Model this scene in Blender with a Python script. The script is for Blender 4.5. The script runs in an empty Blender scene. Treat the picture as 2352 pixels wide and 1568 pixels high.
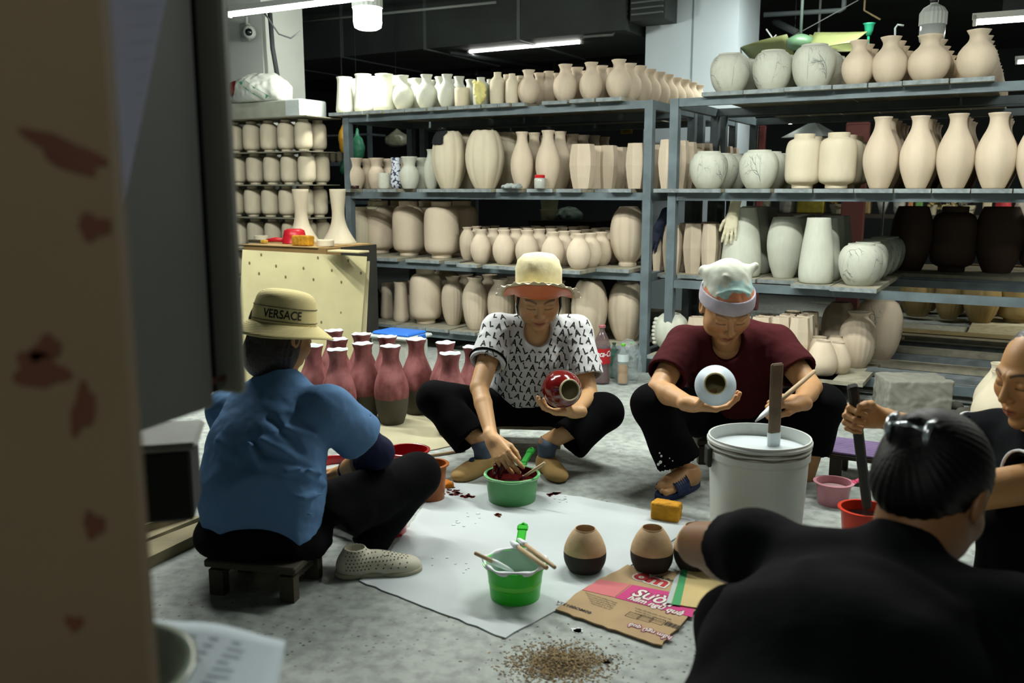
import bpy, math, random
import numpy as np
from mathutils import Vector, Matrix
from mathutils.bvhtree import BVHTree
SC = bpy.context.scene
COL = SC.collection
rnd = random.Random(11)
nr = np.random.RandomState(5)
# ------------------------------------------------------------------ camera
CAMZ = 1.1
FPX = 2050.0
PIT = math.radians(9.66)
cp, sp = math.cos(PIT), math.sin(PIT)
cd = bpy.data.cameras.new('camera')
cam = bpy.data.objects.new('camera', cd)
COL.objects.link(cam)
cam.location = (0, 0, CAMZ)
cam.rotation_euler = (math.pi/2 - PIT, 0, 0)
cd.sensor_width = 36
cd.lens = 36*FPX/2352
cd.clip_start = .05
cd.clip_end = 60
cd.dof.use_dof = True
cd.dof.focus_distance = 3.7
cd.dof.aperture_fstop = 4.0
SC.camera = cam
# ------------------------------------------------------------------ world, lamps, exposure
w = bpy.data.worlds.new('world')
SC.world = w
w.use_nodes = True
bg = w.node_tree.nodes['Background']
bg.inputs[0].default_value = (.62, .78, .74, 1)
bg.inputs[1].default_value = .11
SC.view_settings.view_transform = 'Standard'
SC.view_settings.look = 'None'
SC.view_settings.gamma = 1
SC.view_settings.exposure = 0.15
SC.view_settings.use_curve_mapping = False
RA = math.radians(-30.1)                       # the racks and lamps share this yaw
E1 = np.array((math.cos(RA), math.sin(RA), 0.0))
E2 = np.array((-math.sin(RA), math.cos(RA), 0.0))
EZ = np.array((0, 0, 1.0))
def area(loc, sx, sy, power, col=(.97, 1, .93), yaw=RA, tilt=None):
    ld = bpy.data.lights.new('tube_and_fill_glow', 'AREA')
    ld.shape = 'RECTANGLE'; ld.size = sx; ld.size_y = sy
    ld.energy = power; ld.color = col
    o = bpy.data.objects.new('tube_and_fill_glow', ld); COL.objects.link(o)
    o.location = loc; o.rotation_euler = (0, 0, yaw) if tilt is None else tilt
    return o
LAMPS = [((0.95, 3.55, 2.25), 60), ((-0.85, 4.1, 2.3), 52), ((2.6, 3.1, 2.3), 22), ((-.2, -.9, 2.5), 15), ((2.35, 6.45, 2.74), 50), ((-2.0, 4.35, 2.35), 34)]   # tubes over the workers; last three unseen, added to brighten foreground, column and jars
for loc, pw in LAMPS:
    area(loc, 1.2, .10, pw)
# ------------------------------------------------------------------ projection helpers (pixel of the 2352x1568 photo -> point of the place)
def nv(v):
    v = np.asarray(v, float); return v/np.linalg.norm(v)
def ray(px, py):
    a = (px-1176)/FPX; b = -(py-784)/FPX
    return np.array((a, cp + b*sp, -sp + b*cp))
def onz(px, py, z=0.0):
    r = ray(px, py); t = (z-CAMZ)/r[2]; return np.array((r[0]*t, r[1]*t, z))
def at(px, py, Y):
    r = ray(px, py); t = Y/r[1]; return np.array((r[0]*t, Y, CAMZ + r[2]*t))
def depth(p):
    return p[1]*cp + (CAMZ-p[2])*sp
def mpp(p):
    return depth(p)/FPX
O0 = np.array((0.816, 5.327, 0.0))
def R3(u, v, z=0.0):
    return O0 + u*E1 + v*E2 + z*EZ
def ucol(px, v, z):
    k = (px-1176)/FPX
    b = O0 + v*E2
    # (b.x+u e.x) = k((b.y+u e.y)cp + (h-z)sp)
    return (k*(b[1]*cp + (CAMZ-z)*sp) - b[0])/(E1[0] - k*E1[1]*cp)
def onv(px, py, v):
    """point of the vertical plane v behind the rack front"""
    r = ray(px, py); n = E2; c = O0 + v*E2
    t = np.dot(c - np.array((0, 0, CAMZ)), n)/np.dot(r, n)
    return np.array((0, 0, CAMZ)) + r*t
# ------------------------------------------------------------------ materials
def lin(c):
    return c/12.92 if c <= .04045 else ((c+.055)/1.055)**2.4
def C(h):
    h = h.lstrip('#'); return tuple(lin(int(h[i:i+2], 16)/255) for i in (0, 2, 4))
MATS = {}
def M(name, col, rough=.7, bump=0, bs=60, var=.0, vs=4, metal=0, col2=None, spec=.4, rand=0, attr=False, emit=0, alpha=1, trans=0, coat=0, thr=None, sss=0):
    """plain procedural material: noise colour variation between col and col2, noise bump"""
    if name in MATS: return MATS[name]
    m = bpy.data.materials.new(name); m.use_nodes = True
    nt = m.node_tree; N = nt.nodes; L = nt.links
    b = N['Principled BSDF']
    if isinstance(col, str): col = C(col)
    if isinstance(col2, str): col2 = C(col2)
    b.inputs['Roughness'].default_value = rough
    b.inputs['Metallic'].default_value = metal
    b.inputs['Specular IOR Level'].default_value = spec
    b.inputs['Base Color'].default_value = (*col, 1)
    if coat: b.inputs['Coat Weight'].default_value = coat; b.inputs['Coat Roughness'].default_value = .08
    if trans: b.inputs['Transmission Weight'].default_value = trans
    if alpha < 1: b.inputs['Alpha'].default_value = alpha
    if sss: b.inputs['Subsurface Weight'].default_value = sss; b.inputs['Subsurface Radius'].default_value = (.01, .004, .002)
    if emit:
        b.inputs['Emission Color'].default_value = (*col, 1); b.inputs['Emission Strength'].default_value = emit
    tc = N.new('ShaderNodeTexCoord')
    src = None
    if var or col2:
        n = N.new('ShaderNodeTexNoise'); n.inputs['Scale'].default_value = vs; n.inputs['Detail'].default_value = 6
        L.new(tc.outputs['Object'], n.inputs['Vector'])
        r = N.new('ShaderNodeValToRGB')
        lo, hi = thr or (.35, .65)
        r.color_ramp.elements[0].position = lo; r.color_ramp.elements[1].position = hi
        c2 = col2 or tuple(max(0, c*(1-var)) for c in col)
        r.color_ramp.elements[0].color = (*c2, 1); r.color_ramp.elements[1].color = (*col, 1)
        L.new(n.outputs['Fac'], r.inputs['Fac']); src = r.outputs['Color']
    if rand:
        oi = N.new('ShaderNodeObjectInfo'); mr = N.new('ShaderNodeMapRange')
        mr.inputs[3].default_value = 1-rand; mr.inputs[4].default_value = 1.0
        L.new(oi.outputs['Random'], mr.inputs[0])
        mx = N.new('ShaderNodeMix'); mx.data_type = 'RGBA'; mx.blend_type = 'MULTIPLY'; mx.inputs[0].default_value = 1
        if src: L.new(src, mx.inputs[6])
        else: mx.inputs[6].default_value = (*col, 1)
        L.new(mr.outputs[0], mx.inputs[7]); src = mx.outputs[2]
    if attr:
        at_ = N.new('ShaderNodeAttribute'); at_.attribute_name = 'Col'
        if src:
            mx = N.new('ShaderNodeMix'); mx.data_type = 'RGBA'; mx.blend_type = 'MULTIPLY'; mx.inputs[0].default_value = 1
            L.new(src, mx.inputs[6]); L.new(at_.outputs['Color'], mx.inputs[7]); src = mx.outputs[2]
        else: src = at_.outputs['Color']
    if src: L.new(src, b.inputs['Base Color'])
    if bump:
        n = N.new('ShaderNodeTexNoise'); n.inputs['Scale'].default_value = bs; n.inputs['Detail'].default_value = 5
        L.new(tc.outputs['Object'], n.inputs['Vector'])
        bp = N.new('ShaderNodeBump'); bp.inputs['Strength'].default_value = min(1, bump); bp.inputs['Distance'].default_value = .004
        L.new(n.outputs['Fac'], bp.inputs['Height']); L.new(bp.outputs['Normal'], b.inputs['Normal'])
    m['bsdf'] = 1
    MATS[name] = m
    return m
# ------------------------------------------------------------------ mesh building
def smooth_mesh(me):
    me.polygons.foreach_set('use_smooth', np.ones(len(me.polygons), bool))
class MB:
    def __init__(s): s.v = []; s.f = []; s.m = []; s.mi = 0
    def add(s, vs, fs):
        o = len(s.v); s.v += [tuple(map(float, x)) for x in vs]
        s.f += [tuple(i+o for i in f) for f in fs]; s.m += [s.mi]*len(fs); return s
    def box(s, c, size, R=None, taper=1, bev=0):
        c = np.array(c, float); h = np.array(size, float)/2
        R = np.eye(3) if R is None else np.array(R, float)   # rows = axes
        if bev:
            b = min(bev, *(h*.9)); pts = []
            for z, k in ((-h[2], b), (-h[2]+b, 0), (h[2]-b, 0), (h[2], b)):
                t = 1 if z < 0 else taper
                for x, y in ((-h[0]+b, -h[1]+k), (h[0]-b, -h[1]+k), (h[0]-k, -h[1]+b), (h[0]-k, h[1]-b), (h[0]-b, h[1]-k), (-h[0]+b, h[1]-k), (-h[0]+k, h[1]-b), (-h[0]+k, -h[1]+b)):
                    pts.append(c + (x*t)*R[0] + (y*t)*R[1] + z*R[2])
            fs = [tuple(range(7, -1, -1)), tuple(range(24, 32))]
            for i in range(3):
                for j in range(8):
                    a = i*8+j; q = i*8+(j+1) % 8; fs.append((a, q, q+8, a+8))
            return s.add(pts, fs)
        pts = []
        for z in (-1, 1):
            t = 1 if z < 0 else taper
            for x, y in ((-1, -1), (1, -1), (1, 1), (-1, 1)):
                pts.append(c + x*h[0]*t*R[0] + y*h[1]*t*R[1] + z*h[2]*R[2])
        return s.add(pts, [(3, 2, 1, 0), (4, 5, 6, 7), (0, 1, 5, 4), (1, 2, 6, 5), (2, 3, 7, 6), (3, 0, 4, 7)])
    def prism(s, poly, z0, z1):
        n = len(poly)
        zz = lambda z, i: z[i] if hasattr(z, '__len__') else z
        pts = [(p[0], p[1], zz(z0, i)) for i, p in enumerate(poly)] + [(p[0], p[1], zz(z1, i)) for i, p in enumerate(poly)]
        return s.add(pts, [tuple(range(n-1, -1, -1)), tuple(range(n, 2*n))] + [(i, (i+1) % n, n+(i+1) % n, n+i) for i in range(n)])
    def tube(s, pts, r, n=8, caps=True):
        pts = [np.array(p, float) for p in pts]; k = len(pts)
        rs = r if hasattr(r, '__len__') else [r]*k
        vs = []; fs = []
        t0 = nv(pts[1]-pts[0]); a = np.cross(t0, (0, 0, 1));
        if np.linalg.norm(a) < .1: a = np.cross(t0, (1, 0, 0))
        a = nv(a)
        for i in range(k):
            t = nv(pts[min(i+1, k-1)] - pts[max(i-1, 0)])
            a = nv(a - np.dot(a, t)*t); b = np.cross(t, a)
            for j in range(n):
                q = 2*math.pi*j/n; vs.append(pts[i] + rs[i]*(math.cos(q)*a + math.sin(q)*b))
        for i in range(k-1):
            for j in range(n):
                fs.append((i*n+j, i*n+(j+1) % n, (i+1)*n+(j+1) % n, (i+1)*n+j))
        if caps: fs += [tuple(range(n-1, -1, -1)), tuple((k-1)*n+j for j in range(n))]
        return s.add(vs, fs)
    def lathe(s, prof, c=(0, 0, 0), axis=(0, 0, 1), n=32, rmod=None, ref=None, closed=False, zmod=None, cap=True, split=None):
        """prof: list of (r,z)"""
        c = np.array(c, float); ax = nv(axis)
        x = np.array(ref, float) if ref is not None else (np.array((1., 0, 0)) if abs(ax[0]) < .9 else np.array((0, 1., 0)))
        x = nv(x - np.dot(x, ax)*ax); y = np.cross(ax, x)
        vs = []; fs = []
        for r, z in prof:
            for j in range(n):
                q = 2*math.pi*j/n; rr = r*(rmod(q, z) if rmod else 1); zq = z + (zmod(q, z) if zmod else 0)
                vs.append(c + rr*(math.cos(q)*x + math.sin(q)*y) + zq*ax)
        k = len(prof)
        for i in range(k-1):
            for j in range(n):
                fs.append((i*n+j, i*n+(j+1) % n, (i+1)*n+(j+1) % n, (i+1)*n+j))
        if split: s.m_split = (len(s.m), split*n)
        if not cap: pass
        elif closed:
            for j in range(n): fs.append(((k-1)*n+j, (k-1)*n+(j+1) % n, (j+1) % n, j))
        else:
            if prof[0][0] > 0: fs.append(tuple(range(n-1, -1, -1)))
            if prof[-1][0] > 0: fs.append(tuple((k-1)*n+j for j in range(n)))
        return s.add(vs, fs)
    def ell(s, c, r, R=None, n=16, k=10):
        c = np.array(c, float); R = np.eye(3) if R is None else np.array(R)
        vs = []; fs = []
        for i in range(k+1):
            t = math.pi*i/k
            for j in range(n):
                q = 2*math.pi*j/n
                vs.append(c + r[0]*math.sin(t)*math.cos(q)*R[0] + r[1]*math.sin(t)*math.sin(q)*R[1] - r[2]*math.cos(t)*R[2])
        for i in range(k):
            for j in range(n): fs.append((i*n+j, i*n+(j+1) % n, (i+1)*n+(j+1) % n, (i+1)*n+j))
        return s.add(vs, fs)
    def grid(s, P):
        """P: array (a,b,3)"""
        a, b = P.shape[:2]
        return s.add(P.reshape(-1, 3), [(i*b+j, i*b+j+1, (i+1)*b+j+1, (i+1)*b+j) for i in range(a-1) for j in range(b-1)])
def tag(o, label=None, cat=None, group=None, kind=None):
    if label: o['label'] = label
    if cat: o['category'] = cat
    if group: o['group'] = group
    if kind: o['kind'] = kind
    return o
WLOC = {}
def thing(name, label, cat, loc, group=None, kind=None):
    o = bpy.data.objects.new(name, None); COL.objects.link(o)
    o.location = tuple(map(float, loc)); o.empty_display_size = .05
    WLOC[o.name] = np.array(loc, float)
    return tag(o, label, cat, group, kind)
def mk(name, mb, mats, parent=None, smooth=False, label=None, cat=None, group=None, kind=None, autos=None, thick=None):
    """mb holds WORLD coordinates; the object's origin is its parent's origin or the centre of its own base"""
    if isinstance(mb, tuple): V, Fc = mb; mi = None
    else: V, Fc, mi = np.array(mb.v, float), mb.f, mb.m
    V = np.asarray(V, float)
    if parent is not None: org = WLOC[parent.name]
    else:
        lo, hi = V.min(0), V.max(0); org = np.array(((lo[0]+hi[0])/2, (lo[1]+hi[1])/2, lo[2]))
    me = bpy.data.meshes.new(name)
    V = V - org
    if isinstance(Fc, np.ndarray):
        me.vertices.add(len(V)); me.vertices.foreach_set('co', V.astype(np.float32).ravel())
        n = len(Fc); k = Fc.shape[1]
        me.loops.add(n*k); me.loops.foreach_set('vertex_index', Fc.astype(np.int32).ravel())
        me.polygons.add(n); me.polygons.foreach_set('loop_start', np.arange(0, n*k, k, dtype=np.int32))
        me.update(calc_edges=True); me.validate()
    else:
        me.from_pydata([tuple(x) for x in V], [], Fc)
    if not isinstance(mats, (list, tuple)): mats = [mats]
    for m in mats: me.materials.append(m)
    if mi is not None and len(mats) > 1: me.polygons.foreach_set('material_index', np.array(mi, np.int32))
    if smooth: smooth_mesh(me)
    if autos:
        me.set_sharp_from_angle(angle=math.radians(autos))
    o = bpy.data.objects.new(name, me); COL.objects.link(o)
    if parent is not None:
        o.parent = parent; WLOC[o.name] = WLOC[parent.name]
    else:
        o.location = tuple(org); WLOC[o.name] = org
    if thick:
        md = o.modifiers.new('thickness', 'SOLIDIFY'); md.thickness = thick; md.offset = 0
    return tag(o, label, cat, group, kind)
def dup(o, loc=None, label=None, group=None):
    c = o.copy(); COL.objects.link(c)
    if loc is not None: c.location = tuple(map(float, loc))
    for ch in list(o.children):
        k = ch.copy(); COL.objects.link(k); k.parent = c
        for g in list(ch.children):
            q = g.copy(); COL.objects.link(q); q.parent = k
    if label: c['label'] = label
    if group: c['group'] = group
    WLOC[c.name] = np.array(c.location)
    return c
RR = np.array((E1, E2, EZ))          # row axes of the racks
def yawR(a):
    c, s_ = math.cos(a), math.sin(a); return np.array(((c, s_, 0), (-s_, c, 0), (0, 0, 1.)))
def text_tris(txt, size=1.0, bold=0.0, shear=0.0):
    """text as flat triangles, centred on 0; returns V (n,3), F list"""
    cu = bpy.data.curves.new('t', 'FONT'); cu.body = txt; cu.size = size; cu.align_x = 'CENTER'; cu.align_y = 'CENTER'
    cu.resolution_u = 3; cu.offset = bold; cu.shear = shear
    o = bpy.data.objects.new('t', cu); COL.objects.link(o)
    dg = bpy.context.evaluated_depsgraph_get()
    me = bpy.data.meshes.new_from_object(o.evaluated_get(dg))
    V = np.array([tuple(v.co) for v in me.vertices]); Fs = [tuple(p.vertices) for p in me.polygons]
    bpy.data.objects.remove(o); bpy.data.curves.remove(cu); bpy.data.meshes.remove(me)
    return V, Fs
def put_text(mb, txt, size, c, x, y, lift=0, bold=0, squash=1, shear=0):
    V, Fs = text_tris(txt, size, bold, shear)
    if not len(V): return
    c = np.array(c, float); x = nv(x); y = nv(y); n = np.cross(x, y)
    mb.add([c + v[0]*squash*x + v[1]*y + lift*n for v in V], Fs)
# ------------------------------------------------------------------ signed distance modelling (for bodies and cloth)
def seg_t(P, a, b):
    ab = b-a; t = np.clip(((P-a)@ab)/max(1e-9, ab@ab), 0, 1)
    return t, P-(a+t[:, None]*ab)
def rc(P, a, b, ra, rb):
    a = np.asarray(a, float); b = np.asarray(b, float)
    t, q = seg_t(P, a, b); return np.sqrt((q*q).sum(1)) - (ra+(rb-ra)*t)
def sph(P, c, r):
    q = P-np.asarray(c, float); return np.sqrt((q*q).sum(1)) - r
def smin(a, b, k):
    h = np.clip(.5+.5*(b-a)/k, 0, 1); return b*(1-h)+a*h - k*h*(1-h)
def smax(a, b, k): return -smin(-a, -b, k)
def ells(P, c, r, R=None):
    q = P-np.asarray(c, float)
    if R is not None: q = q@np.asarray(R).T
    r = np.asarray(r, float)
    k0 = np.sqrt(((q/r)**2).sum(1)); k1 = np.sqrt(((q/r**2)**2).sum(1))+1e-9
    return k0*(k0-1)/k1
def loft(P, rings, X, k=.02):
    """rings: [(centre, rx, ry)], X the sideways axis"""
    d = None
    for (a, ax, ay), (b, bx, by) in zip(rings[:-1], rings[1:]):
        a = np.asarray(a, float); b = np.asarray(b, float)
        U = nv(b-a); Xo = nv(X-np.dot(X, U)*U); Y = np.cross(U, Xo)
        t, q = seg_t(P, a, b); rx = ax+(bx-ax)*t; ry = ay+(by-ay)*t; m = np.minimum(rx, ry)
        e = (np.sqrt(((q@Xo)/rx)**2 + ((q@Y)/ry)**2 + ((q@U)/m)**2)-1)*m
        d = e if d is None else smin(d, e, k)
    return d
def folds(P, fl):
    d = 0
    for pts, wd, amp in fl:
        m = None
        for a, b in zip(pts[:-1], pts[1:]):
            t, q = seg_t(P, np.asarray(a, float), np.asarray(b, float)); e = (q*q).sum(1)
            m = e if m is None else np.minimum(m, e)
        d = d + amp*np.exp(-m/(wd*wd))
    return d
def wob(P, f, s=0):
    x, y, z = P[:, 0]*f+s, P[:, 1]*f+1.7*s, P[:, 2]*f+.6*s
    return np.sin(x+1.3*np.sin(y*1.1+z*.7))*np.sin(y*.9+1.1*np.sin(z+x*.6))*np.sin(z*.8+1.2*np.sin(x*.7+y*.5)+.5)
def surface(f, lo, hi, h):
    lo = np.asarray(lo, float); hi = np.asarray(hi, float)
    nb = np.maximum(1, np.ceil((hi-lo)/(4*h)).astype(int)); n = nb*4+1
    ax = [lo[i]+(np.arange(nb[i])+.5)*4*h for i in range(3)]
    G = np.stack(np.meshgrid(*ax, indexing='ij'), -1).reshape(-1, 3)
    dc = f(G)
    act = np.abs(dc) < 4*h*1.35+.006
    D = np.repeat(np.repeat(np.repeat(dc.reshape(nb), 4, 0), 4, 1), 4, 2)
    D = np.pad(D, ((0, 1),)*3, mode='edge').astype(np.float32)
    D = np.where(D > 0, np.maximum(D, h), np.minimum(D, -h))
    ba = np.argwhere(act.reshape(nb))
    mask = np.zeros(n, bool)
    for i in range(5):
        for j in range(5):
            for k in range(5): mask[ba[:, 0]*4+i, ba[:, 1]*4+j, ba[:, 2]*4+k] = True
    I = np.argwhere(mask)
    for s0 in range(0, len(I), 200000):
        q = I[s0:s0+200000]; D[q[:, 0], q[:, 1], q[:, 2]] = f(lo+q*h)
    # close at the border
    for a_ in range(3):
        sl = [slice(None)]*3; sl[a_] = 0; D[tuple(sl)] = np.maximum(D[tuple(sl)], h*.5)
        sl[a_] = -1; D[tuple(sl)] = np.maximum(D[tuple(sl)], h*.5)
    S = D < 0
    c8 = [S[i:n[0]-1+i, j:n[1]-1+j, k:n[2]-1+k] for i in (0, 1) for j in (0, 1) for k in (0, 1)]
    tot = sum(c.astype(np.int8) for c in c8)
    cells = np.argwhere((tot > 0) & (tot < 8))
    vid = -np.ones(n-1, np.int64); vid[tuple(cells.T)] = np.arange(len(cells))
    offs = [(i, j, k) for i in (0, 1) for j in (0, 1) for k in (0, 1)]
    vals = {o_: D[cells[:, 0]+o_[0], cells[:, 1]+o_[1], cells[:, 2]+o_[2]] for o_ in offs}
    acc = np.zeros((len(cells), 3)); cnt = np.zeros(len(cells))
    for a_ in range(3):
        for o_ in offs:
            if o_[a_]: continue
            o2 = list(o_); o2[a_] = 1; o2 = tuple(o2)
            v0, v1 = vals[o_], vals[o2]; m = (v0 < 0) != (v1 < 0)
            t = v0[m]/(v0[m]-v1[m]); p = np.tile(np.array(o_, float), (m.sum(), 1)); p[:, a_] = t
            acc[m] += p; cnt[m] += 1
    V = lo+(cells+acc/cnt[:, None])*h
    Q = []
    for a_ in range(3):
        b_, c_ = (a_+1) % 3, (a_+2) % 3
        sa = [slice(None)]*3; sb = [slice(None)]*3
        sa[a_] = slice(0, n[a_]-1); sb[a_] = slice(1, n[a_])
        s0, s1 = S[tuple(sa)], S[tuple(sb)]
        e = np.argwhere(s0 != s1)
        ok = (e[:, b_] > 0) & (e[:, c_] > 0) & (e[:, b_] < n[b_]-1) & (e[:, c_] < n[c_]-1)
        e = e[ok]; ins = s0[tuple(e.T)]
        def vv(db, dc_):
            q = e.copy(); q[:, b_] -= db; q[:, c_] -= dc_; return vid[tuple(q.T)]
        q = np.stack([vv(1, 1), vv(0, 1), vv(0, 0), vv(1, 0)], 1)
        q[~ins] = q[~ins][:, ::-1]; Q.append(q)
    Q = np.concatenate(Q); Q = Q[(Q >= 0).all(1)]
    return V, Q
def joinVF(L_):
    V = []; Fq = []; o = 0
    for v, q in L_: V.append(v); Fq.append(q+o); o += len(v)
    return np.concatenate(V), np.concatenate(Fq)
def set_col(o, cols):
    me = o.data; a = me.color_attributes.new('Col', 'FLOAT_COLOR', 'POINT')
    c = np.ones((len(me.vertices), 4), np.float32); c[:, :3] = cols; a.data.foreach_set('color', c.ravel())
# ------------------------------------------------------------------ the room
def floor_mat():
    m = M('concrete_floor', '#a7aca6', rough=.62, spec=.3)
    nt = m.node_tree; N = nt.nodes; L = nt.links; b = N['Principled BSDF']
    tc = N.new('ShaderNodeTexCoord')
    def noise(s, d=6):
        n = N.new('ShaderNodeTexNoise'); n.inputs['Scale'].default_value = s; n.inputs['Detail'].default_value = d
        L.new(tc.outputs['Object'], n.inputs['Vector']); return n.outputs['Fac']
    def ramp(src, stops):
        r = N.new('ShaderNodeValToRGB'); e = r.color_ramp.elements
        e[0].position, e[1].position = stops[0][0], stops[-1][0]
        e[0].color = (*stops[0][1], 1); e[1].color = (*stops[-1][1], 1)
        for p_, c_ in stops[1:-1]:
            q = e.new(p_); q.color = (*c_, 1)
        L.new(src, r.inputs['Fac']); return r.outputs['Color']
    def mix(a, c, f, mode='MIX', fac=None):
        x = N.new('ShaderNodeMix'); x.data_type = 'RGBA'; x.blend_type = mode
        if isinstance(f, float): x.inputs[0].default_value = f
        else: L.new(f, x.inputs[0])
        L.new(a, x.inputs[6]); L.new(c, x.inputs[7]); return x.outputs[2]
    base = ramp(noise(1.3), [(.3, C('#7f8681')), (.5, C('#9aa19c')), (.72, C('#b3b8b2'))])
    fine = ramp(noise(28, 8), [(.3, (.62, .62, .62)), (.6, (1, 1, 1))])
    col = mix(base, fine, 1.0, 'MULTIPLY')
    v = N.new('ShaderNodeTexVoronoi'); v.inputs['Scale'].default_value = 42
    L.new(tc.outputs['Object'], v.inputs['Vector'])
    sp_ = ramp(v.outputs['Distance'], [(.12, (.24, .25, .24)), (.2, (1, 1, 1))])
    msk = ramp(noise(4, 2), [(.48, (0, 0, 0)), (.62, (1, 1, 1))])
    x = N.new('ShaderNodeMix'); x.data_type = 'RGBA'; x.blend_type = 'MULTIPLY'
    L.new(msk, x.inputs[0]); L.new(col, x.inputs[6]); L.new(sp_, x.inputs[7]); col = x.outputs[2]
    v2 = N.new('ShaderNodeTexVoronoi'); v2.inputs['Scale'].default_value = 11
    L.new(tc.outputs['Object'], v2.inputs['Vector'])
    sp2 = ramp(v2.outputs['Distance'], [(.035, (.30, .31, .31)), (.06, (1, 1, 1))])
    col = mix(col, sp2, .8, 'MULTIPLY')
    L.new(col, b.inputs['Base Color'])
    bp = N.new('ShaderNodeBump'); bp.inputs['Strength'].default_value = .35; bp.inputs['Distance'].default_value = .003
    L.new(noise(60, 4), bp.inputs['Height']); L.new(bp.outputs['Normal'], b.inputs['Normal'])
    return m
m_floor = floor_mat()
m_ceil = M('ceiling_paint', '#2b3334', rough=.9, var=.4, vs=1.5)
m_dark = M('dark_wall', '#3b4142', rough=.9, var=.3, vs=1)
m_duct = M('duct_paint', '#2e3534', rough=.75, var=.35, vs=3, bump=.2)
m_col = M('blue_white_column', '#c3d2da', rough=.7, var=.06, vs=2, bump=.1)
m_colw = M('grey_white_column', '#b9c0ba', rough=.75, var=.12, vs=2.5, bump=.15)
def uvbox(mb, u0, u1, v0, v1, z0, z1):
    return mb.box(R3((u0+u1)/2, (v0+v1)/2, (z0+z1)/2), (abs(u1-u0), abs(v1-v0), z1-z0), RR)
def struct(name, mb, mat, parent=None, **k):
    return mk(name, mb, mat, parent, kind='structure', **k)
struct('floor', uvbox(MB(), -8, 9, -7, 9, -.1, 0), m_floor)
CZ = 2.95
struct('ceiling', uvbox(MB(), -8, 9, -7, 9, CZ, CZ+.1), m_ceil)
struct('wall_back', uvbox(MB(), -8, 9, 9, 9.1, 0, CZ), m_dark)
struct('wall_left', uvbox(MB(), -8.1, -8, -7, 9, 0, CZ), m_dark)
struct('wall_right', uvbox(MB(), 9, 9.1, -7, 9, 0, CZ), m_dark)
# the big columns
VC = 2.35
ua, ub_ = ucol(1480, VC, 1.9), ucol(1690, VC, 1.9)
cb = struct('column', uvbox(MB(), ua, ub_, VC, VC+.62, 0, CZ-.002), m_col,
            label='pale blue-grey painted concrete column rising behind the racks', cat='column')
pj = uvbox(MB(), ua+(ub_-ua)*.52, ua+(ub_-ua)*.53, VC-.006, VC-.001, 0, CZ-.01)
struct('panel_joint', pj, M('joint_grey', '#7f8d95'), parent=cb)
pL = at(567, 100, 7.2)
VL = float(np.dot(pL-O0, E2))
ul0, ul1 = ucol(462, VL, 1.9), ucol(607, VL, 1.9)
struct('column', uvbox(MB(), ul0, ul1, VL, VL+.45, 0, CZ-.002), m_colw,
       label='short white column carrying the security camera', cat='column')
# security camera on it
cc = onv(572, 74, VL-.09)
t = thing('security_camera', 'small grey dome security camera on the white column', 'camera', cc)
mk('bracket', MB().box(onv(563, 74, VL-.02), (.10, .03, .13), RR, bev=.008).tube([onv(566, 40, VL-.04), onv(566, 66, VL-.06)], .012), M('cam_grey', '#8d9490'), t, smooth=False)
mk('housing', MB().ell(cc, (.055, .055, .055)), M('cam_grey', '#8d9490'), t, smooth=True)
mk('lens', MB().ell(cc+np.array((.005, -.028, -.003)), (.035, .03, .035)), M('cam_black', '#0c0e10', rough=.2), t, smooth=True)
# cable and pipe run down beside it
tag(mk('cable', MB().tube([onv(607, 30, VL-.1), onv(618, 45, VL-.12), onv(640, 78, VL-.1), onv(668, 88, VL-.1), onv(690, 72, VL-.1)], .006, 6), M('cable_grey', '#6d7374'), smooth=True), 'thin grey cable drooping beside the white column', 'cable')
tag(mk('conduit', MB().tube([onv(620, 30, VL), onv(626, 110, VL), onv(640, 190, VL)], .018, 8).tube([onv(628, 110, VL), onv(634, 180, VL)], .008, 6), M('conduit_grey', '#343b3d'), smooth=True), 'dark pipes dropping beside the white column', 'pipe')
# ducts and beams
def duct(name, label, u0, u1, v0, v1, z0, z1, seams=True):
    t = thing(name, label, 'duct' if 'duct' in name else 'beam', R3((u0+u1)/2, (v0+v1)/2, z0))
    mk('casing', uvbox(MB(), u0, u1, v0, v1, z0, z1), m_duct, t)
    if seams:
        k = int((u1-u0)/.9)
        for i in range(1, k):
            uu = u0+(u1-u0)*i/k
            mk('flange', uvbox(MB(), uu-.015, uu+.015, v0-.012, v1+.012, z0-.012, z1-.01), M('duct_flange', '#4b5352', rough=.6), t)
    return t
duct('air_duct', 'wide dark air duct along the ceiling above the tube light', -6, ucol(1436, 2.0, 2.5), 2.0, 3.3, 2.38, 2.9)
duct('air_duct', 'second dark air duct deeper in the basement behind the tube light', -6, ucol(1470, 4.3, 2.5), 4.3, 5.6, 2.45, 2.9)
duct('ceiling_beam', 'dark painted beam crossing the ceiling over the bulb', -7, 3, .35, .6, 2.62, CZ-.002, False)
duct('ceiling_beam', 'dark ceiling beam behind the fan with yellow blades', 1.6, 7, 3.6, 3.9, 2.5, CZ-.002, False)
duct('air_duct', 'dark duct crossing above the unlit bulb', 1.5, 8, 1.7, 2.3, 2.62, 2.92)
lv = thing('louvre_unit', 'black louvred ventilation unit next to the blue-grey column', 'vent', R3(ucol(1460, 2.15, 2.5), 2.3, 2.35))
lu0 = ucol(1436, 2.0, 2.5)+.02; lu1 = lu0+.30
mk('casing', uvbox(MB(), lu0, lu1, 2.05, 2.33, 2.45, 2.93), m_duct, lv)
for i in range(9):
    mk('slat', uvbox(MB(), lu0+.02, lu1-.01, 2.025, 2.049, 2.49+i*.045, 2.503+i*.045), M('slat_grey', '#596263'), lv)
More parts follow.
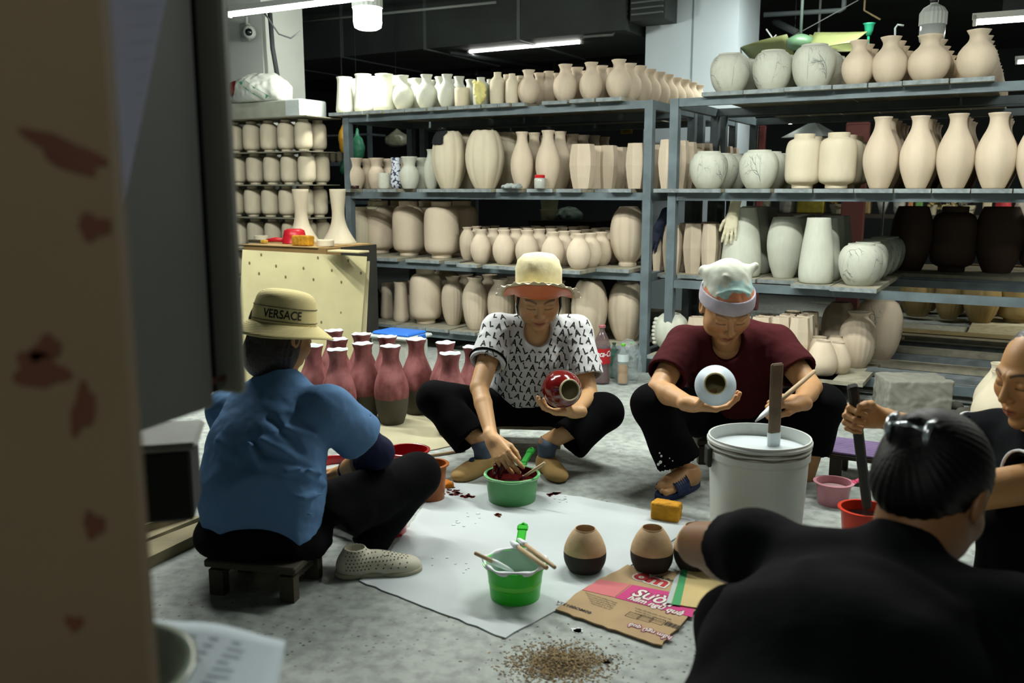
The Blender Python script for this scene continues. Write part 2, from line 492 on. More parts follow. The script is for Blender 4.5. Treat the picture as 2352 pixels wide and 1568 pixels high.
# pipes near the ceiling
m_pipe = M('pipe_black', '#202527', rough=.4)
m_pipe2 = M('pipe_grey', '#5f6664', rough=.5)
def pipe(label, pts, r=.02, m=None, cat='pipe', name='pipe'):
    return tag(mk(name, MB().tube(pts, r, 8), m or m_pipe, smooth=True), label, cat)
pipe('long black pipe under the ceiling left of the lamp', [onv(640, 55, 1.4), onv(1140, 5, 1.4)], .012, m_pipe2)
pipe('black slanting pipe with hanging clips below the tube light', [onv(1035, 121, 1.9), onv(1160, 140, 3.0), onv(1262, 157, 3.6)], .022)
pipe('pale bent conduit dropping to the tube light', [onv(1404, -20, 2.1), onv(1402, 55, 2.1), onv(1414, 72, 2.1), onv(1408, 80, 2.1), onv(1340, 84, 2.1)], .012, m_pipe2)
for px, py in ((745, 148), (1080, 135), (1140, 145)):
    pass
pipe('dim grey horizontal tube fitting beyond the bulb', [onv(700, 160, 3.6), onv(985, 146, 3.6)], .02, M('dim_grey', '#5a6466'))
pipe('pipe run behind the yellow-bladed fan', [onv(1755, 34, 2.9), onv(1930, 24, 2.9), onv(1938, 20, 2.9), onv(1940, -20, 2.9)], .02, M('dim_grey', '#5a6466'))
pipe('thin wire sagging past the fan to the column', [onv(1725, 130, 2.6), onv(1800, 95, 2.6), onv(1900, 40, 2.6), onv(1972, 0, 2.6)], .004, m_pipe2, 'wire', 'wire')
pipe('bent white hook beside the column', [onv(1760, 67, 2.6), onv(1775, 88, 2.6), onv(1783, 80, 2.6)], .006, M('hook_white', '#d8dcd8'), 'hook', 'hook')
pipe('hooked grey rod standing between fan and unlit bulb', [onv(2056, 92, 2.3)*np.array((1, 1, 0)), onv(2056, 92, 2.3), onv(2056, 65, 2.3), onv(2062, 57, 2.3), onv(2076, 59, 2.3)], .008, m_pipe2, 'rod', 'rod')
pipe('thin brown stick hanging under the ceiling above the funnel', [onv(1985, 24, 3.0)*np.array((1, 1, 0))+EZ*CZ, onv(1985, 24, 3.0), onv(2022, 45, 3.0)], .008, M('stick_brown', '#8d7d5e'), 'stick', 'stick')
pipe('grey bracket arm behind the fan', [onv(1780, 50, 3.0), onv(1830, 75, 2.8)], .03, m_duct, 'bracket', 'bracket')
# ------------------------------------------------------------------ lamps in view
m_tube = M('tube_light_on', (1, 1, .93), emit=26)
m_lampw = M('lamp_white', '#c9cfc9', rough=.5)
def tube_light(label, a, b, r=.014, strength=None):
    t = thing('tube_light', label, 'lamp', a, group='fluorescent tubes under the ceiling')
    d = nv(b-a); up = np.array((0, 0, 1.)); s_ = nv(np.cross(d, up)); up = np.cross(s_, d)
    mk('tube', MB().tube([a, b], r, 10), m_tube, t, smooth=True)
    mk('batten', MB().box((a+b)/2+up*.035, (np.linalg.norm(b-a)+.05, .035, .035), np.array((d, s_, up))), m_lampw, t)
    for e_ in (a-d*.01, b+d*.01):
        mk('end_cap', MB().box(e_+up*.012, (.02, .035, .06), np.array((d, s_, up))), m_lampw, t)
    return t
tube_light('bright tube light at the ceiling above the white column', onv(528, 34, -.5), onv(850, -6, -.5))
tube_light('tube light glowing under the dark duct', onv(1080, 118, 2.3), onv(1334, 96, 2.3))
tube_light('tube light at the ceiling past the unlit bulb', onv(2243, 52, 1.2), onv(2460, 36, 1.2))
tube_light('short far tube light seen past the top-shelf vases', onv(2338, 143, 4.5), onv(2400, 139, 4.5))
# fixtures out of the frame: three over the workers, three added as fill
for k, (loc, pw) in enumerate(LAMPS):
    c0 = np.array(loc)+np.array((0, 0, .05))
    tube_light(('tube light over the middle of the work area', 'tube light over the blue-lidded box', 'tube light over the person in the black polo', 'added unseen tube light behind the viewer, brightening the foreground', 'added unseen tube light above the top shelf, brightening the blue-grey column', 'added unseen tube light over the leaning plywood, brightening the jar stack')[k], c0-E1*.6, c0+E1*.6)
# the burning bulb
def bulb(c, lit, label, hh=.20):
    t = thing('light_bulb', label, 'lamp', c)
    r = hh*.33
    g = M('bulb_lit', (.93, 1, .93), emit=38) if lit else M('bulb_glass', '#aab0ac', rough=.25)
    mk('glass', MB().lathe([(0, 0), (r*.7, .002), (r*.93, hh*.05), (r, hh*.15), (r, hh*.48)], c, n=24), g, t, smooth=True)
    mk('heat_sink', MB().lathe([(r*1.05, hh*.48), (r*1.05, hh*.8), (r*.8, hh*.93), (r*.3, hh*1.03), (r*.3, hh*1.06)], c, n=40, rmod=lambda q, z: 1+(.03 if int(q*40/6.283+.5) % 2 else -.02)), M('bulb_white', '#c3cac5'), t, smooth=False)
    mk('socket', MB().lathe([(r*.32, hh*1.06), (r*.3, hh*1.1), (r*.36, hh*1.14), (r*.28, hh*1.2), (r*.32, hh*1.3), (r*.2, hh*1.4)], c, n=16), M('socket_black', '#15181a', rough=.35), t, smooth=True)
    mk('cord', MB().tube([c+EZ*hh*1.4, c+EZ*(hh*1.5)+E1*.01, (c[0], c[1], CZ)], .005, 6), M('socket_black', '#15181a'), t, smooth=True)
    return t
cB = onv(845, 68, -.05); LB = cB
bulb(cB, True, 'glaring lit bulb hanging over the white vases', 170*mpp(cB)/1.9*1.1)
pl = bpy.data.lights.new('bulb_glow', 'POINT'); pl.energy = 42; pl.color = (1, .97, .86); pl.shadow_soft_size = .06
po = bpy.data.objects.new('bulb_glow', pl); COL.objects.link(po); po.location = tuple(cB + np.array((0, 0, -.075)))
cU = onv(2139, 100, .55)
bulb(cU, False, 'unlit white bulb hanging over the top-shelf vases at the other end', .20)
# ceiling fans
def fan(c, r, label, blades, m1):
    t = thing('ceiling_fan', label, 'fan', c)
    mk('motor', MB().lathe([(0, -.05), (r*.14, -.045), (r*.2, -.01), (r*.2, .03), (r*.1, .06), (.02, .07)], c, n=24), m1, t, smooth=True)
    mk('downrod', MB().tube([c+EZ*.07, (c[0], c[1], CZ)], .012, 8), M('fan_rod', '#50605a'), t, smooth=True)
    for a in blades:
        d = np.array((math.cos(a), math.sin(a), 0)); s_ = np.cross(EZ, d)
        P = np.zeros((9, 5, 3))
        for i in range(9):
            q = i/8; wd = r*(.10+.10*math.sin(min(1, q*1.25)*math.pi*.62))*(1 if q < .9 else .8)
            for j in range(5):
                k = (j-2)/2
                P[i, j] = c+d*r*(.17+.83*q)+s_*wd*k+EZ*(.075*k*(1-q*.4)-.02*q)
        mk('blade', MB().grid(P), M('fan_blade', '#6c744a', rough=.45), t, smooth=True, thick=.006)
    return t
cF = onv(1838, 100, 2.3)
fan(cF, .52, 'green ceiling fan with yellow-green blades beside the column', [-.95, .08, 2.2], M('fan_green', '#4f6e54', rough=.4))
cF2 = onv(726, 150, 3.0)
fan(cF2, .42, 'dim green ceiling fan in the dark behind the bulb', [.7, 2.6, 4.6], M('fan_dgreen', '#2f5a46', rough=.5))
# green funnel on a rod
cg = onv(1995, 82, 2.5)
t = thing('funnel', 'green plastic funnel upside-up on a thin stem among the top vases', 'funnel', cg)
k = mpp(cg)
mk('cone', MB().lathe([(5*k, 0), (9*k, 12*k), (11*k, 24*k), (14*k, 27*k), (13*k, 27*k), (9*k, 22*k), (7*k, 10*k), (4*k, 0)], cg, n=20), M('funnel_green', '#1f8a68', rough=.35), t, smooth=True)
mk('stem', MB().tube([cg-EZ*.3, cg+EZ*.01], 3*k, 8), M('funnel_green', '#1f8a68'), t, smooth=True)
# ------------------------------------------------------------------ racks
m_steel = M('rack_steel', '#67757a', rough=.5, var=.3, vs=9, metal=.1, bump=.15, bs=40)
m_board = M('board_wood', '#a7a38f', rough=.85, var=.35, vs=14, bump=.35, bs=70, rand=.22)
m_bend = M('board_end', '#8f999a', rough=.8, var=.35, vs=30, rand=.2)
LV = {1: 1.635, 2: 1.105, 3: .625, 4: .155}
LNAME = {1: 'top', 2: 'second', 3: 'third', 4: 'lowest'}
BT = .022
racks = [('near plywood', -2.33, .0, 0, .80), ('near plywood', -2.33, .0, .92, 1.72), ('past twin posts', .105, 2.75, 0, .80), ('past twin posts', .105, 2.75, .92, 1.72)]
RL = ['grey steel rack standing next to the leaning plywood', 'grey steel rack directly behind the rack near the plywood',
      'grey steel rack behind the woman in maroon', 'grey steel rack hidden behind the rack past the twin posts']
for (nm, u0, u1, v0, v1), lb in zip(racks, RL):
    t = thing('storage_rack', lb, 'rack', R3((u0+u1)/2, (v0+v1)/2, 0))
    for uu in (u0+.025, u1-.025):
        for vv in (v0+.025, v1-.025):
            mk('post', uvbox(MB(), uu-.025, uu+.025, vv-.025, vv+.025, 0, LV[1]-BT-.001), m_steel, t)
    for l, z in LV.items():
        dz = (-.03 if nm != 'near plywood' and l in (3, 4) else 0)
        zb = z+dz-BT-.001
        for vv in (v0+.025, v1-.025):
            mk('beam', uvbox(MB(), u0+.051, u1-.051, vv-.02, vv+.02, zb-.045, zb), m_steel, t)
        for uu in (u0+.025, u1-.025):
            mk('side_beam', uvbox(MB(), uu-.02, uu+.02, v0+.051, v1-.051, zb-.05, zb), m_steel, t)
# ------------------------------------------------------------------ pots
m_clay = M('clay_biscuit', '#d0c6ae', rough=.92, var=.06, vs=3, bump=.14, bs=90, spec=.15, rand=.09)
m_clayp = M('clay_pinkish', '#cebfa9', rough=.92, var=.06, vs=3, bump=.14, bs=90, spec=.15, rand=.1)
m_clayw = M('clay_greenish_white', '#c3c6b8', rough=.9, var=.07, vs=5, bump=.12, bs=90, spec=.15, rand=.06)
m_line = M('incised_line', '#727c74', rough=.9)
PROF = {
 'amph': [(0, 0), (.46, 0), (.52, .015), (.76, .11), (.95, .26), (1, .4), (.94, .54), (.75, .66), (.53, .755), (.44, .83), (.45, .9), (.58, 1)],
 'bottle': [(0, 0), (.5, 0), (.56, .015), (.78, .15), (.95, .29), (1, .41), (.94, .54), (.76, .67), (.54, .79), (.45, .87), (.45, .94), (.55, 1)],
 'lantern': [(0, 0), (.56, 0), (.59, .02), (.59, .065), (.66, .08), (.88, .12), (.98, .2), (1, .32), (1, .62), (.97, .76), (.86, .86), (.66, .905), (.58, .915), (.57, .93), (.58, 1)],
 'melon': [(0, 0), (.5, 0), (.54, .015), (.74, .15), (.92, .33), (1, .5), (.98, .66), (.87, .83), (.68, .96), (.56, 1)],
 'melonf': [(0, 0), (.5, 0), (.5, .05), (.47, .07), (.72, .17), (.93, .34), (1, .52), (.97, .7), (.83, .86), (.6, .96), (.5, 1)],
 'lotus': [(0, 0), (.55, 0), (.6, .015), (.82, .18), (.96, .4), (1, .6), (.95, .76), (.8, .9), (.65, .955), (.61, .965), (.6, 1)],
 'cyl': [(0, 0), (.86, 0), (.92, .03), (1, .1), (.98, .13), (.9, .35), (.8, .65), (.76, .86), (.79, .95), (.87, 1)],
 'cup': [(0, 0), (.85, 0), (.97, .06), (1, .3), (1, .85), (.95, 1)],
 'flare': [(0, 0), (.62, 0), (.7, .03), (.93, .22), (1, .4), (.94, .55), (.7, .67), (.6, .73), (.66, .85), (.84, 1)],
 'flask': [(0, 0), (.8, 0), (.93, .04), (1, .25), (.98, .62), (.88, .76), (.58, .85), (.48, .89), (.47, .95), (.5, 1)],
 'facet': [(0, 0), (.7, 0), (.88, .25), (1, .52), (.96, .75), (.82, 1)],
 'taper': [(0, 0), (.78, 0), (.92, .02), (1, .14), (.98, .3), (.86, .6), (.7, .9), (.66, 1)],
 'ovoid': [(0, 0), (.5, 0), (.57, .015), (.82, .22), (.97, .45), (1, .58), (.95, .75), (.78, .94), (.7, 1)],
 'squat': [(0, 0), (.66, 0), (.78, .03), (.96, .22), (1, .36), (.92, .54), (.68, .8), (.5, .93), (.45, .97), (.47, 1)],
 'ribbed': [(0, 0), (.5, 0), (.56, .02), (.8, .17), (.96, .38), (1, .55), (.93, .72), (.7, .84), (.52, .9), (.5, .94), (.64, 1)],
 'trumpet': [(0, 0), (1, 0), (.97, .03), (.72, .16), (.5, .3), (.38, .45), (.36, .6), (.42, .8), (.47, 1)],
 'plain': [(0, 0), (.5, 0), (.57, .02), (.83, .15), (1, .36), (.96, .55), (.72, .74), (.5, .84), (.46, .9), (.55, 1)],
 'redv': [(0, 0), (.62, 0), (.68, .01), (.86, .15), (.97, .32), (1, .42), (.92, .55), (.7, .68), (.52, .78), (.47, .86), (.5, .93), (.6, 1)],
}
SHARP = {'cup', 'facet', 'cyl'}
DESC = {'amph': 'round clay vase with flared lip', 'bottle': 'tall lobed long-necked vase', 'lantern': 'lantern-shaped clay jar', 'melon': 'melon-ribbed clay vase',
        'melonf': 'footed melon-ribbed vase', 'lotus': 'squat branch-incised jar', 'cyl': 'flared cylindrical vase', 'cup': 'small plain clay cup', 'flare': 'wide-mouthed clay vase',
        'flask': 'small shouldered clay flask', 'facet': 'six-sided clay vase', 'taper': 'smooth tapered vase', 'ovoid': 'egg-shaped clay vase', 'squat': 'small squat clay vase',
        'ribbed': 'finely ribbed clay vase', 'plain': 'little pear-shaped vase', 'trumpet': 'trumpet-shaped vase'}
def catm(pr, n=3):
    pr = np.array(pr, float); out = []
    for i in range(len(pr)-1):
        p0 = pr[max(i-1, 0)]; p1 = pr[i]; p2 = pr[i+1]; p3 = pr[min(i+2, len(pr)-1)]
        for k in range(n):
            t = k/n; out.append(.5*((2*p1)+(-p0+p2)*t+(2*p0-5*p1+4*p2-p3)*t*t+(-p0+3*p1-3*p2+p3)*t**3))
    out.append(pr[-1]); return np.array(out)
def full_prof(kind):
    pr = PROF[kind]
    o = np.array(pr) if kind in SHARP else np.vstack([pr[:2], catm(pr[1:], 3)[1:]])
    o[:, 0] = np.maximum(o[:, 0], 0); o[0, 0] = 0
    rt = o[-1][0]; th = .05
    inn = [(rt-.02, 1.004), (rt-th, .995)]
    for z in (.93, .86, .75, .5):
        inn.append((max(.1, np.interp(z, o[:, 1], o[:, 0])-th*1.3), z))
    inn.append((0, .45))
    return list(map(tuple, o)) + inn, o
POTM = {}
def pot_mesh(kind, mat, seed=0):
    key = (kind, mat.name, seed)
    if key in POTM: return POTM[key]
    pr, outer = full_prof(kind)
    n = 48; rm = None; zm = None
    if kind in ('melon', 'melonf'):
        rm = lambda q, z: 1+(.075*abs(math.sin(4*q))**.45-.065)*math.sin(min(1, max(0, z))*math.pi*.97+.05)**.4 if z < .98 else 1
        n = 64
    if kind == 'amph': rm = lambda q, z: 1+.022*math.cos(4*q)*(.5+z)+(.03*math.cos(4*q) if z > .9 else 0)
    if kind == 'bottle': rm = lambda q, z: 1+.04*math.cos(4*q)*(1-abs(z-.5))
    if kind == 'ribbed': rm = lambda q, z: 1+.015*math.cos(20*q)*min(1, 6*z); n = 80
    if kind == 'redv':
        zm = lambda q, z: (.012*math.cos(6*q+1)+.006*math.cos(3*q)) if z > .97 else 0
        rm = lambda q, z: 1+(.05*math.cos(6*q+.5) if z > .95 else .012*math.cos(6*q))
    if kind == 'facet': n = 6
    if kind == 'melon': zm = lambda q, z: (.004*math.cos(8*q) if z > .985 else 0)
    mb = MB().lathe(pr, n=n, rmod=rm, zmod=zm)
    mats = [mat]
    if kind == 'lotus':                      # branch lines scratched into the wall
        rg = random.Random(seed+3); mb.mi = 1; mats.append(m_line)
        def rad(z): return float(np.interp(z, outer[:, 1], outer[:, 0]))*1.004
        def stroke(q, z, a, ln, wd, dep):
            n_ = 10; L_ = []; qq, zz = q, z
            for i in range(n_):
                L_.append((qq, zz)); a += rg.uniform(-.25, .25)
                qq += math.cos(a)*ln/n_; zz += math.sin(a)*ln/n_*.9
                if not .06 < zz < .92: break
                if dep and rg.random() < .38: stroke(qq, zz, a+rg.choice((-1, 1))*rg.uniform(.4, .9), ln*.55, wd*.7, dep-1)
            if len(L_) < 2: return
            P = np.zeros((len(L_), 2, 3))
            for i, (a_, b_) in enumerate(L_):
                w_ = wd*(1-.7*i/len(L_))
                for j, s_ in enumerate((-1, 1)):
                    r_ = rad(b_+s_*w_); P[i, j] = (r_*math.cos(a_+s_*w_), r_*math.sin(a_+s_*w_), b_+s_*w_)
            mb.grid(P)
        for b0 in range(4):
            stroke(b0*1.57+rg.uniform(-.4, .4), .1, rg.uniform(.9, 2.2), 1.1, .011, 3)
    me = bpy.data.meshes.new(kind+'_pot')
    me.from_pydata(mb.v, [], mb.f)
    for m in mats: me.materials.append(m)
    if len(mats) > 1: me.polygons.foreach_set('material_index', np.array(mb.m, np.int32))
    if kind != 'facet': smooth_mesh(me)
    POTM[key] = me
    return me
def pot(kind, c, r, h, mat, label, cat='vase', group=None, rot=None, seed=0, name=None):
    o = bpy.data.objects.new(name or {'cup': 'clay_cup', 'lotus': 'incised_jar', 'lantern': 'lantern_jar'}.get(kind, 'clay_vase'), pot_mesh(kind, mat, seed))
    COL.objects.link(o); o.location = tuple(map(float, c)); o.scale = (r, r, h)
    o.rotation_euler = (0, 0, rnd.uniform(0, 6.28) if rot is None else rot)
    WLOC[o.name] = np.array(c, float)
    return tag(o, label, cat, group)
ORD = 'zeroth first second third fourth fifth sixth seventh eighth ninth tenth eleventh twelfth thirteenth fourteenth fifteenth sixteenth seventeenth eighteenth'.split()
# (kind, centre x px, top y px, base y px, width px, rows deep, material[, front offset v])
B, Pk, W = m_clay, m_clayp, m_clayw
SH = {
 ('near plywood', 1): [('cyl', 793, 164, 243, 42, 3, W), ('cyl', 836, 159, 242, 45, 3, W), ('cyl', 884, 160, 241, 48, 3, W), ('amph', 927, 165, 241, 50, 3, W), ('amph', 981, 164, 239, 50, 3, W),
   ('amph', 1028, 162, 235, 46, 3, W), ('cup', 1062, 192, 233, 36, 1, B), ('flask', 1105, 168, 230, 38, 3, W), ('flask', 1143, 157, 228, 36, 3, B), ('flask', 1176, 161, 227, 31, 3, B), ('amph', 1214, 153, 226, 51, 4, Pk),
   ('amph', 1260, 149, 223, 42, 4, Pk, .18), ('amph', 1298, 141, 222, 56, 5, Pk), ('amph', 1357, 135, 217, 54, 6, Pk), ('amph', 1420, 130, 215, 58, 10, Pk)],
 ('near plywood', 2): [('flare', 816, 350, 418, 45, 3, Pk), ('flare', 866, 350, 418, 42, 3, Pk, .12), ('cup', 882, 386, 421, 27, 1, W, -.03), ('flare', 941, 350, 421, 45, 3, W), ('bottle', 991, 335, 422, 38, 2, W, .1),
   ('melon', 1033, 298, 424, 80, 3, B), ('melon', 1114, 297, 425, 91, 3, B), ('bottle', 1199, 300, 425, 53, 5, Pk), ('bottle', 1258, 298, 426, 57, 6, Pk),
   ('facet', 1338, 327, 425, 62, 6, Pk), ('facet', 1394, 329, 424, 50, 5, Pk, .2), ('facet', 1460, 325, 425, 48, 3, Pk)],
 ('near plywood', 3): [('ribbed', 829, 468, 572, 48, 2, B, .15), ('lantern', 873, 470, 586, 72, 2, Pk), ('lantern', 940, 471, 592, 74, 2, Pk), ('lantern', 1015, 472, 598, 80, 2, Pk),
   ('ribbed', 1074, 527, 600, 36, 4, Pk), ('plain', 1105, 533, 608, 48, 6, Pk), ('plain', 1158, 534, 611, 53, 6, Pk), ('plain', 1211, 535, 614, 55, 6, Pk), ('plain', 1270, 539, 618, 54, 6, Pk), ('plain', 1329, 543, 622, 56, 6, Pk),
   ('melonf', 1441, 484, 616, 82, 1, Pk)],
 ('near plywood', 4): [('cyl', 890, 656, 735, 32, 1, Pk), ('cyl', 922, 653, 742, 38, 2, Pk), ('lantern', 979, 628, 750, 74, 2, Pk), ('ribbed', 1041, 643, 752, 52, 2, Pk), ('ribbed', 1092, 645, 763, 59, 2, Pk), ('ribbed', 1151, 650, 768, 62, 2, Pk),
   ('ribbed', 1215, 652, 774, 62, 1, Pk), ('ribbed', 1278, 654, 780, 62, 1, Pk), ('melon', 1353, 655, 790, 83, 1, Pk, .1), ('melon', 1437, 662, 790, 88, 1, Pk)],
 ('past twin posts', 1): [('lotus', 1675, 121, 207, 90, 3, W), ('lotus', 1772, 119, 207, 89, 3, W), ('lotus', 1866, 110, 206, 97, 4, W), ('amph', 1968, 102, 200, 70, 4, Pk), ('amph', 2040, 92, 195, 76, 5, Pk), ('amph', 2130, 88, 191, 90, 6, Pk),
   ('amph', 2240, 81, 189, 84, 11, Pk)],
 ('past twin posts', 2): [('facet', 1537, 317, 425, 54, 9, Pk), ('lotus', 1626, 342, 424, 86, 4, W), ('lotus', 1741, 345, 430, 88, 4, W), ('lantern', 1842, 310, 430, 80, 3, B), ('lantern', 1920, 310, 433, 84, 3, B),
   ('bottle', 2018, 277, 434, 74, 5, Pk), ('bottle', 2103, 277, 436, 76, 5, Pk), ('bottle', 2189, 272, 436, 79, 5, Pk), ('bottle', 2281, 271, 437, 84, 5, Pk), ('bottle', 2375, 270, 440, 84, 4, Pk)],
 ('past twin posts', 3): [('facet', 1509, 528, 627, 24, 2, Pk), ('facet', 1543, 523, 630, 46, 3, Pk), ('facet', 1592, 521, 632, 50, 3, Pk), ('facet', 1628, 520, 634, 40, 2, Pk, .16), ('taper', 1701, 487, 640, 90, 3, W), ('ovoid', 1799, 508, 643, 80, 3, W), ('taper', 1873, 510, 655, 78, 4, W),
   ('lotus', 1973, 568, 661, 96, 5, W)],
 ('past twin posts', 4): [('melonf', 1540, 730, 818, 80, 1, W), ('facet', 1600, 735, 822, 50, 1, Pk), ('facet', 1640, 735, 825, 50, 1, Pk), ('facet', 1700, 735, 835, 50, 1, Pk), ('facet', 1745, 735, 840, 50, 2, Pk), ('facet', 1790, 735, 850, 48, 3, Pk), ('facet', 1832, 737, 858, 50, 3, Pk), ('squat', 1886, 797, 875, 70, 1, Pk)],
}
CL = {}
for (side, l), lst in SH.items():
    z = LV[l] + (-.03 if side != 'near plywood' and l in (3, 4) else 0)
    if side != 'near plywood' and l == 4: z = .09+.035
    cols = []
    for e in lst:
        kind, px, ty, by, wpx, nrow, mat = e[:7]
        if len(e) > 7 and l in (1, 2): v0 = e[7]
        elif l in (3, 4):
            p = onz(px, by-2, z); v0 = float(np.clip(np.dot(p-O0, E2), -.22, .5))
            if len(e) > 7: v0 = e[7] if l == 3 and e[7] > .12 else v0
        else: v0 = .0
        r = .05
        for _ in range(3):
            u = ucol(px, v0+r, z); c = R3(u, v0+r, z); r = wpx/2*mpp(c)
        h = (by-ty)*mpp(c)/cp
        cols.append([kind, u, v0+r, r, h, nrow, mat, v0, len(e) > 7])
    nm = side
    umax = (-.06 if side == 'near plywood' else 99)
    # boards: one under each column of pots
    us = sorted(((c[1], c[3], c[7]) for c in cols if not (c[8] and c[0] == 'cup')), key=lambda q: q[0])
    edges = [us[0][0]-us[0][1]*1.05] + [(us[i][0]+us[i][1]*.98 + us[i+1][0]-us[i+1][1]*.98)/2 for i in range(len(us)-1)] + [us[-1][0]+us[-1][1]*1.03]
    for i, (u_, r_, v_) in enumerate(us):
        a, b = edges[i]+.003, edges[i+1]-.003
        b = min(b, a+2.3*r_)
        if side == 'near plywood': a, b = max(a, -2.42), min(b, -.003)
        else: a = max(a, .03)
        vf = v_-.03-rnd.uniform(0, .03)
        if l in (3, 4) and side == 'near plywood': vf = min(vf, -.02)
        vb = 2.28 if l == 1 else 1.74
        mb = uvbox(MB(), a, b, vf+.004, vb, z-BT-.0005, z-.001)
        t = thing('shelf_board', 'worn wooden board under the %s, %s shelf %s, %s from the %s' % (cols[i][0] and 'clay pots', LNAME[l], side, ORD[i+1], 'plywood' if side == 'near plywood' else 'posts'), 'board', R3((a+b)/2, (vf+vb)/2, z-BT), group='%s shelf boards %s' % (LNAME[l], side))
        mk('plank', mb, m_board, t)
        mk('end_strip', uvbox(MB(), a, b, vf, vf+.0035, z-BT-.0005, z-.001), m_bend, t)
    order = sorted(range(len(cols)), key=lambda i: cols[i][1])
    for k, i in enumerate(order):
        kind, u, v, r, h, nrow, mat, v0, _ = cols[i]
        for j in range(nrow):
            vv = v + j*(2*r+.012)
            if vv+r > 1.73 and side == 'near plywood' and l != 1: break
            if vv + r > 2.28: break
            if j and mat is W and l == 1 and False: pass
            lab = '%s, %s shelf %s, %s row, %s from %s' % (DESC[kind], LNAME[l], side, 'front' if j == 0 else ORD[j+1], ORD[k+1], 'plywood' if side == 'near plywood' else 'posts')
            jr = rnd.uniform(-.004, .004) if j else 0
            o = pot(kind, R3(u+jr, vv, z), r*(1 if j == 0 else rnd.uniform(.97, 1.0)), h*(1 if j == 0 else rnd.uniform(.98, 1.01)), mat, lab, 'jar' if kind in ('lantern', 'lotus') else 'vase', '%s shelf pots %s' % (LNAME[l], side),
                    rot=(RA+math.pi/6 if kind == 'facet' else (RA+rnd.uniform(-.1, .1) if kind in ('amph', 'bottle') else None)), seed=(i % 3) if kind == 'lotus' else 0)
            if j == 0: CL[(side, l, i)] = (o, np.array(o.location), r, h)
# extra boards so the top shelf behind carries the deep rows
# ------------------------------------------------------------------ people
A = lambda *x: np.array(x, float)
def frame(fwd, up):
    f = nv(fwd); r = nv(np.cross(f, up)); return np.array((r, f, np.cross(r, f)))
def loc2w(c, R, q): return np.asarray(c, float)+q[0]*R[0]+q[1]*R[1]+q[2]*R[2]
def head_f(P, c, R, s=1.0, man=False, open_eyes=False):
    q = ((P-c)@R.T)/s
    m = q.copy(); m[:, 0] = np.abs(m[:, 0])
    d = ells(q, (0, -.014, .034), (.073, .090, .084))
    d = smin(d, ells(q, (0, .022, -.022), (.069, .066, .078)), .03)
    d = smin(d, ells(m, (.041, .018, -.064), (.023, .040, .028)), .025)          # jaw angle
    d = smin(d, ells(q, (0, .064, -.096), (.024, .019, .016)), .024)              # chin
    d = smin(d, ells(m, (.045, .052, -.022), (.023, .022, .022)), .022)           # cheek bone
    d = smin(d, rc(m, A(.006, .083, .024), A(.044, .066, .026), .008, .007), .016)   # brow ridge
    d = smax(d, -ells(m, (.031, .096, .005), (.020, .018, .012)), .010)           # socket
    d = smin(d, ells(m, (.031, .0715, .004), (.0165, .0125, .0115)), .004)        # lid over the eye
    d = smax(d, -(rc(m, A(.018, .0855, -.0025 if not open_eyes else .001), A(.045, .0775, -.003), .0012, .0012)), .002)
    d = smin(d, rc(q, A(0, .082, .016), A(0, .103, -.026), .0065, .0105), .010)   # nose
    d = smin(d, ells(m, (.011, .092, -.031), (.0085, .010, .0075)), .006)
    d = smax(d, -sph(m, (.0065, .0975, -.0405), .0032), .003)
    d = smin(d, ells(q, (0, .078, -.060), (.026, .014, .019)), .014)              # muzzle
    d = smin(d, rc(m, A(0, .0915, -.0560), A(.019, .081, -.0590), .0042, .0022), .004)
    d = smin(d, rc(m, A(0, .0905, -.0665), A(.016, .082, -.0635), .0050, .0025), .004)
    d = smax(d, -rc(m, A(0, .0965, -.0610), A(.023, .082, -.0605), .0013, .0010), .002)
    e = ells(m, (.0775, -.006, -.004), (.009, .019, .031))
    e = smax(e, -ells(m, (.0855, .000, -.001), (.007, .011, .020)), .004)
    d = smin(d, e, .006)
    return d*s
def head_col(V, c, R, s, base, brow=1.0):
    q = ((V-c)@R.T)/s; x = np.abs(q[:, 0]); y, z = q[:, 1], q[:, 2]
    col = np.tile(np.array(base, float), (len(V), 1))
    def blend(m, c2):
        m = np.clip(m, 0, 1)[:, None]; col[:] = col*(1-m)+np.array(c2)*m
    fr = np.clip((y-.05)/.015, 0, 1)
    blend(.45*np.exp(-((x-.040)/.02)**2-((z+.030)/.02)**2)*fr, (base[0]*1.0, base[1]*.62, base[2]*.55))
    blend(1.0*np.exp(-(x/.021)**4-((z+.0612)/.0085)**4)*np.clip((y-.078)/.006, 0, 1), (base[0]*.62, base[1]*.34, base[2]*.33))
    blend(.9*np.exp(-(x/.02)**4-((z+.061)/.0014)**2)*fr, (.03, .01, .01))
    zb = .026+.006*np.sin(np.clip((x-.012)/.04, 0, 1)*2.6)
    blend(brow*1.0*np.exp(-((z-zb)/.0038)**2)*((x > .012) & (x < .052))*fr, (.03, .022, .018))
    zl = -.0025-.002*np.sin(np.clip((x-.017)/.03, 0, 1)*3.14)
    blend(.95*np.exp(-((z-zl)/.0018)**2)*((x > .016) & (x < .047))*fr, (.015, .01, .01))
    blend(.35*np.exp(-((z-.013)/.0015)**2)*((x > .018) & (x < .044))*fr, (base[0]*.3, base[1]*.25, base[2]*.2))
    return col
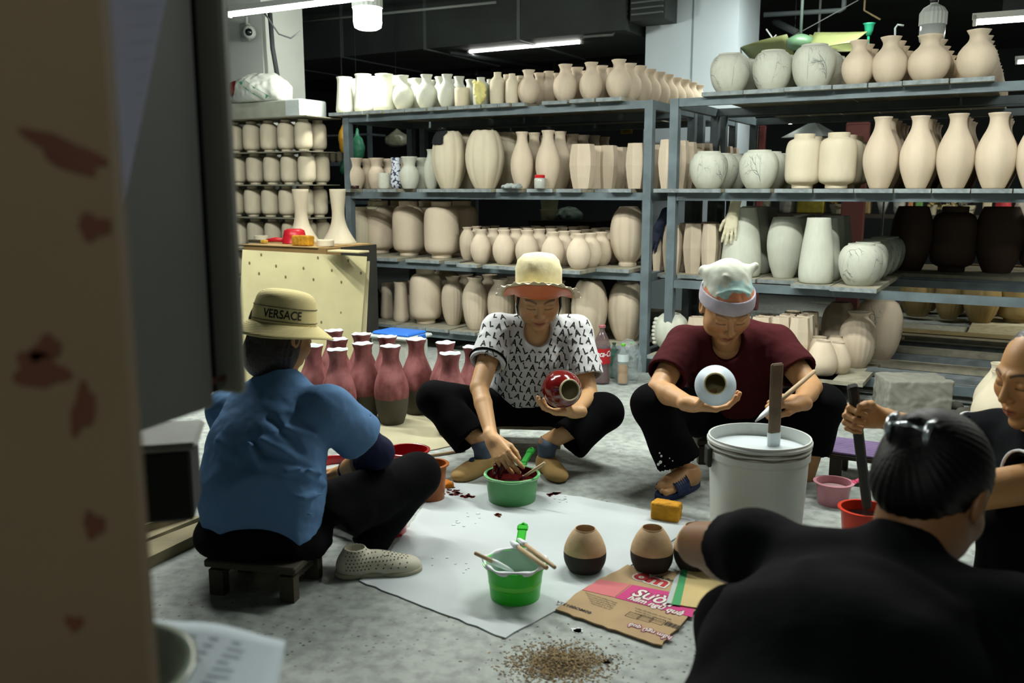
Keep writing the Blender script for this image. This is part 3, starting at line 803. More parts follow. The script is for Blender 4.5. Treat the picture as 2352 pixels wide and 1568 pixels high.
def hand_f(P, w, d, n, thint, curls, thumb=(.6, .7, .35), sc=1.0, tcurl=(.35, .35), spread=.05):
    """palm normal n, d wrist->fingers, thint: the side of the thumb"""
    d = nv(d); n = nv(np.asarray(n, float)-np.dot(n, d)*d); t = np.cross(n, d)
    if np.dot(t, thint) < 0: t = -t
    S = sc; D = None
    wid = (.027, .009, -.009, -.026); ln = (.082, .086, .083, .075)
    FL = ((.040, .025, .019), (.044, .028, .020), (.041, .026, .019), (.032, .020, .017))
    palm = rc(P, w-d*.02*S, w+d*.015*S, .0235*S, .025*S)
    base = []
    for i in range(4):
        k = w+d*ln[i]*S+t*wid[i]*S; base.append(k)
        palm = smin(palm, rc(P, w+d*.012*S+t*wid[i]*.55*S, k, .0155*S, .0112*S), .012*S)
    palm = smin(palm, rc(P, w+d*.02*S+t*.018*S+n*.006*S, w+d*.055*S+t*.024*S+n*.008*S, .016*S, .011*S), .012*S)   # ball of the thumb
    D = palm
    for i in range(4):
        a = 0; p = base[i]; r = (.0092, .0094, .0088, .0078)[i]*S; f = None
        for j in range(3):
            a += curls[i][j]
            u = nv(math.cos(a)*d+math.sin(a)*n+t*spread*(1.5-i)*math.cos(a))
            p2 = p+u*FL[i][j]*S; r2 = r*(.93 if j < 2 else .82)
            g = rc(P, p, p2, r, r2)
            if j: g = np.minimum(g, sph(P, p, r*1.06))
            f = g if f is None else smin(f, g, .003*S)
            p, r = p2, r2
        D = np.where(np.abs(D-f) < 9e9, smin(D, f, .0045*S), D)
    p = w+d*.024*S+t*.024*S+n*.006*S; u = nv(d*thumb[0]+t*thumb[1]+n*thumb[2]); r = .0125*S
    f = None
    for j, L_ in enumerate((.040, .030, .024)):
        p2 = p+u*L_*S; g = rc(P, p, p2, r, r*.88); f = g if f is None else smin(f, g, .004*S)
        p = p2; r *= .88
        if j < 2: u = nv(u+d*tcurl[j]-t*tcurl[j]*.8+n*tcurl[j]*.3)
    return smin(D, f, .006*S)
def arm_f(P, sh, el, wr, r=(.048, .037, .035, .0225)):
    d = rc(P, sh, el, r[0], r[1])
    m = el+(wr-el)*.32
    d = smin(d, rc(P, el, m, r[2]*.95, r[2]*.98), .008)
    d = smin(d, rc(P, m, wr, r[2]*.98, r[3]), .006)
    return d
def mesh_arm(sh, el, wr, hand=None, h=.0027, r=(.048, .037, .035, .0225), ext=.13):
    pts = np.array([sh*.5+el*.5, el, wr]); lo = pts.min(0)-.06; hi = pts.max(0)+.06
    if hand:
        tip = wr+nv(hand['d'])*ext; lo = np.minimum(lo, np.minimum(tip, wr)-.08); hi = np.maximum(hi, np.maximum(tip, wr)+.08)
    def f(P):
        d = arm_f(P, sh, el, wr, r)
        if hand: d = smin(d, hand_f(P, wr, hand['d'], hand['n'], hand['t'], hand['c'], hand.get('th', (.6, .7, .35)), hand.get('s', 1), hand.get('tc', (.35, .35)), hand.get('sp', .05)), .012)
        return d
    return surface(f, lo, hi, h)
def skin_mat(name, c):
    return M(name, (1, 1, 1), rough=.48, attr=True, bump=.12, bs=220, spec=.4, var=.10, vs=9)
def head_mesh(c, R, s, neck, h=.0023, rn=(.050, .056), open_eyes=False):
    lo = np.minimum(c, neck)-.15*s; hi = np.maximum(c, neck)+.15*s
    nk = loc2w(c, R, (0, -.022*s, -.06*s))
    def f(P):
        return smin(head_f(P, c, R, s, open_eyes=open_eyes), rc(P, nk, neck, rn[0]*s, rn[1]*s), .022)
    return surface(f, lo, hi, h)
def body(parent, parts, base, headinfo=None, mat=None):
    """one mesh for all the bare skin"""
    V, Q = joinVF(parts)
    o = mk('body', (V, Q), mat, parent, smooth=True)
    if headinfo:
        c, R, s, brow = headinfo; col = head_col(V, c, R, s, base, brow)
    else: col = np.tile(np.array(base), (len(V), 1))
    set_col(o, col); return o
def cloth(name, f, pts, pad, h, mat, parent, label=None):
    pts = np.array(pts); V, Q = surface(f, pts.min(0)-pad, pts.max(0)+pad, h)
    return mk(name, (V, Q), mat, parent, smooth=True, label=label), V, Q
def sleeve(P, sh, el, fr, r0, r1, k=.0):
    e = sh+(el-sh)*fr; U = nv(el-sh)
    d = rc(P, sh, e+U*.05, r0, r1)
    d = smax(d, (P-e)@U, .004)
    inn = rc(P, e-U*.03, e+U*.1, r1-.016, r1-.012)
    return smax(d, -inn, .004)
def leg_f(P, hip, knee, hem, r=(.092, .068, .062, .07)):
    d = smin(rc(P, hip, knee, r[0], r[1]), rc(P, knee, hem, r[2], r[3]), .025)
    return d
def cuthem(P, d, knee, hem, rin):
    U = nv(hem-knee); d = np.maximum(d, (P-hem)@U)
    return np.maximum(d, -rc(P, hem-U*.04, hem+U*.1, rin, rin))
def shoe_mesh(heel, toe, hgt=.075, wid=.044, col_h=.0, h=.003, foot=False):
    """heel, toe: floor points"""
    f_ = nv(toe-heel); Lr = np.linalg.norm(toe-heel); r_ = np.cross(f_, EZ); R = np.array((r_, f_, EZ))
    def f(P):
        q = (P-heel)@R.T
        m = q
        d = ells(m, (0, .045, .030), (.036, .045, .046))
        d = smin(d, ells(m, (0, Lr*.42, .030), (wid*.86, .075, .040)), .03)
        d = smin(d, ells(m, (.004, Lr-.062, .020), (wid, .062, .030)), .03)
        d = smin(d, rc(m, A(0, .05, .04), A(0, .055, hgt), .032, .030), .02)
        d = smax(d, -(q[:, 2]-.001), .004)
        d = smax(d, q[:, 2]-hgt, .006)
        if not foot: d = np.maximum(d, -rc(m, A(0, .055, hgt-.02), A(0, .058, hgt+.05), .026, .030))
        return d
    c = (heel+toe)/2
    return surface(f, np.minimum(heel, toe)-A(.06, .06, .004), np.maximum(heel, toe)+A(.06, .06, hgt+.01), h), R
def project_decals(V, Q, items, thick=.0012):
    """items: list of (origin, direction, xaxis, yaxis, Vtext, Ftext) ; throws flat letters on the cloth surface"""
    bv = BVHTree.FromPolygons([tuple(v) for v in V], [tuple(q) for q in Q])
    mb = MB()
    for o_, d_, x_, y_, tv, tf in items:
        hit = bv.ray_cast(Vector(o_), Vector(d_))
        if hit[0] is None: continue
        n = np.array(hit[1]); n = n if np.dot(n, d_) < 0 else -n
        if -np.dot(n, d_) < .25: continue
        c = np.array(hit[0]); x = nv(x_-np.dot(x_, n)*n); y = nv(y_-np.dot(y_, n)*n-np.dot(y_, x)*x)
        vs = []
        for v in tv:
            p = c+v[0]*x+v[1]*y+n*.02
            h2 = bv.ray_cast(Vector(p), Vector(-n), .05)
            q = np.array(h2[0]) if h2[0] is not None else c+v[0]*x+v[1]*y
            vs.append(q+n*thick)
        mb.add(vs, tf)
    return mb
FL0 = (0, 0, 0)
m_skin = skin_mat('skin', '#c08e66')
m_hair = M('hair_black', '#120d0b', rough=.42, spec=.5, bump=.6, bs=90, var=.5, vs=60)
m_black = M('black_cloth', '#060708', rough=.95, bump=.3, bs=30, spec=.08)
SK1, SK2, SK3, SK4 = C('#c4996c'), C('#b98c60'), C('#b98856'), C('#8f6440')
FL0 = (0, 0, 0)
# ================= middle woman
def middle_woman():
    root = thing('person', 'woman in lettered white T-shirt and ruffled sun hat, seated painting a dark red pot', 'person', onz(1200, 1040))
    pel = at(1212, 930, 3.74); chest = at(1226, 812, 3.64); nb = at(1230, 748, 3.60)
    shR, shL = at(1143, 757, 3.57), at(1322, 760, 3.62)
    elR, wrR = at(1101, 890, 3.36), at(1130, 1008, 3.13)
    elL, wrL = at(1352, 905, 3.50), at(1323, 945, 3.28)
    X = nv(shL-shR)
    hc = at(1237, 677, 3.50); HR = frame((.04, -.86, -.50), (0, 0, 1)); hs = 1.10
    hR = dict(d=at(1163, 1062, 3.05)-wrR, n=A(.3, .75, -.45), t=A(1, 0, 0), c=[(.35, .5, .3), (.45, .55, .35), (.6, .6, .4), (.75, .7, .4)], th=(.8, .4, .5), sp=.08)
    hL = dict(d=A(-1, -.15, .02), n=A(.1, .15, 1), t=A(0, -1, .1), c=[(.35, .45, .35), (.4, .5, .4), (.4, .5, .4), (.45, .5, .4)], th=(.45, .75, .5))
    kneeR, kneeL = at(1000, 916, 3.46), at(1388, 946, 3.44)
    hemR, hemL = at(1082, 1010, 3.36), at(1306, 1012, 3.36)
    sR_, sL_ = (onz(1128, 1076), onz(1066, 1101)), (onz(1244, 1072), onz(1290, 1108))
    anR, anL = [h_+nv(t_-h_)*.052+EZ*.115 for h_, t_ in (sR_, sL_)]
    parts = [head_mesh(hc, HR, hs, at(1231, 765, 3.60)), mesh_arm(shR, elR, wrR, hR), mesh_arm(shL, elL, wrL, hL)]
    chf = lambda P: ells(P, at(1231, 785, 3.64), (.11, .085, .09))
    parts.append(surface(chf, at(1231, 790, 3.60)-.15, at(1231, 790, 3.60)+.15, .008))
    for kn, an in ((kneeR, anR), (kneeL, anL)):
        parts.append(surface(lambda P: rc(P, kn, an, .045, .033), np.minimum(kn, an)-.05, np.maximum(kn, an)+.05, .006))
    body(root, parts, SK1, (hc, HR, hs, .8), m_skin)
    # tee
    rings = [(pel+A(0, 0, .02), .165, .125), (pel*.5+chest*.5, .158, .118), (chest, .165, .118), (at(1229, 764, 3.61), .150, .085)]
    fw = nv(np.cross(X, A(0, 0, 1)))*-1
    if fw[1] > 0: fw = -fw
    fl = [([at(1180, 800, 3.5), at(1215, 880, 3.5)], .012, .008), ([at(1150, 840, 3.5), at(1190, 905, 3.5), at(1260, 915, 3.5)], .011, .009),
          ([at(1300, 800, 3.5), at(1275, 850, 3.5), at(1290, 890, 3.5)], .012, .010), ([at(1330, 810, 3.55), at(1295, 860, 3.5)], .010, .009),
          ([at(1160, 760, 3.5), at(1165, 830, 3.5)], .012, .008), ([at(1200, 905, 3.55), at(1290, 900, 3.55)], .010, .008), ([at(1190, 740, 3.5), at(1205, 800, 3.5)], .013, .007), ([at(1265, 800, 3.5), at(1250, 880, 3.5)], .012, -.007)]
    def tee(P):
        d = loft(P, rings, X, .03)
        d = smin(d, sleeve(P, shR, elR, .60, .066, .072), .035)
        d = smin(d, sleeve(P, shL, elL, .74, .066, .078), .035)
        d = smin(d, rc(P, shR, shL, .058, .058), .03)
        d = d-folds(P, fl)*1.4-.0028*wob(P, 38)-.0012*wob(P, 80)
        d = np.maximum(d, -(P[:, 2]-(pel[2]+.005)))
        nk = ells(P-at(1235, 762, 3.53), FL0, (.056, .085, .066))
        return smax(d, -nk, .006)
    m_t = M('tee_white', '#c3c5c6', rough=.9, bump=.25, bs=40, spec=.2)
    o, V, Q = cloth('t_shirt', tee, [pel, shR, shL, elR, elL, nb], .13, .0058, m_t, root, 'white T-shirt printed all over with black letters A and L')
    tv = {k: text_tris(k, .050, .0014) for k in 'AL'}
    it = []
    for i in range(-12, 13):
        for j in range(-9, 9):
            ch = 'AL'[(i+j*3) % 2]; a = rnd.uniform(-.45, .45)
            c0 = at(1228, 830, 3.2)+A(i*.030+(j % 2)*.015, 0, j*.034+rnd.uniform(-.005, .005))
            vv, ff = tv[ch]; ca, sa = math.cos(a), math.sin(a); sc = .0235/.026
            vv = np.stack([(vv[:, 0]*ca-vv[:, 1]*sa)*sc*.72, (vv[:, 0]*sa+vv[:, 1]*ca)*sc*.85], 1)
            it.append((c0, A(0, 1, -.05), A(1, 0, 0), A(0, 0, 1), vv, ff))
    mk('letter_print', project_decals(V, Q, it), M('print_black', '#111214', rough=.8), root, kind='stuff')
    # black band at the sleeve hem
    uB = nv(elR-shR)
    def band(P): return np.maximum(np.abs(rc(P, shR, shR+(elR-shR)*.60+uB*.05, .066, .072)-.003)-.0032, np.abs((P-(shR+(elR-shR)*.53))@uB)-.0045)
    e_ = shR+(elR-shR)*.54
    tvb, tqb = surface(band, e_-.11, e_+.11, .0028)
    mk('sleeve_band', (tvb, tqb), m_black, root, smooth=True)
    def tr(P):
        d = ells(P-(pel-A(0, 0, .015)), FL0, (.175, .15, .11))
        hR_, hL_ = pel+A(-.09, -.03, -.02), pel+A(.09, -.03, -.02)
        a = cuthem(P, leg_f(P, hR_, kneeR, hemR, (.09, .074, .07, .078)), kneeR, hemR, .062)
        b = cuthem(P, leg_f(P, hL_, kneeL, hemL, (.09, .074, .07, .085)), kneeL, hemL, .066)
        d = smin(d, smin(a, b, .02), .04)-.004*wob(P, 22)
        return smax(d, -(P[:, 2]-.105*(P[:, 1] > 3.60)-.02), .005)
    cloth('trousers', tr, [pel, kneeR, kneeL, hemR, hemL], .13, .0075, m_black, root)
    # socks and shoes
    m_sock = M('sock_blue_grey', '#4d5c70', rough=.95, bump=.3, bs=150); m_sh = M('shoe_tan', '#a98a55', rough=.85, bump=.25, bs=120, var=.2)
    for nm, hl, toe, an in (('shoe', onz(1128, 1076), onz(1066, 1101), anR), ('shoe', onz(1244, 1072), onz(1290, 1108), anL)):
        f_ = nv(toe-hl); toe = hl+f_*.225; (v, q), _ = shoe_mesh(hl, toe, .062)
        mk(nm, (v, q), m_sh, root, smooth=True)
        mk('sock', MB().tube([hl+f_*.05+EZ*.03, hl+f_*.052+EZ*.06, an-EZ*.02, an+nv(kneeR-anR if an is anR else kneeL-anL)*.015], [.032, .0335, .0385, .041], 18), m_sock, root, smooth=True)
        if an is anR:
            c_ = hl+f_*.12+A(0, 0, .066)
            mk('badge', MB().lathe([(0, .0), (.013, 0), (.011, .004), (0, .004)], c_, nv(f_*.5+EZ), n=14), M('badge_navy', '#1d2740'), root)
    # hair
    def hr(P):
        q = ((P-hc)@HR.T)/hs; m = q.copy(); m[:, 0] = np.abs(m[:, 0])
        d = ells(q, (0, -.020, .036), (.080, .095, .089))
        d = smin(d, ells(m, (.060, -.012, -.03), (.020, .045, .07)), .02)
        d = smin(d, ells(q, (0, -.07, -.03), (.065, .04, .07)), .03)
        face = ells(q, (0, .09, -.045), (.066, .10, .088))
        return smax(d, -face, .008)*hs-.0012*np.sin(q[:, 0]*900)
    v, q = surface(hr, hc-.15, hc+.15, .004); mk('hair', (v, q), m_hair, root, smooth=True)
    for sg in (-1, 1): mk('hair_strand', MB().tube([loc2w(hc, HR, (sg*.079, .03, .03)), loc2w(hc, HR, (sg*.086, .035, -.03)), loc2w(hc, HR, (sg*.080, .03, -.085))], [.006, .005, .001], 6), m_hair, root, smooth=True)
    # ruffled hat
    hb = at(1236, 668, 3.475); up = nv(A(.02, -.10, 1)); fx = nv(A(1, -.05, 0)-np.dot(A(1, -.05, 0), up)*up); fy = np.cross(up, fx)   # fy away from camera
    m_hat = M('hat_cream', '#d8cda6', rough=.9, var=.18, vs=25, bump=.5, bs=45, spec=.2); m_or = M('hat_orange_lining', '#d8784a', rough=.45, bump=.3, bs=60, spec=.5)
    V = []; n = 96
    cr = [(.090, -.012), (.091, .02), (.091, .055), (.090, .090), (.081, .120), (.06, .142), (.03, .149), (0, .150)]
    mb = MB().lathe(cr[::-1], hb, up, n=n, ref=fx, rmod=lambda q, z: 1+.02*math.sin(5*q+z*40)+.012*math.sin(11*q+z*90)*(z > .02))
    mk('hat', mb, m_hat, root, smooth=True, label='cream crown of the ruffled hat')
    def brim(off):
        P = np.zeros((7, n+1, 3))
        for i in range(7):
            k = i/6
            for j in range(n+1):
                q = 2*math.pi*j/n; x, y = math.cos(q), math.sin(q)
                fr_ = max(0, -y)**.7; r = .088+.056*k
                z = -.014-.012*k+fr_*.088*k**.8+.002*math.sin(9*q)*k
                P[i, j] = hb+fx*x*r+fy*y*r+up*(z+off)
        return P
    mk('hat_brim', MB().grid(brim(.0015)), m_hat, root, smooth=True, thick=.0015)
    mk('hat_lining', MB().grid(brim(-.0015)[:6]), m_or, root, smooth=True, thick=.001, label='orange satin lining of the turned-up brim')
    P = np.zeros((4, 361, 3))
    for j in range(361):
        q = 2*math.pi*j/360; x, y = math.cos(q), math.sin(q); fr_ = max(0, -y)**.7
        for i in range(4):
            k = i/3; r = .140+.026*k*(1-.35*fr_)+.003*math.sin(26*q)*k; z = -.026+fr_*(.086+.004*k)+.004*math.sin(26*q+1)*k+.003*k*math.sin(11*q)
            P[i, j] = hb+fx*x*r+fy*y*r+up*z
    mk('hat_ruffle', MB().grid(P), M('ruffle_cream', '#eee6cc', rough=.9), root, smooth=True, thick=.001)
    return locals()
W2 = middle_woman()
# ================= woman in maroon
def maroon_woman():
    root = thing('person', 'woman in maroon T-shirt and printed white head cloth, seated behind the white bucket', 'person', onz(1680, 1090))
    pel = at(1690, 945, 3.52); chest = at(1680, 830, 3.42); nb = at(1672, 765, 3.38)
    shR, shL = at(1572, 790, 3.36), at(1782, 790, 3.36)
    elR, wrR = at(1512, 895, 3.17), at(1586, 928, 3.0)
    elL, wrL = at(1862, 890, 3.18), at(1838, 925, 2.98)
    X = nv(shL-shR)
    hc = at(1668, 703, 3.24); HR = frame((.02, -.80, -.60), (0, 0, 1)); hs = 1.12
    hR = dict(d=A(.95, -.22, -.02), n=A(.05, -.15, 1), t=A(-.1, -.3, 1), c=[(.35, .5, .4), (.35, .45, .4), (.35, .45, .35), (.35, .45, .35)], th=(.35, .6, .75), s=1.05)
    hL = dict(d=A(-.93, -.3, .18), n=A(.15, .35, -.9), t=A(0, -.6, .75), c=[(.75, .9, .5), (.9, 1.1, .6), (1.0, 1.1, .6), (1.0, 1.1, .6)], th=(.85, .3, .4), s=1.05)
    kneeR, kneeL = at(1500, 930, 3.18), at(1890, 930, 3.2)
    hemR, hemL = at(1560, 1060, 3.16), at(1862, 1025, 3.25)
    anR, anL = at(1585, 1120, 3.22), at(1850, 1090, 3.3)
    parts = [head_mesh(hc, HR, hs, at(1670, 790, 3.38)), mesh_arm(shR, elR, wrR, hR, r=(.052, .042, .040, .025)), mesh_arm(shL, elL, wrL, hL, r=(.052, .042, .040, .025))]
    cc_ = at(1672, 810, 3.41)
    parts.append(surface(lambda P: ells(P-cc_, FL0, (.12, .09, .10)), cc_-.16, cc_+.16, .008))
    for kn, an in ((kneeR, anR), (kneeL, anL)):
        parts.append(surface(lambda P: rc(P, kn, an, .05, .036), np.minimum(kn, an)-.06, np.maximum(kn, an)+.06, .006))
    (v, q), _ = shoe_mesh(onz(1600, 1117), onz(1600, 1117)+nv(onz(1520, 1146)-onz(1600, 1117))*.215, .07, .04, foot=True); v[:, 2] += .022; parts.append((v, q))
    toe0 = onz(1600, 1117)+nv(onz(1520, 1146)-onz(1600, 1117))*.205+EZ*.034; sd = nv(np.cross(nv(onz(1520, 1146)-onz(1600, 1117)), EZ)); fd = nv(onz(1520, 1146)-onz(1600, 1117))
    for i, (o_, r_) in enumerate(((-.026, .0125), (-.008, .0095), (.007, .009), (.02, .0085), (.032, .008))):
        a = toe0+sd*(o_)*1.0-fd*(.0 if i < 2 else .006*i); parts.append(surface(lambda P: rc(P, a-fd*.03, a+fd*.012, r_, r_), a-.06, a+.06, .003))
    body(root, parts, SK2, (hc, HR, hs, .5), m_skin)
    rings = [(pel+A(0, 0, .0), .185, .14), (pel*.5+chest*.5, .185, .135), (chest, .19, .13), (at(1677, 785, 3.38), .165, .09)]
    fl = [([at(1590, 790, 3.3), at(1600, 850, 3.25)], .012, .010), ([at(1765, 790, 3.3), at(1755, 860, 3.25)], .012, .010), ([at(1620, 860, 3.25), at(1690, 900, 3.25), at(1750, 870, 3.25)], .014, .010), ([at(1625, 820, 3.25), at(1650, 890, 3.25)], .012, .008)]
    def tee(P):
        d = loft(P, rings, X, .03)
        d = smin(d, sleeve(P, shR, elR, .70, .072, .078), .035)
        d = smin(d, sleeve(P, shL, elL, .66, .072, .078), .035)
        d = smin(d, rc(P, shR, shL, .062, .062), .03)
        d = d-folds(P, fl)*1.4-.0026*wob(P, 34)-.0012*wob(P, 75)
        d = np.maximum(d, -(P[:, 2]-(pel[2]-.04)))
        return smax(d, -ells(P-at(1671, 785, 3.30), FL0, (.060, .085, .074)), .006)
    m_t = M('tee_maroon', '#3d1015', rough=.92, bump=.25, bs=50, spec=.15)
    cloth('t_shirt', tee, [pel, shR, shL, elR, elL, nb], .13, .0065, m_t, root)
    def tr(P):
        d = ells(P-(pel-A(0, 0, .01)), FL0, (.19, .16, .12))
        a = cuthem(P, leg_f(P, pel+A(-.1, -.03, -.01), kneeR, hemR, (.10, .080, .072, .085)), kneeR, hemR, .07)
        b = cuthem(P, leg_f(P, pel+A(.1, -.03, -.01), kneeL, hemL, (.10, .080, .072, .08)), kneeL, hemL, .066)
        d = smin(d, smin(a, b, .02), .04)-.004*wob(P, 22)
        return smax(d, -(P[:, 2]-.105*(P[:, 1] > 3.4)-.02), .005)
    cloth('trousers', tr, [pel, kneeR, kneeL, hemR, hemL], .13, .0078, m_black, root)
    sp_ = MB()
    for i, (px, py, r_) in enumerate(((1517, 1061, .006), (1512, 1066, .005), (1519, 1047, .004), (1515, 1040, .003), (1538, 1052, .002), (1527, 1070, .002), (1545, 1058, .002))):
        c_ = at(px, py, 3.075); sp_.ell(c_, (r_, .003, r_*1.1), n=8, k=6)
    mk('paint_splash', sp_, M('paint_white', '#d8dde0', rough=.4), root)
    def hr(P):
        q = ((P-hc)@HR.T)/hs
        d = ells(q, (0, -.022, .030), (.079, .092, .080)); d = smin(d, ells(q, (0, -.07, -.03), (.06, .04, .06)), .03)
        return smax(d, -ells(q, (0, .09, -.04), (.070, .10, .10)), .008)*hs
    v, q = surface(hr, hc-.15, hc+.15, .005); mk('hair', (v, q), m_hair, root, smooth=True)
    # head cloth, wrapped round the head just above the brows
    cen = A(0, -.014, .030)
    wpl = lambda q: q[:, 2]-(.020+.26*q[:, 1])
    def hcl(P):
        q = ((P-hc)@HR.T)/hs
        d = ells(q, cen, (.084, .101, .096))
        d = smin(d, ells(q, (.004, -.045, .105), (.050, .050, .042)), .05)
        d = smin(d, rc(q, A(-.05, -.055, .095), A(-.088, -.075, .108), .018, .012), .03)
        d = smin(d, rc(q, A(.055, -.06, .09), A(.076, -.08, .085), .022, .016), .03)
        d = d-folds(q, [([A(-.06, .04, .09), A(0, .045, .115), A(.06, .04, .09)], .006, .004), ([A(-.05, .02, .10), A(.03, .0, .135)], .006, .004), ([A(-.02, .06, .09), A(.0, -.01, .13)], .006, -.003)])-.0016*wob(q, 80)
        return np.maximum(d, -(wpl(q)-.004))*hs
    v, q = surface(hcl, hc-.2, hc+.2, .0042)
    m_hc = M('head_cloth', (1, 1, 1), rough=.85, attr=True, bump=.2, bs=60, spec=.2)
    o = mk('head_cloth', (v, q), m_hc, root, smooth=True)
    L = ((v-hc)@HR.T)/hs; wl = wpl(L); col = np.tile(np.array(C('#b9bdb0')), (len(v), 1))
    ed = .058+.020*np.sin(L[:, 0]*45+2)*np.clip(1-np.abs(L[:, 0])/.09, 0, 1)+.004*np.sin(L[:, 0]*170)
    fr = L[:, 1] > -.02
    col[(wl < ed+.030) & fr & (L[:, 0] < .05)] = C('#a3c2be'); col[(wl < ed) & fr] = C('#c98462'); set_col(o, col)
    def bandf(P):
        q = ((P-hc)@HR.T)/hs; w_ = wpl(q)-.022
        d = np.maximum(np.abs(ells(q, cen, (.0865, .1035, .100)))-.0030, np.abs(w_)-.0235)
        return (d-folds(q, [([A(-.08, .03, .030), A(0, .092, .046), A(.08, .03, .030)], .004, .0018)]))*hs
    v, q = surface(bandf, hc-.15, hc+.15, .003)
    bo = mk('head_band', (v, q), M('band_lilac', '#b3adb9', rough=.85, var=.12, vs=30, bump=.2, bs=90), root, smooth=True, label='pale lilac rolled band with faded lettering')
    tv, tf = text_tris('AMERICA', .024, .0008)
    bv = []
    for a_ in tv:
        th = -a_[0]/.088; y_ = .1062*math.cos(th)-.014; z_ = a_[1]+.020+.26*y_+.024
        k_ = math.sqrt(max(.1, 1-((z_-.03)/.104)**2)); bv.append(loc2w(hc, HR, (.0892*math.sin(th)*k_*hs, (.1062*math.cos(th)*k_-.014)*hs, z_*hs)))
    mk('lettering', MB().add(bv, tf), M('faded_letter', '#8f8a9e'), bo)
    # slipper
    hl = onz(1606, 1115); f_ = nv(onz(1520, 1146)-onz(1600, 1117)); s_ = np.cross(f_, EZ)
    m_sl = M('slipper_blue', '#1b2c55', rough=.55)
    poly = []
    for i in range(24):
        q = 2*math.pi*i/24; y = .125+.128*math.cos(q); x = (.036+.012*math.cos(q))*math.sin(q); poly.append((hl+f_*y+s_*x)[:2])
    mk('slipper_sole', MB().prism(poly[::-1], .001, .022), m_sl, root)
    P = np.zeros((9, 6, 3))
    for i in range(9):
        a = math.pi*i/8
        for j in range(6): P[i, j] = hl+f_*(.125+.014*j)+s_*(.052*math.cos(a))+EZ*(.018+.062*math.sin(a)**.8*(1-.06*j))
    mk('slipper_strap', MB().grid(P), m_sl, root, smooth=True, thick=.004)
    rb = MB()
    for i in range(7):
        j = .125+.011*i; rb.tube([hl+f_*j+s_*(.052*math.cos(a_))+EZ*(.021+.062*math.sin(a_)**.8*(1-.05*i)) for a_ in np.linspace(.2, 2.94, 9)], .0018, 5)
    mk('strap_ribs', rb, M('slipper_dark', '#101b38'), root)
    return locals()
W3 = maroon_woman()
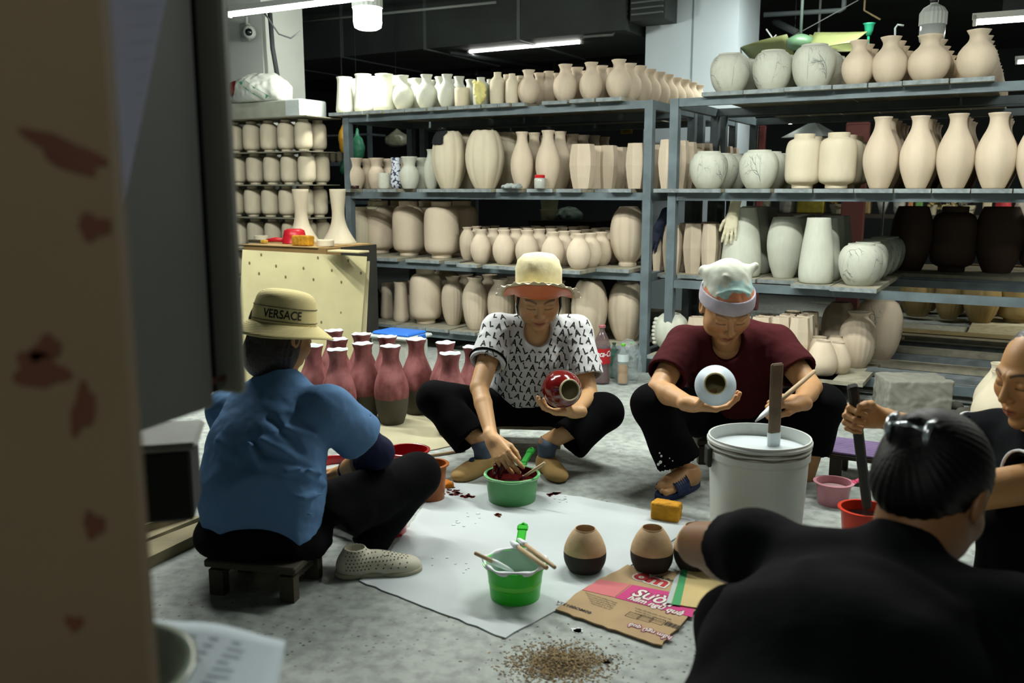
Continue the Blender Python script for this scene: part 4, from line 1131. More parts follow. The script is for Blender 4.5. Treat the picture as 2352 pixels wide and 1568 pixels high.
# ================= woman in blue, seen from behind
def blue_woman():
    root = thing('person', 'person in blue T-shirt and straw-coloured hat, seen from behind on a low stool', 'person', onz(620, 1345))
    pel = at(605, 1190, 2.44); X = nv(A(.83, -.56, 0)); fw = nv(A(.56, .83, 0))
    nb = at(648, 880, 2.54)
    shR, shL = at(752, 940, 2.46), at(528, 945, 2.68)
    elR, wrR = at(868, 1040, 2.60), at(790, 1085, 2.80)
    elL, wrL = at(560, 1070, 2.86), at(700, 1095, 2.95)
    hc = at(648, 772, 2.60); HR = frame((.62, .70, -.34), (0, 0, 1)); hs = .96
    hd = dict(d=A(-.5, .8, -.3), n=A(-.3, -.1, -1), t=A(-1, 0, 0), c=[(.4, .5, .3)]*4)
    kneeR = at(958, 1092, 2.74); anR = at(840, 1262, 2.60)
    hipR = pel+X*.10+fw*.02; kneeL = at(640, 1000, 3.05); anL = at(760, 1180, 2.95)
    hipL = pel-X*.09+fw*.03
    parts = [head_mesh(hc, HR, hs, at(648, 890, 2.55), h=.003), mesh_arm(elR*.6+wrR*.4, wrR*.7+elR*.3, wrR, hd, h=.0035)]
    parts.append(surface(lambda P: rc(P, kneeR, anR, .045, .034), np.minimum(kneeR, anR)-.05, np.maximum(kneeR, anR)+.05, .006))
    parts.append(mesh_arm(shR, elR, elR*.5+wrR*.5, None, h=.006)); parts.append(surface(lambda P: smin(loft(P, [(pel, .15, .11), (at(612, 1020, 2.48), .15, .10), (at(648, 890, 2.55), .06, .05)], X, .04), rc(P, shR, shL, .045, .045), .04), pel-.35, pel+A(.35, .35, .5), .012))
    body(root, parts, SK3, (hc, HR, hs, .8), m_skin)
    rings = [(at(600, 1215, 2.42), .188, .150), (at(600, 1120, 2.44), .192, .145), (at(612, 1020, 2.48), .188, .125), (at(636, 935, 2.53), .165, .092), (at(646, 890, 2.545), .085, .065)]
    def L_(*p): return [at(x, y, Y) for x, y, Y in p]
    fl = [(L_((560, 1000, 2.33), (600, 1060, 2.31), (700, 1090, 2.32), (745, 1110, 2.38)), .010, .011), (L_((600, 1010, 2.33), (660, 1040, 2.32), (730, 1080, 2.36)), .009, .009),
          (L_((660, 1085, 2.30), (700, 1075, 2.31), (745, 1090, 2.36)), .008, .009), (L_((600, 1120, 2.28), (680, 1150, 2.28), (755, 1130, 2.35)), .009, .010), (L_((590, 1165, 2.27), (680, 1195, 2.27), (760, 1160, 2.33)), .010, .011),
          (L_((640, 1215, 2.27), (700, 1215, 2.27), (755, 1190, 2.33)), .009, .009), (L_((620, 960, 2.38), (660, 1000, 2.34), (690, 1040, 2.33)), .011, -.008), (L_((650, 1240, 2.25), (740, 1215, 2.3)), .010, .008),
          (L_((740, 960, 2.36), (742, 1030, 2.36)), .004, -.005), (L_((650, 985, 2.35), (735, 1000, 2.37)), .012, .006), (L_((500, 1010, 2.40), (560, 1060, 2.34)), .014, .007)]
    def tee(P):
        d = loft(P, rings, X, .04)
        d = smin(d, rc(P, shR, shL, .062, .062), .03)
        d = smin(d, sleeve(P, shR, elR, .62, .070, .080), .03)
        d = smin(d, sleeve(P, shL, elL, .62, .070, .078), .03)
        d = d-folds(P, fl)*1.55-.0025*wob(P, 30)-.0012*wob(P, 75)
        return smax(d, -(P[:, 2]-.118-.05*np.clip((P@X-pel@X), 0, .2)), .008)
    m_t = M('tee_blue', '#56789f', rough=.92, bump=.2, bs=60, spec=.15)
    cloth('t_shirt', tee, [pel-A(0, 0, .1), shR, shL, elR, elL, nb], .15, .0062, m_t, root)
    def slv(P):
        U = nv(elR-shR); s0 = shR+(elR-shR)*.5
        d = smin(rc(P, s0, elR, .053, .047), rc(P, elR, wrR, .046, .032), .02)-.0015*wob(P, 60)
        return np.maximum(d, (P-(wrR*.92+elR*.08))@nv(wrR-elR))
    cloth('arm_sleeve', slv, [shR, elR, wrR], .07, .005, M('sleeve_navy', '#0d1230', rough=.85, spec=.2), root, 'navy sun-protection sleeve')
    def tr(P):
        d = ells((P-(pel-A(0, 0, .045)))@np.array((X, fw, EZ)).T, FL0, (.205, .185, .115))
        d = smin(d, smax(leg_f(P, hipR-A(0, 0, .02), kneeR, anR, (.105, .074, .066, .055)), (P-anR)@nv(anR-kneeR), .005), .04)
        d = smin(d, leg_f(P, hipL-A(0, 0, .02), kneeL, anL, (.105, .074, .066, .055)), .04)
        d = d-.003*wob(P, 24)-folds(P, [([at(760, 1250, 2.4), at(850, 1180, 2.5)], .012, .008), ([at(780, 1290, 2.4), at(860, 1230, 2.5)], .012, .008)])
        return smax(d, -(P[:, 2]-.107*np.clip((-.46-P[:, 0])/.12, 0, 1)*np.clip((2.62-P[:, 1])/.12, 0, 1)), .006)
    cloth('trousers', tr, [pel-A(0, 0, .05), kneeR, kneeL, anR, anL], .16, .0075, m_black, root)
    # white perforated shoe
    hl = onz(772, 1322); toe = hl+nv(onz(955, 1308)-hl)*.245
    m_ws = M('shoe_white', '#b9b5a2', rough=.6, var=.1, vs=12)
    (v, q), SR = shoe_mesh(hl, toe, .085, .045, h=.003)
    so = mk('shoe', (v, q), m_ws, root, smooth=True, label='off-white perforated slip-on shoe')
    it = []; fd = nv(toe-hl); sd = np.cross(fd, EZ); sd = sd if sd[1] < 0 else -sd
    circ = np.array([(math.cos(a)*.0022, math.sin(a)*.0022) for a in np.linspace(0, 6.283, 8)[:-1]]); cf = [tuple(range(7))]
    for i in range(18):
        for j in range(6):
            if j < 2 and i > 6 and i % 2: continue
            it.append((hl+fd*(.03+i*.0105+(j % 2)*.005)+sd*.2+EZ*(.03+j*.0095+.0), -sd+A(0, 0, -.0), fd, EZ, circ, cf))
    for i in range(7):
        for j in range(5): it.append((hl+fd*(.135+i*.011+(j % 2)*.005)+sd*(-.02+j*.010)+EZ*.2, A(0, 0, -1), fd, sd, circ, cf))
    mk('perforations', project_decals(v, q, it, .0008), M('hole_dark', '#1b1a16'), so)
    rim = MB(); 
    sv, sq = surface(lambda P: smax(smax(np.minimum(ells((P-hl)@SR.T, (0, .045, .01), (.041, .05, .05)), np.minimum(ells((P-hl)@SR.T, (0, .11, .01), (.043, .08, .05)), ells((P-hl)@SR.T, (.004, .183, .01), (.049, .066, .05)))), (P[:, 2]-.016), .003), -(P[:, 2]-.001), .002), np.minimum(hl, toe)-.07, np.maximum(hl, toe)+.07, .004)
    mk('sole', (sv, sq), M('sole_grey', '#96937f', rough=.8), so, smooth=True)
    # hair: bob
    def hr(P):
        q = ((P-hc)@HR.T)/hs; m = q.copy(); m[:, 0] = np.abs(m[:, 0])
        d = ells(q, (0, -.020, .034), (.082, .097, .088))
        d = smin(d, ells(q, (0, -.052, -.055), (.078, .052, .085)), .03)
        d = smin(d, ells(m, (.058, -.008, -.045), (.026, .04, .07)), .02)
        d = smax(d, -ells(q, (0, .10, -.045), (.078, .115, .10)), .01)
        return d*hs-.0006*np.sin(q[:, 0]*500+q[:, 1]*300)
    v, q = surface(hr, hc-.17, hc+.15, .004); mk('hair', (v, q), M('hair_brown', '#1d1210', rough=.45, spec=.5, bump=.6, bs=90), root, smooth=True)
    # hat
    hb = at(652, 738, 2.575); up = nv(A(.13, .10, 1)); fx = nv(A(1, -.1, 0)-np.dot(A(1, -.1, 0), up)*up); fy = np.cross(up, fx)
    m_st = M('hat_straw', '#d2c48e', rough=.9, bump=.3, bs=80, spec=.2)
    nt = m_st.node_tree
    wv = nt.nodes.new('ShaderNodeTexWave'); wv.bands_direction = 'Z'; wv.inputs['Scale'].default_value = 95; wv.inputs['Distortion'].default_value = .5
    tc_ = nt.nodes.new('ShaderNodeTexCoord'); nt.links.new(tc_.outputs['Object'], wv.inputs['Vector'])
    b2 = nt.nodes.new('ShaderNodeBump'); b2.inputs['Strength'].default_value = .35; b2.inputs['Distance'].default_value = .002
    nt.links.new(wv.outputs['Fac'], b2.inputs['Height']); nt.links.new(b2.outputs['Normal'], nt.nodes['Principled BSDF'].inputs['Normal'])
    cr = catm([(.094, -.004), (.092, .02), (.088, .05), (.080, .075), (.060, .089), (.03, .094), (.001, .095)], 3)
    hat = mk('hat', MB().lathe([tuple(a) for a in cr[::-1]], hb, up, n=64, ref=fx), m_st, root, smooth=True)
    P = np.zeros((8, 97, 3))
    for i in range(8):
        k = i/7
        for j in range(97):
            q_ = 2*math.pi*j/96; r = .093+.050*k; fr_ = math.cos(q_+.3)
            P[i, j] = hb+fx*math.cos(q_)*r*(1+.05*fr_*k)+fy*math.sin(q_)*r+up*(-.004-.034*k**1.2-.003*math.sin(3*q_)*k+.004*fr_*k)
    mk('hat_brim', MB().grid(P), m_st, root, smooth=True, thick=.003)
    mb = MB()
    for z, r in ((.005, .0945), (.044, .0905)):
        mb.tube([hb+fx*math.cos(a)*r+fy*math.sin(a)*r+up*z for a in np.linspace(0, 2*math.pi, 64)], .0010, 5, caps=False)
    tv, tf = text_tris('VERSACE', .034, .0006)
    a0 = math.atan2(-1, .28); V_ = []
    for a_ in tv:
        z = .024+a_[1]; r = float(np.interp(z, [0, .02, .05, .075], [.0945, .0925, .0885, .081]))+.0012; th = a0+a_[0]*.82/r
        V_.append(hb+fx*math.cos(th)*r+fy*math.sin(th)*r+up*z)
    mb.add(V_, tf)
    mk('hat_lettering', mb, M('print_black', '#111214'), hat, label='black lettering and lines round the hat')
    return locals()
W1 = blue_woman()
# ================= near person in black, seen from behind
def near_person():
    root = thing('person', 'large dark foreground figure in black shirt with tied-up hair, back to the camera', 'person', A(.46, 1.0, 0))
    X = nv(A(.80, -.60, 0)); fw = nv(A(.60, .80, 0))
    pel = A(.40, .93, .19); nb = at(2055, 1300, 1.30)
    shL, shR = at(1738, 1262, 1.44), at(2330, 1440, 1.13)
    elL, wrL = at(1607, 1250, 1.62), at(1735, 1345, 1.84)
    elR, wrR = shR+A(.16, .16, -.16), shR+A(.05, .40, -.20)
    hc = at(2138, 1128, 1.37); HR = frame((.62, .52, -.60), (0, 0, 1)); hs = 1.02
    hd = dict(d=A(.5, .8, -.2), n=A(.2, -.1, -1), t=A(1, 0, 0), c=[(.4, .5, .3)]*4)
    hd2 = dict(d=A(-.3, .9, -.2), n=A(.2, -.1, -1), t=A(-1, 0, 0), c=[(.4, .5, .3)]*4)
    parts = [head_mesh(hc, HR, hs, at(2075, 1310, 1.32), h=.003, rn=(.054, .062)), mesh_arm(shL, elL, wrL, hd, h=.0035, r=(.05, .043, .04, .026)), mesh_arm(shR, elR, wrR, hd2, h=.004)]
    body(root, parts, SK4, (hc, HR, hs, .8), m_skin)
    rings = [(pel-A(.05, 0, 0), .235, .16), (A(.385, 1.02, .32), .215, .155), (A(.475, 1.15, .43), .20, .135), ((shL+shR)/2*.75+nb*.25-A(0, .01, .03), .18, .095)]
    fl = [([at(1700, 1180, 1.35), at(1850, 1250, 1.25), at(1830, 1450, 1.1)], .02, .008), ([at(1950, 1230, 1.25), at(2200, 1400, 1.1)], .02, .008), ([at(1640, 1300, 1.4), at(1700, 1400, 1.2)], .014, .008)]
    def tee(P):
        d = loft(P, rings, X, .05)
        d = smin(d, rc(P, shR, shL, .058, .060), .04)
        d = smin(d, rc(P, nb-A(0, 0, .02), nb+A(.01, .01, .012), .075, .066), .03)
        d = smin(d, sleeve(P, shL, elL, .42, .066, .060), .03)
        d = smin(d, sleeve(P, shR, elR, .80, .072, .070), .03)
        d = d-folds(P, fl)-.003*wob(P, 26)
        return np.maximum(d, -(P[:, 2]-.13))
    m_t = M('shirt_black', '#07090b', rough=.95, bump=.25, bs=50, spec=.08)
    cloth('shirt', tee, [pel-A(0, 0, .05), shR, shL, elR, elL, nb], .2, .008, m_t, root)
    kL, kR = pel+A(-.02, .48, .18), pel+A(.42, .25, .18)
    aL, aR = kL+A(.1, .02, -.28), kR+A(.0, .12, -.28)
    def tr(P):
        d = ells(P-(pel-A(0, 0, .03)), FL0, (.21, .19, .12))
        d = smin(d, leg_f(P, pel+A(-.05, .06, -.02), kL, aL, (.1, .07, .06, .055)), .04)
        d = smin(d, leg_f(P, pel+A(.1, .02, -.02), kR, aR, (.1, .07, .06, .055)), .04)
        return np.maximum(d, -(P[:, 2]-.002))
    cloth('trousers', tr, [pel, kL, kR, aL, aR], .2, .011, m_black, root)
    def hr(P):
        q = ((P-hc)@HR.T)/hs; m = q.copy(); m[:, 0] = np.abs(m[:, 0])
        d = ells(q, (0, -.018, .034), (.083, .099, .092))
        d = smin(d, ells(q, (0, -.068, -.020), (.062, .045, .055)), .03)
        d = smin(d, ells(q, (-.012, -.108, .052), (.030, .022, .028)), .012)      # small bun
        d = smax(d, -ells(q, (0, .11, -.05), (.085, .125, .10)), .01)
        ang = np.arctan2(q[:, 0]+.012, q[:, 2]-.052)
        return d*hs-.0009*np.sin(ang*46)
    v, q = surface(hr, hc-.17, hc+.17, .0036); mk('hair', (v, q), M('hair_glossy', '#060505', rough=.55, spec=.2), root, smooth=True)
    b0 = loc2w(hc, HR, (-.012*hs, -.118*hs, .052*hs))
    mb = MB()
    for s_ in (-1, 1):
        c0 = b0+HR[0]*s_*.030
        mb.tube([c0+HR[2]*.024+HR[1]*.01, c0-HR[1]*.004+HR[2]*.008, c0-HR[1]*.004-HR[2]*.008, c0-HR[2]*.024+HR[1]*.01], [.004, .006, .006, .004], 8)
    mb.tube([b0-HR[0]*.03, b0-HR[1]*.010, b0+HR[0]*.03], .005, 8)
    mk('hair_clip', mb, M('clip_silver', '#c5cbd2', rough=.18, metal=.8), root, smooth=True)
    return locals()
W4 = near_person()
# ================= man at the right edge
def side_man():
    root = thing('person', 'short-haired person in black polo with white sleeve stripes, holding a wooden stick', 'person', onz(2450, 1330))
    pel = A(1.52, 2.12, .20); nb = A(1.40, 2.15, .50)
    hc = at(2384, 866, 2.18); HR = frame((-.93, -.26, -.20), (0, 0, 1)); hs = 1.06
    nb = hc+A(.055, .015, -.17)
    shN, shF = nb+A(.0, -.17, -.03), nb+A(-.03, .17, -.03)
    elF, wrF = at(2205, 1012, 2.46), at(2018, 958, 2.445)
    elN, wrN = at(2245, 1128, 1.98), at(2150, 1135, 2.12)
    X = nv(shF-shN)
    hF = dict(d=A(-1, -.15, .12), n=A(-.1, -.85, -.1), t=A(0, -.1, 1), c=[(.9, 1.1, .7), (.9, 1.1, .7), (.9, 1.1, .7), (.9, 1.1, .7)], th=(.7, .5, .6), s=1.08)
    hN = dict(d=A(-1, .2, 0), n=A(0, .3, -1), t=A(0, .5, 1), c=[(1, 1.1, .7)]*4, s=1.08)
    kn, an = at(2330, 1215, 2.02), at(2290, 1450, 1.98)
    parts = [head_mesh(hc, HR, hs, nb+A(0, 0, -.02), rn=(.058, .066), open_eyes=True), mesh_arm(shF, elF, wrF, hF, r=(.05, .043, .041, .027)), mesh_arm(shN, elN, wrN, hN, h=.004, r=(.05, .045, .043, .027)),
             surface(lambda P: smin(rc(P, pel+A(-.05, -.1, 0), kn, .085, .062), rc(P, kn, an, .058, .04), .02), np.minimum(np.minimum(kn, an), pel)-.1, np.maximum(np.maximum(kn, an), pel)+.1, .008)]
    body(root, parts, SK3, (hc, HR, hs, 1.0), m_skin)
    rings = [(pel+A(0, 0, -.02), .17, .14), (pel*.5+nb*.5, .17, .135), (nb+A(.01, 0, -.1), .175, .12), (nb+A(0, 0, -.03), .15, .085)]
    def tee(P):
        d = loft(P, rings, X, .04); d = smin(d, rc(P, shF, shN, .062, .062), .03)
        d = smin(d, sleeve(P, shF, elF, .70, .070, .078), .03); d = smin(d, sleeve(P, shN, elN, .60, .070, .080), .03)
        d = smin(d, rc(P, nb-A(0, 0, .02), nb+A(0, 0, .02), .07, .07), .02)
        return np.maximum(d-.002*wob(P, 30), -(P[:, 2]-.14))
    m_t = M('polo_black', '#090b0f', rough=.95, bump=.2, bs=50, spec=.08)
    cloth('polo_shirt', tee, [pel, shN, shF, elF*.6+shF*.4, elN*.6+shN*.4, nb], .15, .007, m_t, root)
    for sh, el, fr, r1, rr in ((shF, elF, .70, .078, .070), (shN, elN, .60, .080, .070)):
        U = nv(el-sh); e_ = sh+(el-sh)*(fr-.012)
        def band(P): return np.maximum(np.abs(rc(P, sh, sh+(el-sh)*fr+U*.05, rr, r1)-.001)-.0032, np.abs((P-e_)@U)-.0042)
        v, q = surface(band, e_-.12, e_+.12, .0028); mk('sleeve_stripe', (v, q), M('stripe_white', '#c9ccd0', rough=.8), root, smooth=True)
    mk('shorts', surface(lambda P: np.maximum(smin(ells(P-pel+A(0, 0, .03), FL0, (.19, .19, .13)), smin(smin(rc(P, pel+A(-.05, -.1, 0), kn, .1, .078), rc(P, kn, kn*.55+an*.45, .074, .072), .03), rc(P, pel+A(-.02, .1, 0), pel+A(-.3, .12, .12), .1, .08), .03), .03), -(P[:, 2]-.05)), np.minimum(pel, kn)-.35, np.maximum(pel, kn)+.25, .011), m_black, root, smooth=True)
    def hr(P):
        q = ((P-hc)@HR.T)/hs
        d = ells(q, (0, -.022, .036), (.078, .093, .086)); d = smin(d, ells(q, (0, -.07, -.02), (.06, .03, .045)), .03)
        return smax(smax(d, -ells(q, (0, .115, -.035), (.080, .105, .100)), .008), -ells(np.abs(q*A(1, 0, 0))+q*A(0, 1, 1), (.076, .0, -.0), (.02, .026, .034)), .006)*hs-.0008*np.sin(q[:, 1]*700)
    v, q = surface(hr, hc-.15, hc+.15, .0045); mk('hair', (v, q), M('hair_greying', '#1c1a19', rough=.5, bump=.6, bs=90), root, smooth=True)
    return locals()
W5 = side_man()
# ------------------------------------------------------------------ things lying on and around the racks
def sdf_thing(name, f, lo, hi, h, mat, label, cat, group=None, cen=None):
    V, Q = surface(f, lo, hi, h); return tag(mk(name, (V, Q), mat, smooth=True), label, cat, group)
def ztop(P, py): return at(1176, py, P[1])[2]
m_glv = M('glove_cream', '#c9c3a6', rough=.7, bump=.3, bs=60)
m_glb = M('glove_navy', '#151d33', rough=.8, bump=.3, bs=60)
m_cpb = M('cloth_black', '#0d1014', rough=.85, bump=.4, bs=50)
def glove(c, d, n, t, mat, label, curls=None, hang=True):
    c = np.array(c)
    def f(P):
        a = hand_f(P, c, d, n, t, curls or [(.25, .2, .1)]*4, th(), 1.05, (.2, .2), .10)
        return smin(a, rc(P, c-nv(d)*.09, c, .034, .026), .02)-.0012*wob(P, 90)
    return sdf_thing('glove', f, c-.24, c+.24, .0042, mat, label, 'glove')
def th(): return (.7, .6, .3)
A3 = lambda *x: np.array(x, float)
def drape(c, rx, ry, h, mat, label, seed, cat='cloth', name='cloth', res=.005):
    """a crumpled cloth lying over something, c its top centre"""
    c = np.array(c)
    def f(P):
        q = (P-c)@RR.T
        r = np.sqrt((q[:, 0]/rx)**2+(q[:, 1]/ry)**2)
        edge = 1+.22*np.sin(3*np.arctan2(q[:, 1], q[:, 0])+seed)+.1*np.sin(7*np.arctan2(q[:, 1], q[:, 0])+seed*2)
        zz = -h*np.clip(r/edge, 0, 2)**2.2
        return np.maximum(np.abs(q[:, 2]-zz-.007*wob(P, 70, seed)-.004*wob(P, 130, seed))-.004, (r-edge)*min(rx, ry))*.6
    return sdf_thing(name, f, c-A3(rx, ry, h)*1.5-.02, c+A3(rx, ry, .02)*1.5+.02, res, mat, label, cat)
def A3(*x): return np.array(x, float)
# --- extra pots at the open end of the third and lowest shelves past the posts
z4 = .125
def low(kind, px, ty, by, w, v, mat, label, z=z4, cat='vase', rot=None):
    p = R3(ucol(px, v, z), v, z); r = w/2*mpp(p)
    return pot(kind, p, r, (by-ty)*mpp(p)/cp, mat, label, cat, rot=rot), p, r
us_ = ucol(1886, 0.0, z4)
p0 = onz(1886, 868, z4); v0_ = float(np.dot(p0-O0, E2))
low('squat', 1878, 785, 862, 66, v0_+.20, m_clayp, 'small squat clay vase behind the front one on the lowest shelf corner')
low('squat', 1921, 780, 850, 62, v0_+.19, m_clayp, 'small squat clay vase beside the front one on the lowest shelf corner')
low('squat', 1916, 768, 838, 60, v0_+.36, m_clayp, 'small squat clay vase furthest back of the four on the lowest shelf corner')
low('ribbed', 1966, 702, 826, 80, v0_+.42, m_clayp, 'gourd-shaped lobed vase with flared rim behind the small squat vases')
low('lotus', 2012, 668, 806, 104, v0_+.72, m_clayp, 'large shadowed round jar behind the gourd vase', cat='jar')
low('melonf', 1925, 690, 806, 80, v0_+.80, m_clayp, 'dim ribbed vase in shadow left of the gourd vase')
t = thing('shelf_board', 'end board carrying the small squat vases and gourd vase', 'board', R3(us_+.1, .5, z4-.022))
mk('plank', uvbox(MB(), ucol(1868, v0_, z4)+.0, ucol(1868, v0_, z4)+.25, v0_-.02, 1.5, z4-.0225, z4-.001), m_board, t)
# big shadowed pots deep on the third shelf past the posts
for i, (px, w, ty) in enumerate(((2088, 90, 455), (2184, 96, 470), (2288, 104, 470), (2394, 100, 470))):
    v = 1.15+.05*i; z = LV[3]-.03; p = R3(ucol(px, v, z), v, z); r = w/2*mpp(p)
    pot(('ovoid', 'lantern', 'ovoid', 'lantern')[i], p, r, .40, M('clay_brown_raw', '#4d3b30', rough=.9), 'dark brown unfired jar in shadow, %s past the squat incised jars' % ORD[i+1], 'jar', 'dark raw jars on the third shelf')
t = thing('shelf_board', 'broad dark board under the big shadowed brown jars', 'board', R3(1.8, 1.3, .58))
mk('plank', uvbox(MB(), ucol(2030, 1.0, .6), 2.74, .93, 1.73, LV[3]-.03-.0225, LV[3]-.031), m_board, t)
for i, (px, py) in enumerate(((2222, 607), (2330, 610))):
    c = onz(px, py, LV[3]-.005); tag(mk('wood_strip', MB().box(c, (.14, .02, .008), RR@np.eye(3)), M('strip_pale', '#c9b48c')), 'short pale wooden strip on the dark third shelf, %s' % ('nearer the incised jars' if i == 0 else 'nearer the frame edge'), 'strip')
    mk('strip_post', MB().box(c-EZ*.022, (.02, .02, .036), RR), MATS['strip_pale'], None) if False else None
# planks lying along the bottom of that rack
for i in range(6):
    v = .12+.27*i
    t = tag(mk('plank', uvbox(MB(), ucol(1990+i*12, v, .09), 2.72, v-.05+.004*i, v+.07, .104, .130+.004*(i % 2)), (m_board, M('plank_grey', '#6d7679', rough=.8, var=.4, vs=12, rand=.1))[i % 2 == 0]), 'long grey plank lying along the bottom of the rack, %s from the front' % ORD[i+1], 'plank', 'planks along the rack bottom')
tag(mk('slab', uvbox(MB(), ucol(2040, 1.9, .15), 2.9, 1.84, 2.10, .0, .07).box(R3(ucol(2200, 1.9, .15), 1.96, .083), (1.6, .2, .024), RR), M('slab_beige', '#8d815c', rough=.85, var=.3, vs=6)), 'long beige slab lying behind the rack bottom', 'slab')
# jars standing on the floor beyond that rack
tag(mk('floor_board', uvbox(MB(), 1.6, 4.2, 2.5, 3.6, .0, .03), M('pallet_pale', '#a9a68f', rough=.9, var=.3, vs=20)), 'pale low platform under the yellowish jars beyond the rack', 'platform')
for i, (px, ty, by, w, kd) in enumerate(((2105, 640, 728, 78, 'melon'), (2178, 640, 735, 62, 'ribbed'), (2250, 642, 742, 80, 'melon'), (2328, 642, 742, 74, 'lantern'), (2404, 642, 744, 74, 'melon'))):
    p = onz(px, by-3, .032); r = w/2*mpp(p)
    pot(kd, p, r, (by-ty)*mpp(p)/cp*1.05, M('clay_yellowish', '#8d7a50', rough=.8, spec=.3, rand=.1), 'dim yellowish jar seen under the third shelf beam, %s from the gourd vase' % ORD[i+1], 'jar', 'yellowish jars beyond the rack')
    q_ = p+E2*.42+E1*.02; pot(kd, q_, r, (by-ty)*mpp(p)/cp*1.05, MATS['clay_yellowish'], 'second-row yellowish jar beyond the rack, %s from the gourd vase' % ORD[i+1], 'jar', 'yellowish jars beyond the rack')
area(tuple(R3(3.2, 3.1, 1.6)), 1.0, .1, 14, (1, .85, .5))
tube_light('tube light over the yellowish jars beyond the rack', R3(2.7, 3.1, 1.63), R3(3.7, 3.1, 1.63))
# --- colourful display far behind the second shelf
vd = 3.9
def far(px0, px1, py0, py1, v=vd):
    a = onv(px0, py1, v); b = onv(px1, py0, v); return a, b
tb = thing('display_table', 'long low display shelf far behind the rack holding colourful goods', 'table', R3(3.5, vd, 0))
zt = onv(2050, 492, vd)[2]
mk('top', uvbox(MB(), ucol(1725, vd, 1), ucol(2440, vd, 1), vd-.25, vd+.25, zt-.03, zt), M('table_dark', '#39332c'), tb)
for uu in (ucol(1740, vd, 1), ucol(2100, vd, 1), ucol(2430, vd, 1)):
    mk('leg', uvbox(MB(), uu-.03, uu+.03, vd-.2, vd-.14, 0, zt-.031), MATS['table_dark'], tb)
goods = [(1742, 1772, 450, '#a9ad97', 'crumpled pale green plastic bag on the far display', 'bag', 0), (1788, 1828, 446, '#c4c7bf', 'white crumpled bag on the far display', 'bag', 0), (1832, 1896, 448, '#b6a83f', 'yellow panel box on the far display', 'box', 1),
         (1898, 1950, 452, '#8b6a25', 'bunch of dry brown flowers on the far display', 'flowers', 2), (1956, 2002, 452, '#b19a6c', 'striped tan box on the far display', 'box', 1), (2010, 2046, 450, '#c5cac2', 'white bowl on the far display', 'bowl', 3),
         (2052, 2082, 450, '#bfc2b6', 'pale heap of cloth on the far display', 'cloth', 0), (2085, 2100, 450, '#c98a5c', 'small orange packet on the far display', 'packet', 1), (2102, 2122, 452, '#6d9a55', 'small green packet on the far display', 'packet', 1),
         (2128, 2160, 452, '#b3a06a', 'dry yellow flower bunch on the far display', 'flowers', 2), (2166, 2200, 453, '#c3b584', 'cream flower bunch on the far display', 'flowers', 2), (2204, 2250, 454, '#8b8674', 'grey-brown bouquet on the far display', 'flowers', 2),
         (2256, 2280, 454, '#c4b79a', 'pale packet on the far display', 'packet', 1), (2284, 2326, 455, '#b02f3a', 'bright red plastic bag on the far display', 'bag', 0), (2330, 2372, 455, '#b8b0a4', 'pale bag at the end of the far display', 'bag', 0)]
for i, (x0, x1, y0, cl, lb, ct, kd) in enumerate(goods):
    a, b = far(x0, x1, y0, 492); c = (a+b)/2; c[2] = zt; wd = abs(np.dot(b-a, E1))/2; hh = b[2]-zt+.02
    m_ = M('goods_%s' % cl[1:], cl, rough=.6, var=.25, vs=20, bump=.3, bs=30)
    if kd == 1:
        mb = MB().box(c+EZ*hh/2, (wd*2, .12, hh), RR, bev=.01)
        if 'striped' in lb:
            for s_ in range(5): mb.box(c+EZ*hh/2+E1*(s_-2)*wd*.38-E2*.061, (.012, .004, hh*.8), RR)
        tag(mk(ct, mb, m_), lb, ct)
    elif kd == 3:
        tag(mk('bowl', MB().lathe([(wd*.4, 0), (wd*.8, hh*.5), (wd, hh), (wd*.9, hh), (wd*.6, hh*.4), (0, hh*.2)], c, n=24), m_, smooth=True), lb, ct)
    elif kd == 2:
        t = thing('flower_bunch', lb, ct, c)
        mb = MB()
        for k in range(26):
            q = c+E1*rnd.uniform(-wd, wd)+E2*rnd.uniform(-.06, .06)+EZ*rnd.uniform(hh*.25, hh)
            mb.lathe([(0, 0), (.012, .004), (.020, .016), (.010, .012), (0, .010)], q, A3(rnd.uniform(-.6, .6), rnd.uniform(-1, 0), rnd.uniform(.2, 1)), n=8)
        mk('blossoms', mb, m_, t, kind='stuff')
        mk('wrapping', MB().lathe([(wd*.5, 0), (wd*.8, hh*.5), (wd*.75, hh*.5), (0, .02)], c, n=12), M('wrap_pale', '#b9b49c'), t)
    else:
        def f(P, c=c, wd=wd, hh=hh): return ells(P-c-EZ*hh*.4, (0, 0, 0), (wd, .07, hh*.65))-.01*wob(P, 40, i)-.004*wob(P, 90, i)
        f_ = lambda P: np.maximum(f(P), -(P[:, 2]-zt))
        sdf_thing(ct, f_, c-.25, c+.3, .012, m_, lb, ct)
area(tuple(R3(4.2, 2.9, 2.2)), 1.6, .12, 60, (1, .95, .8))
tube_light('tube light over the far display', R3(3.5, 2.9, 2.24), R3(4.9, 2.9, 2.24))
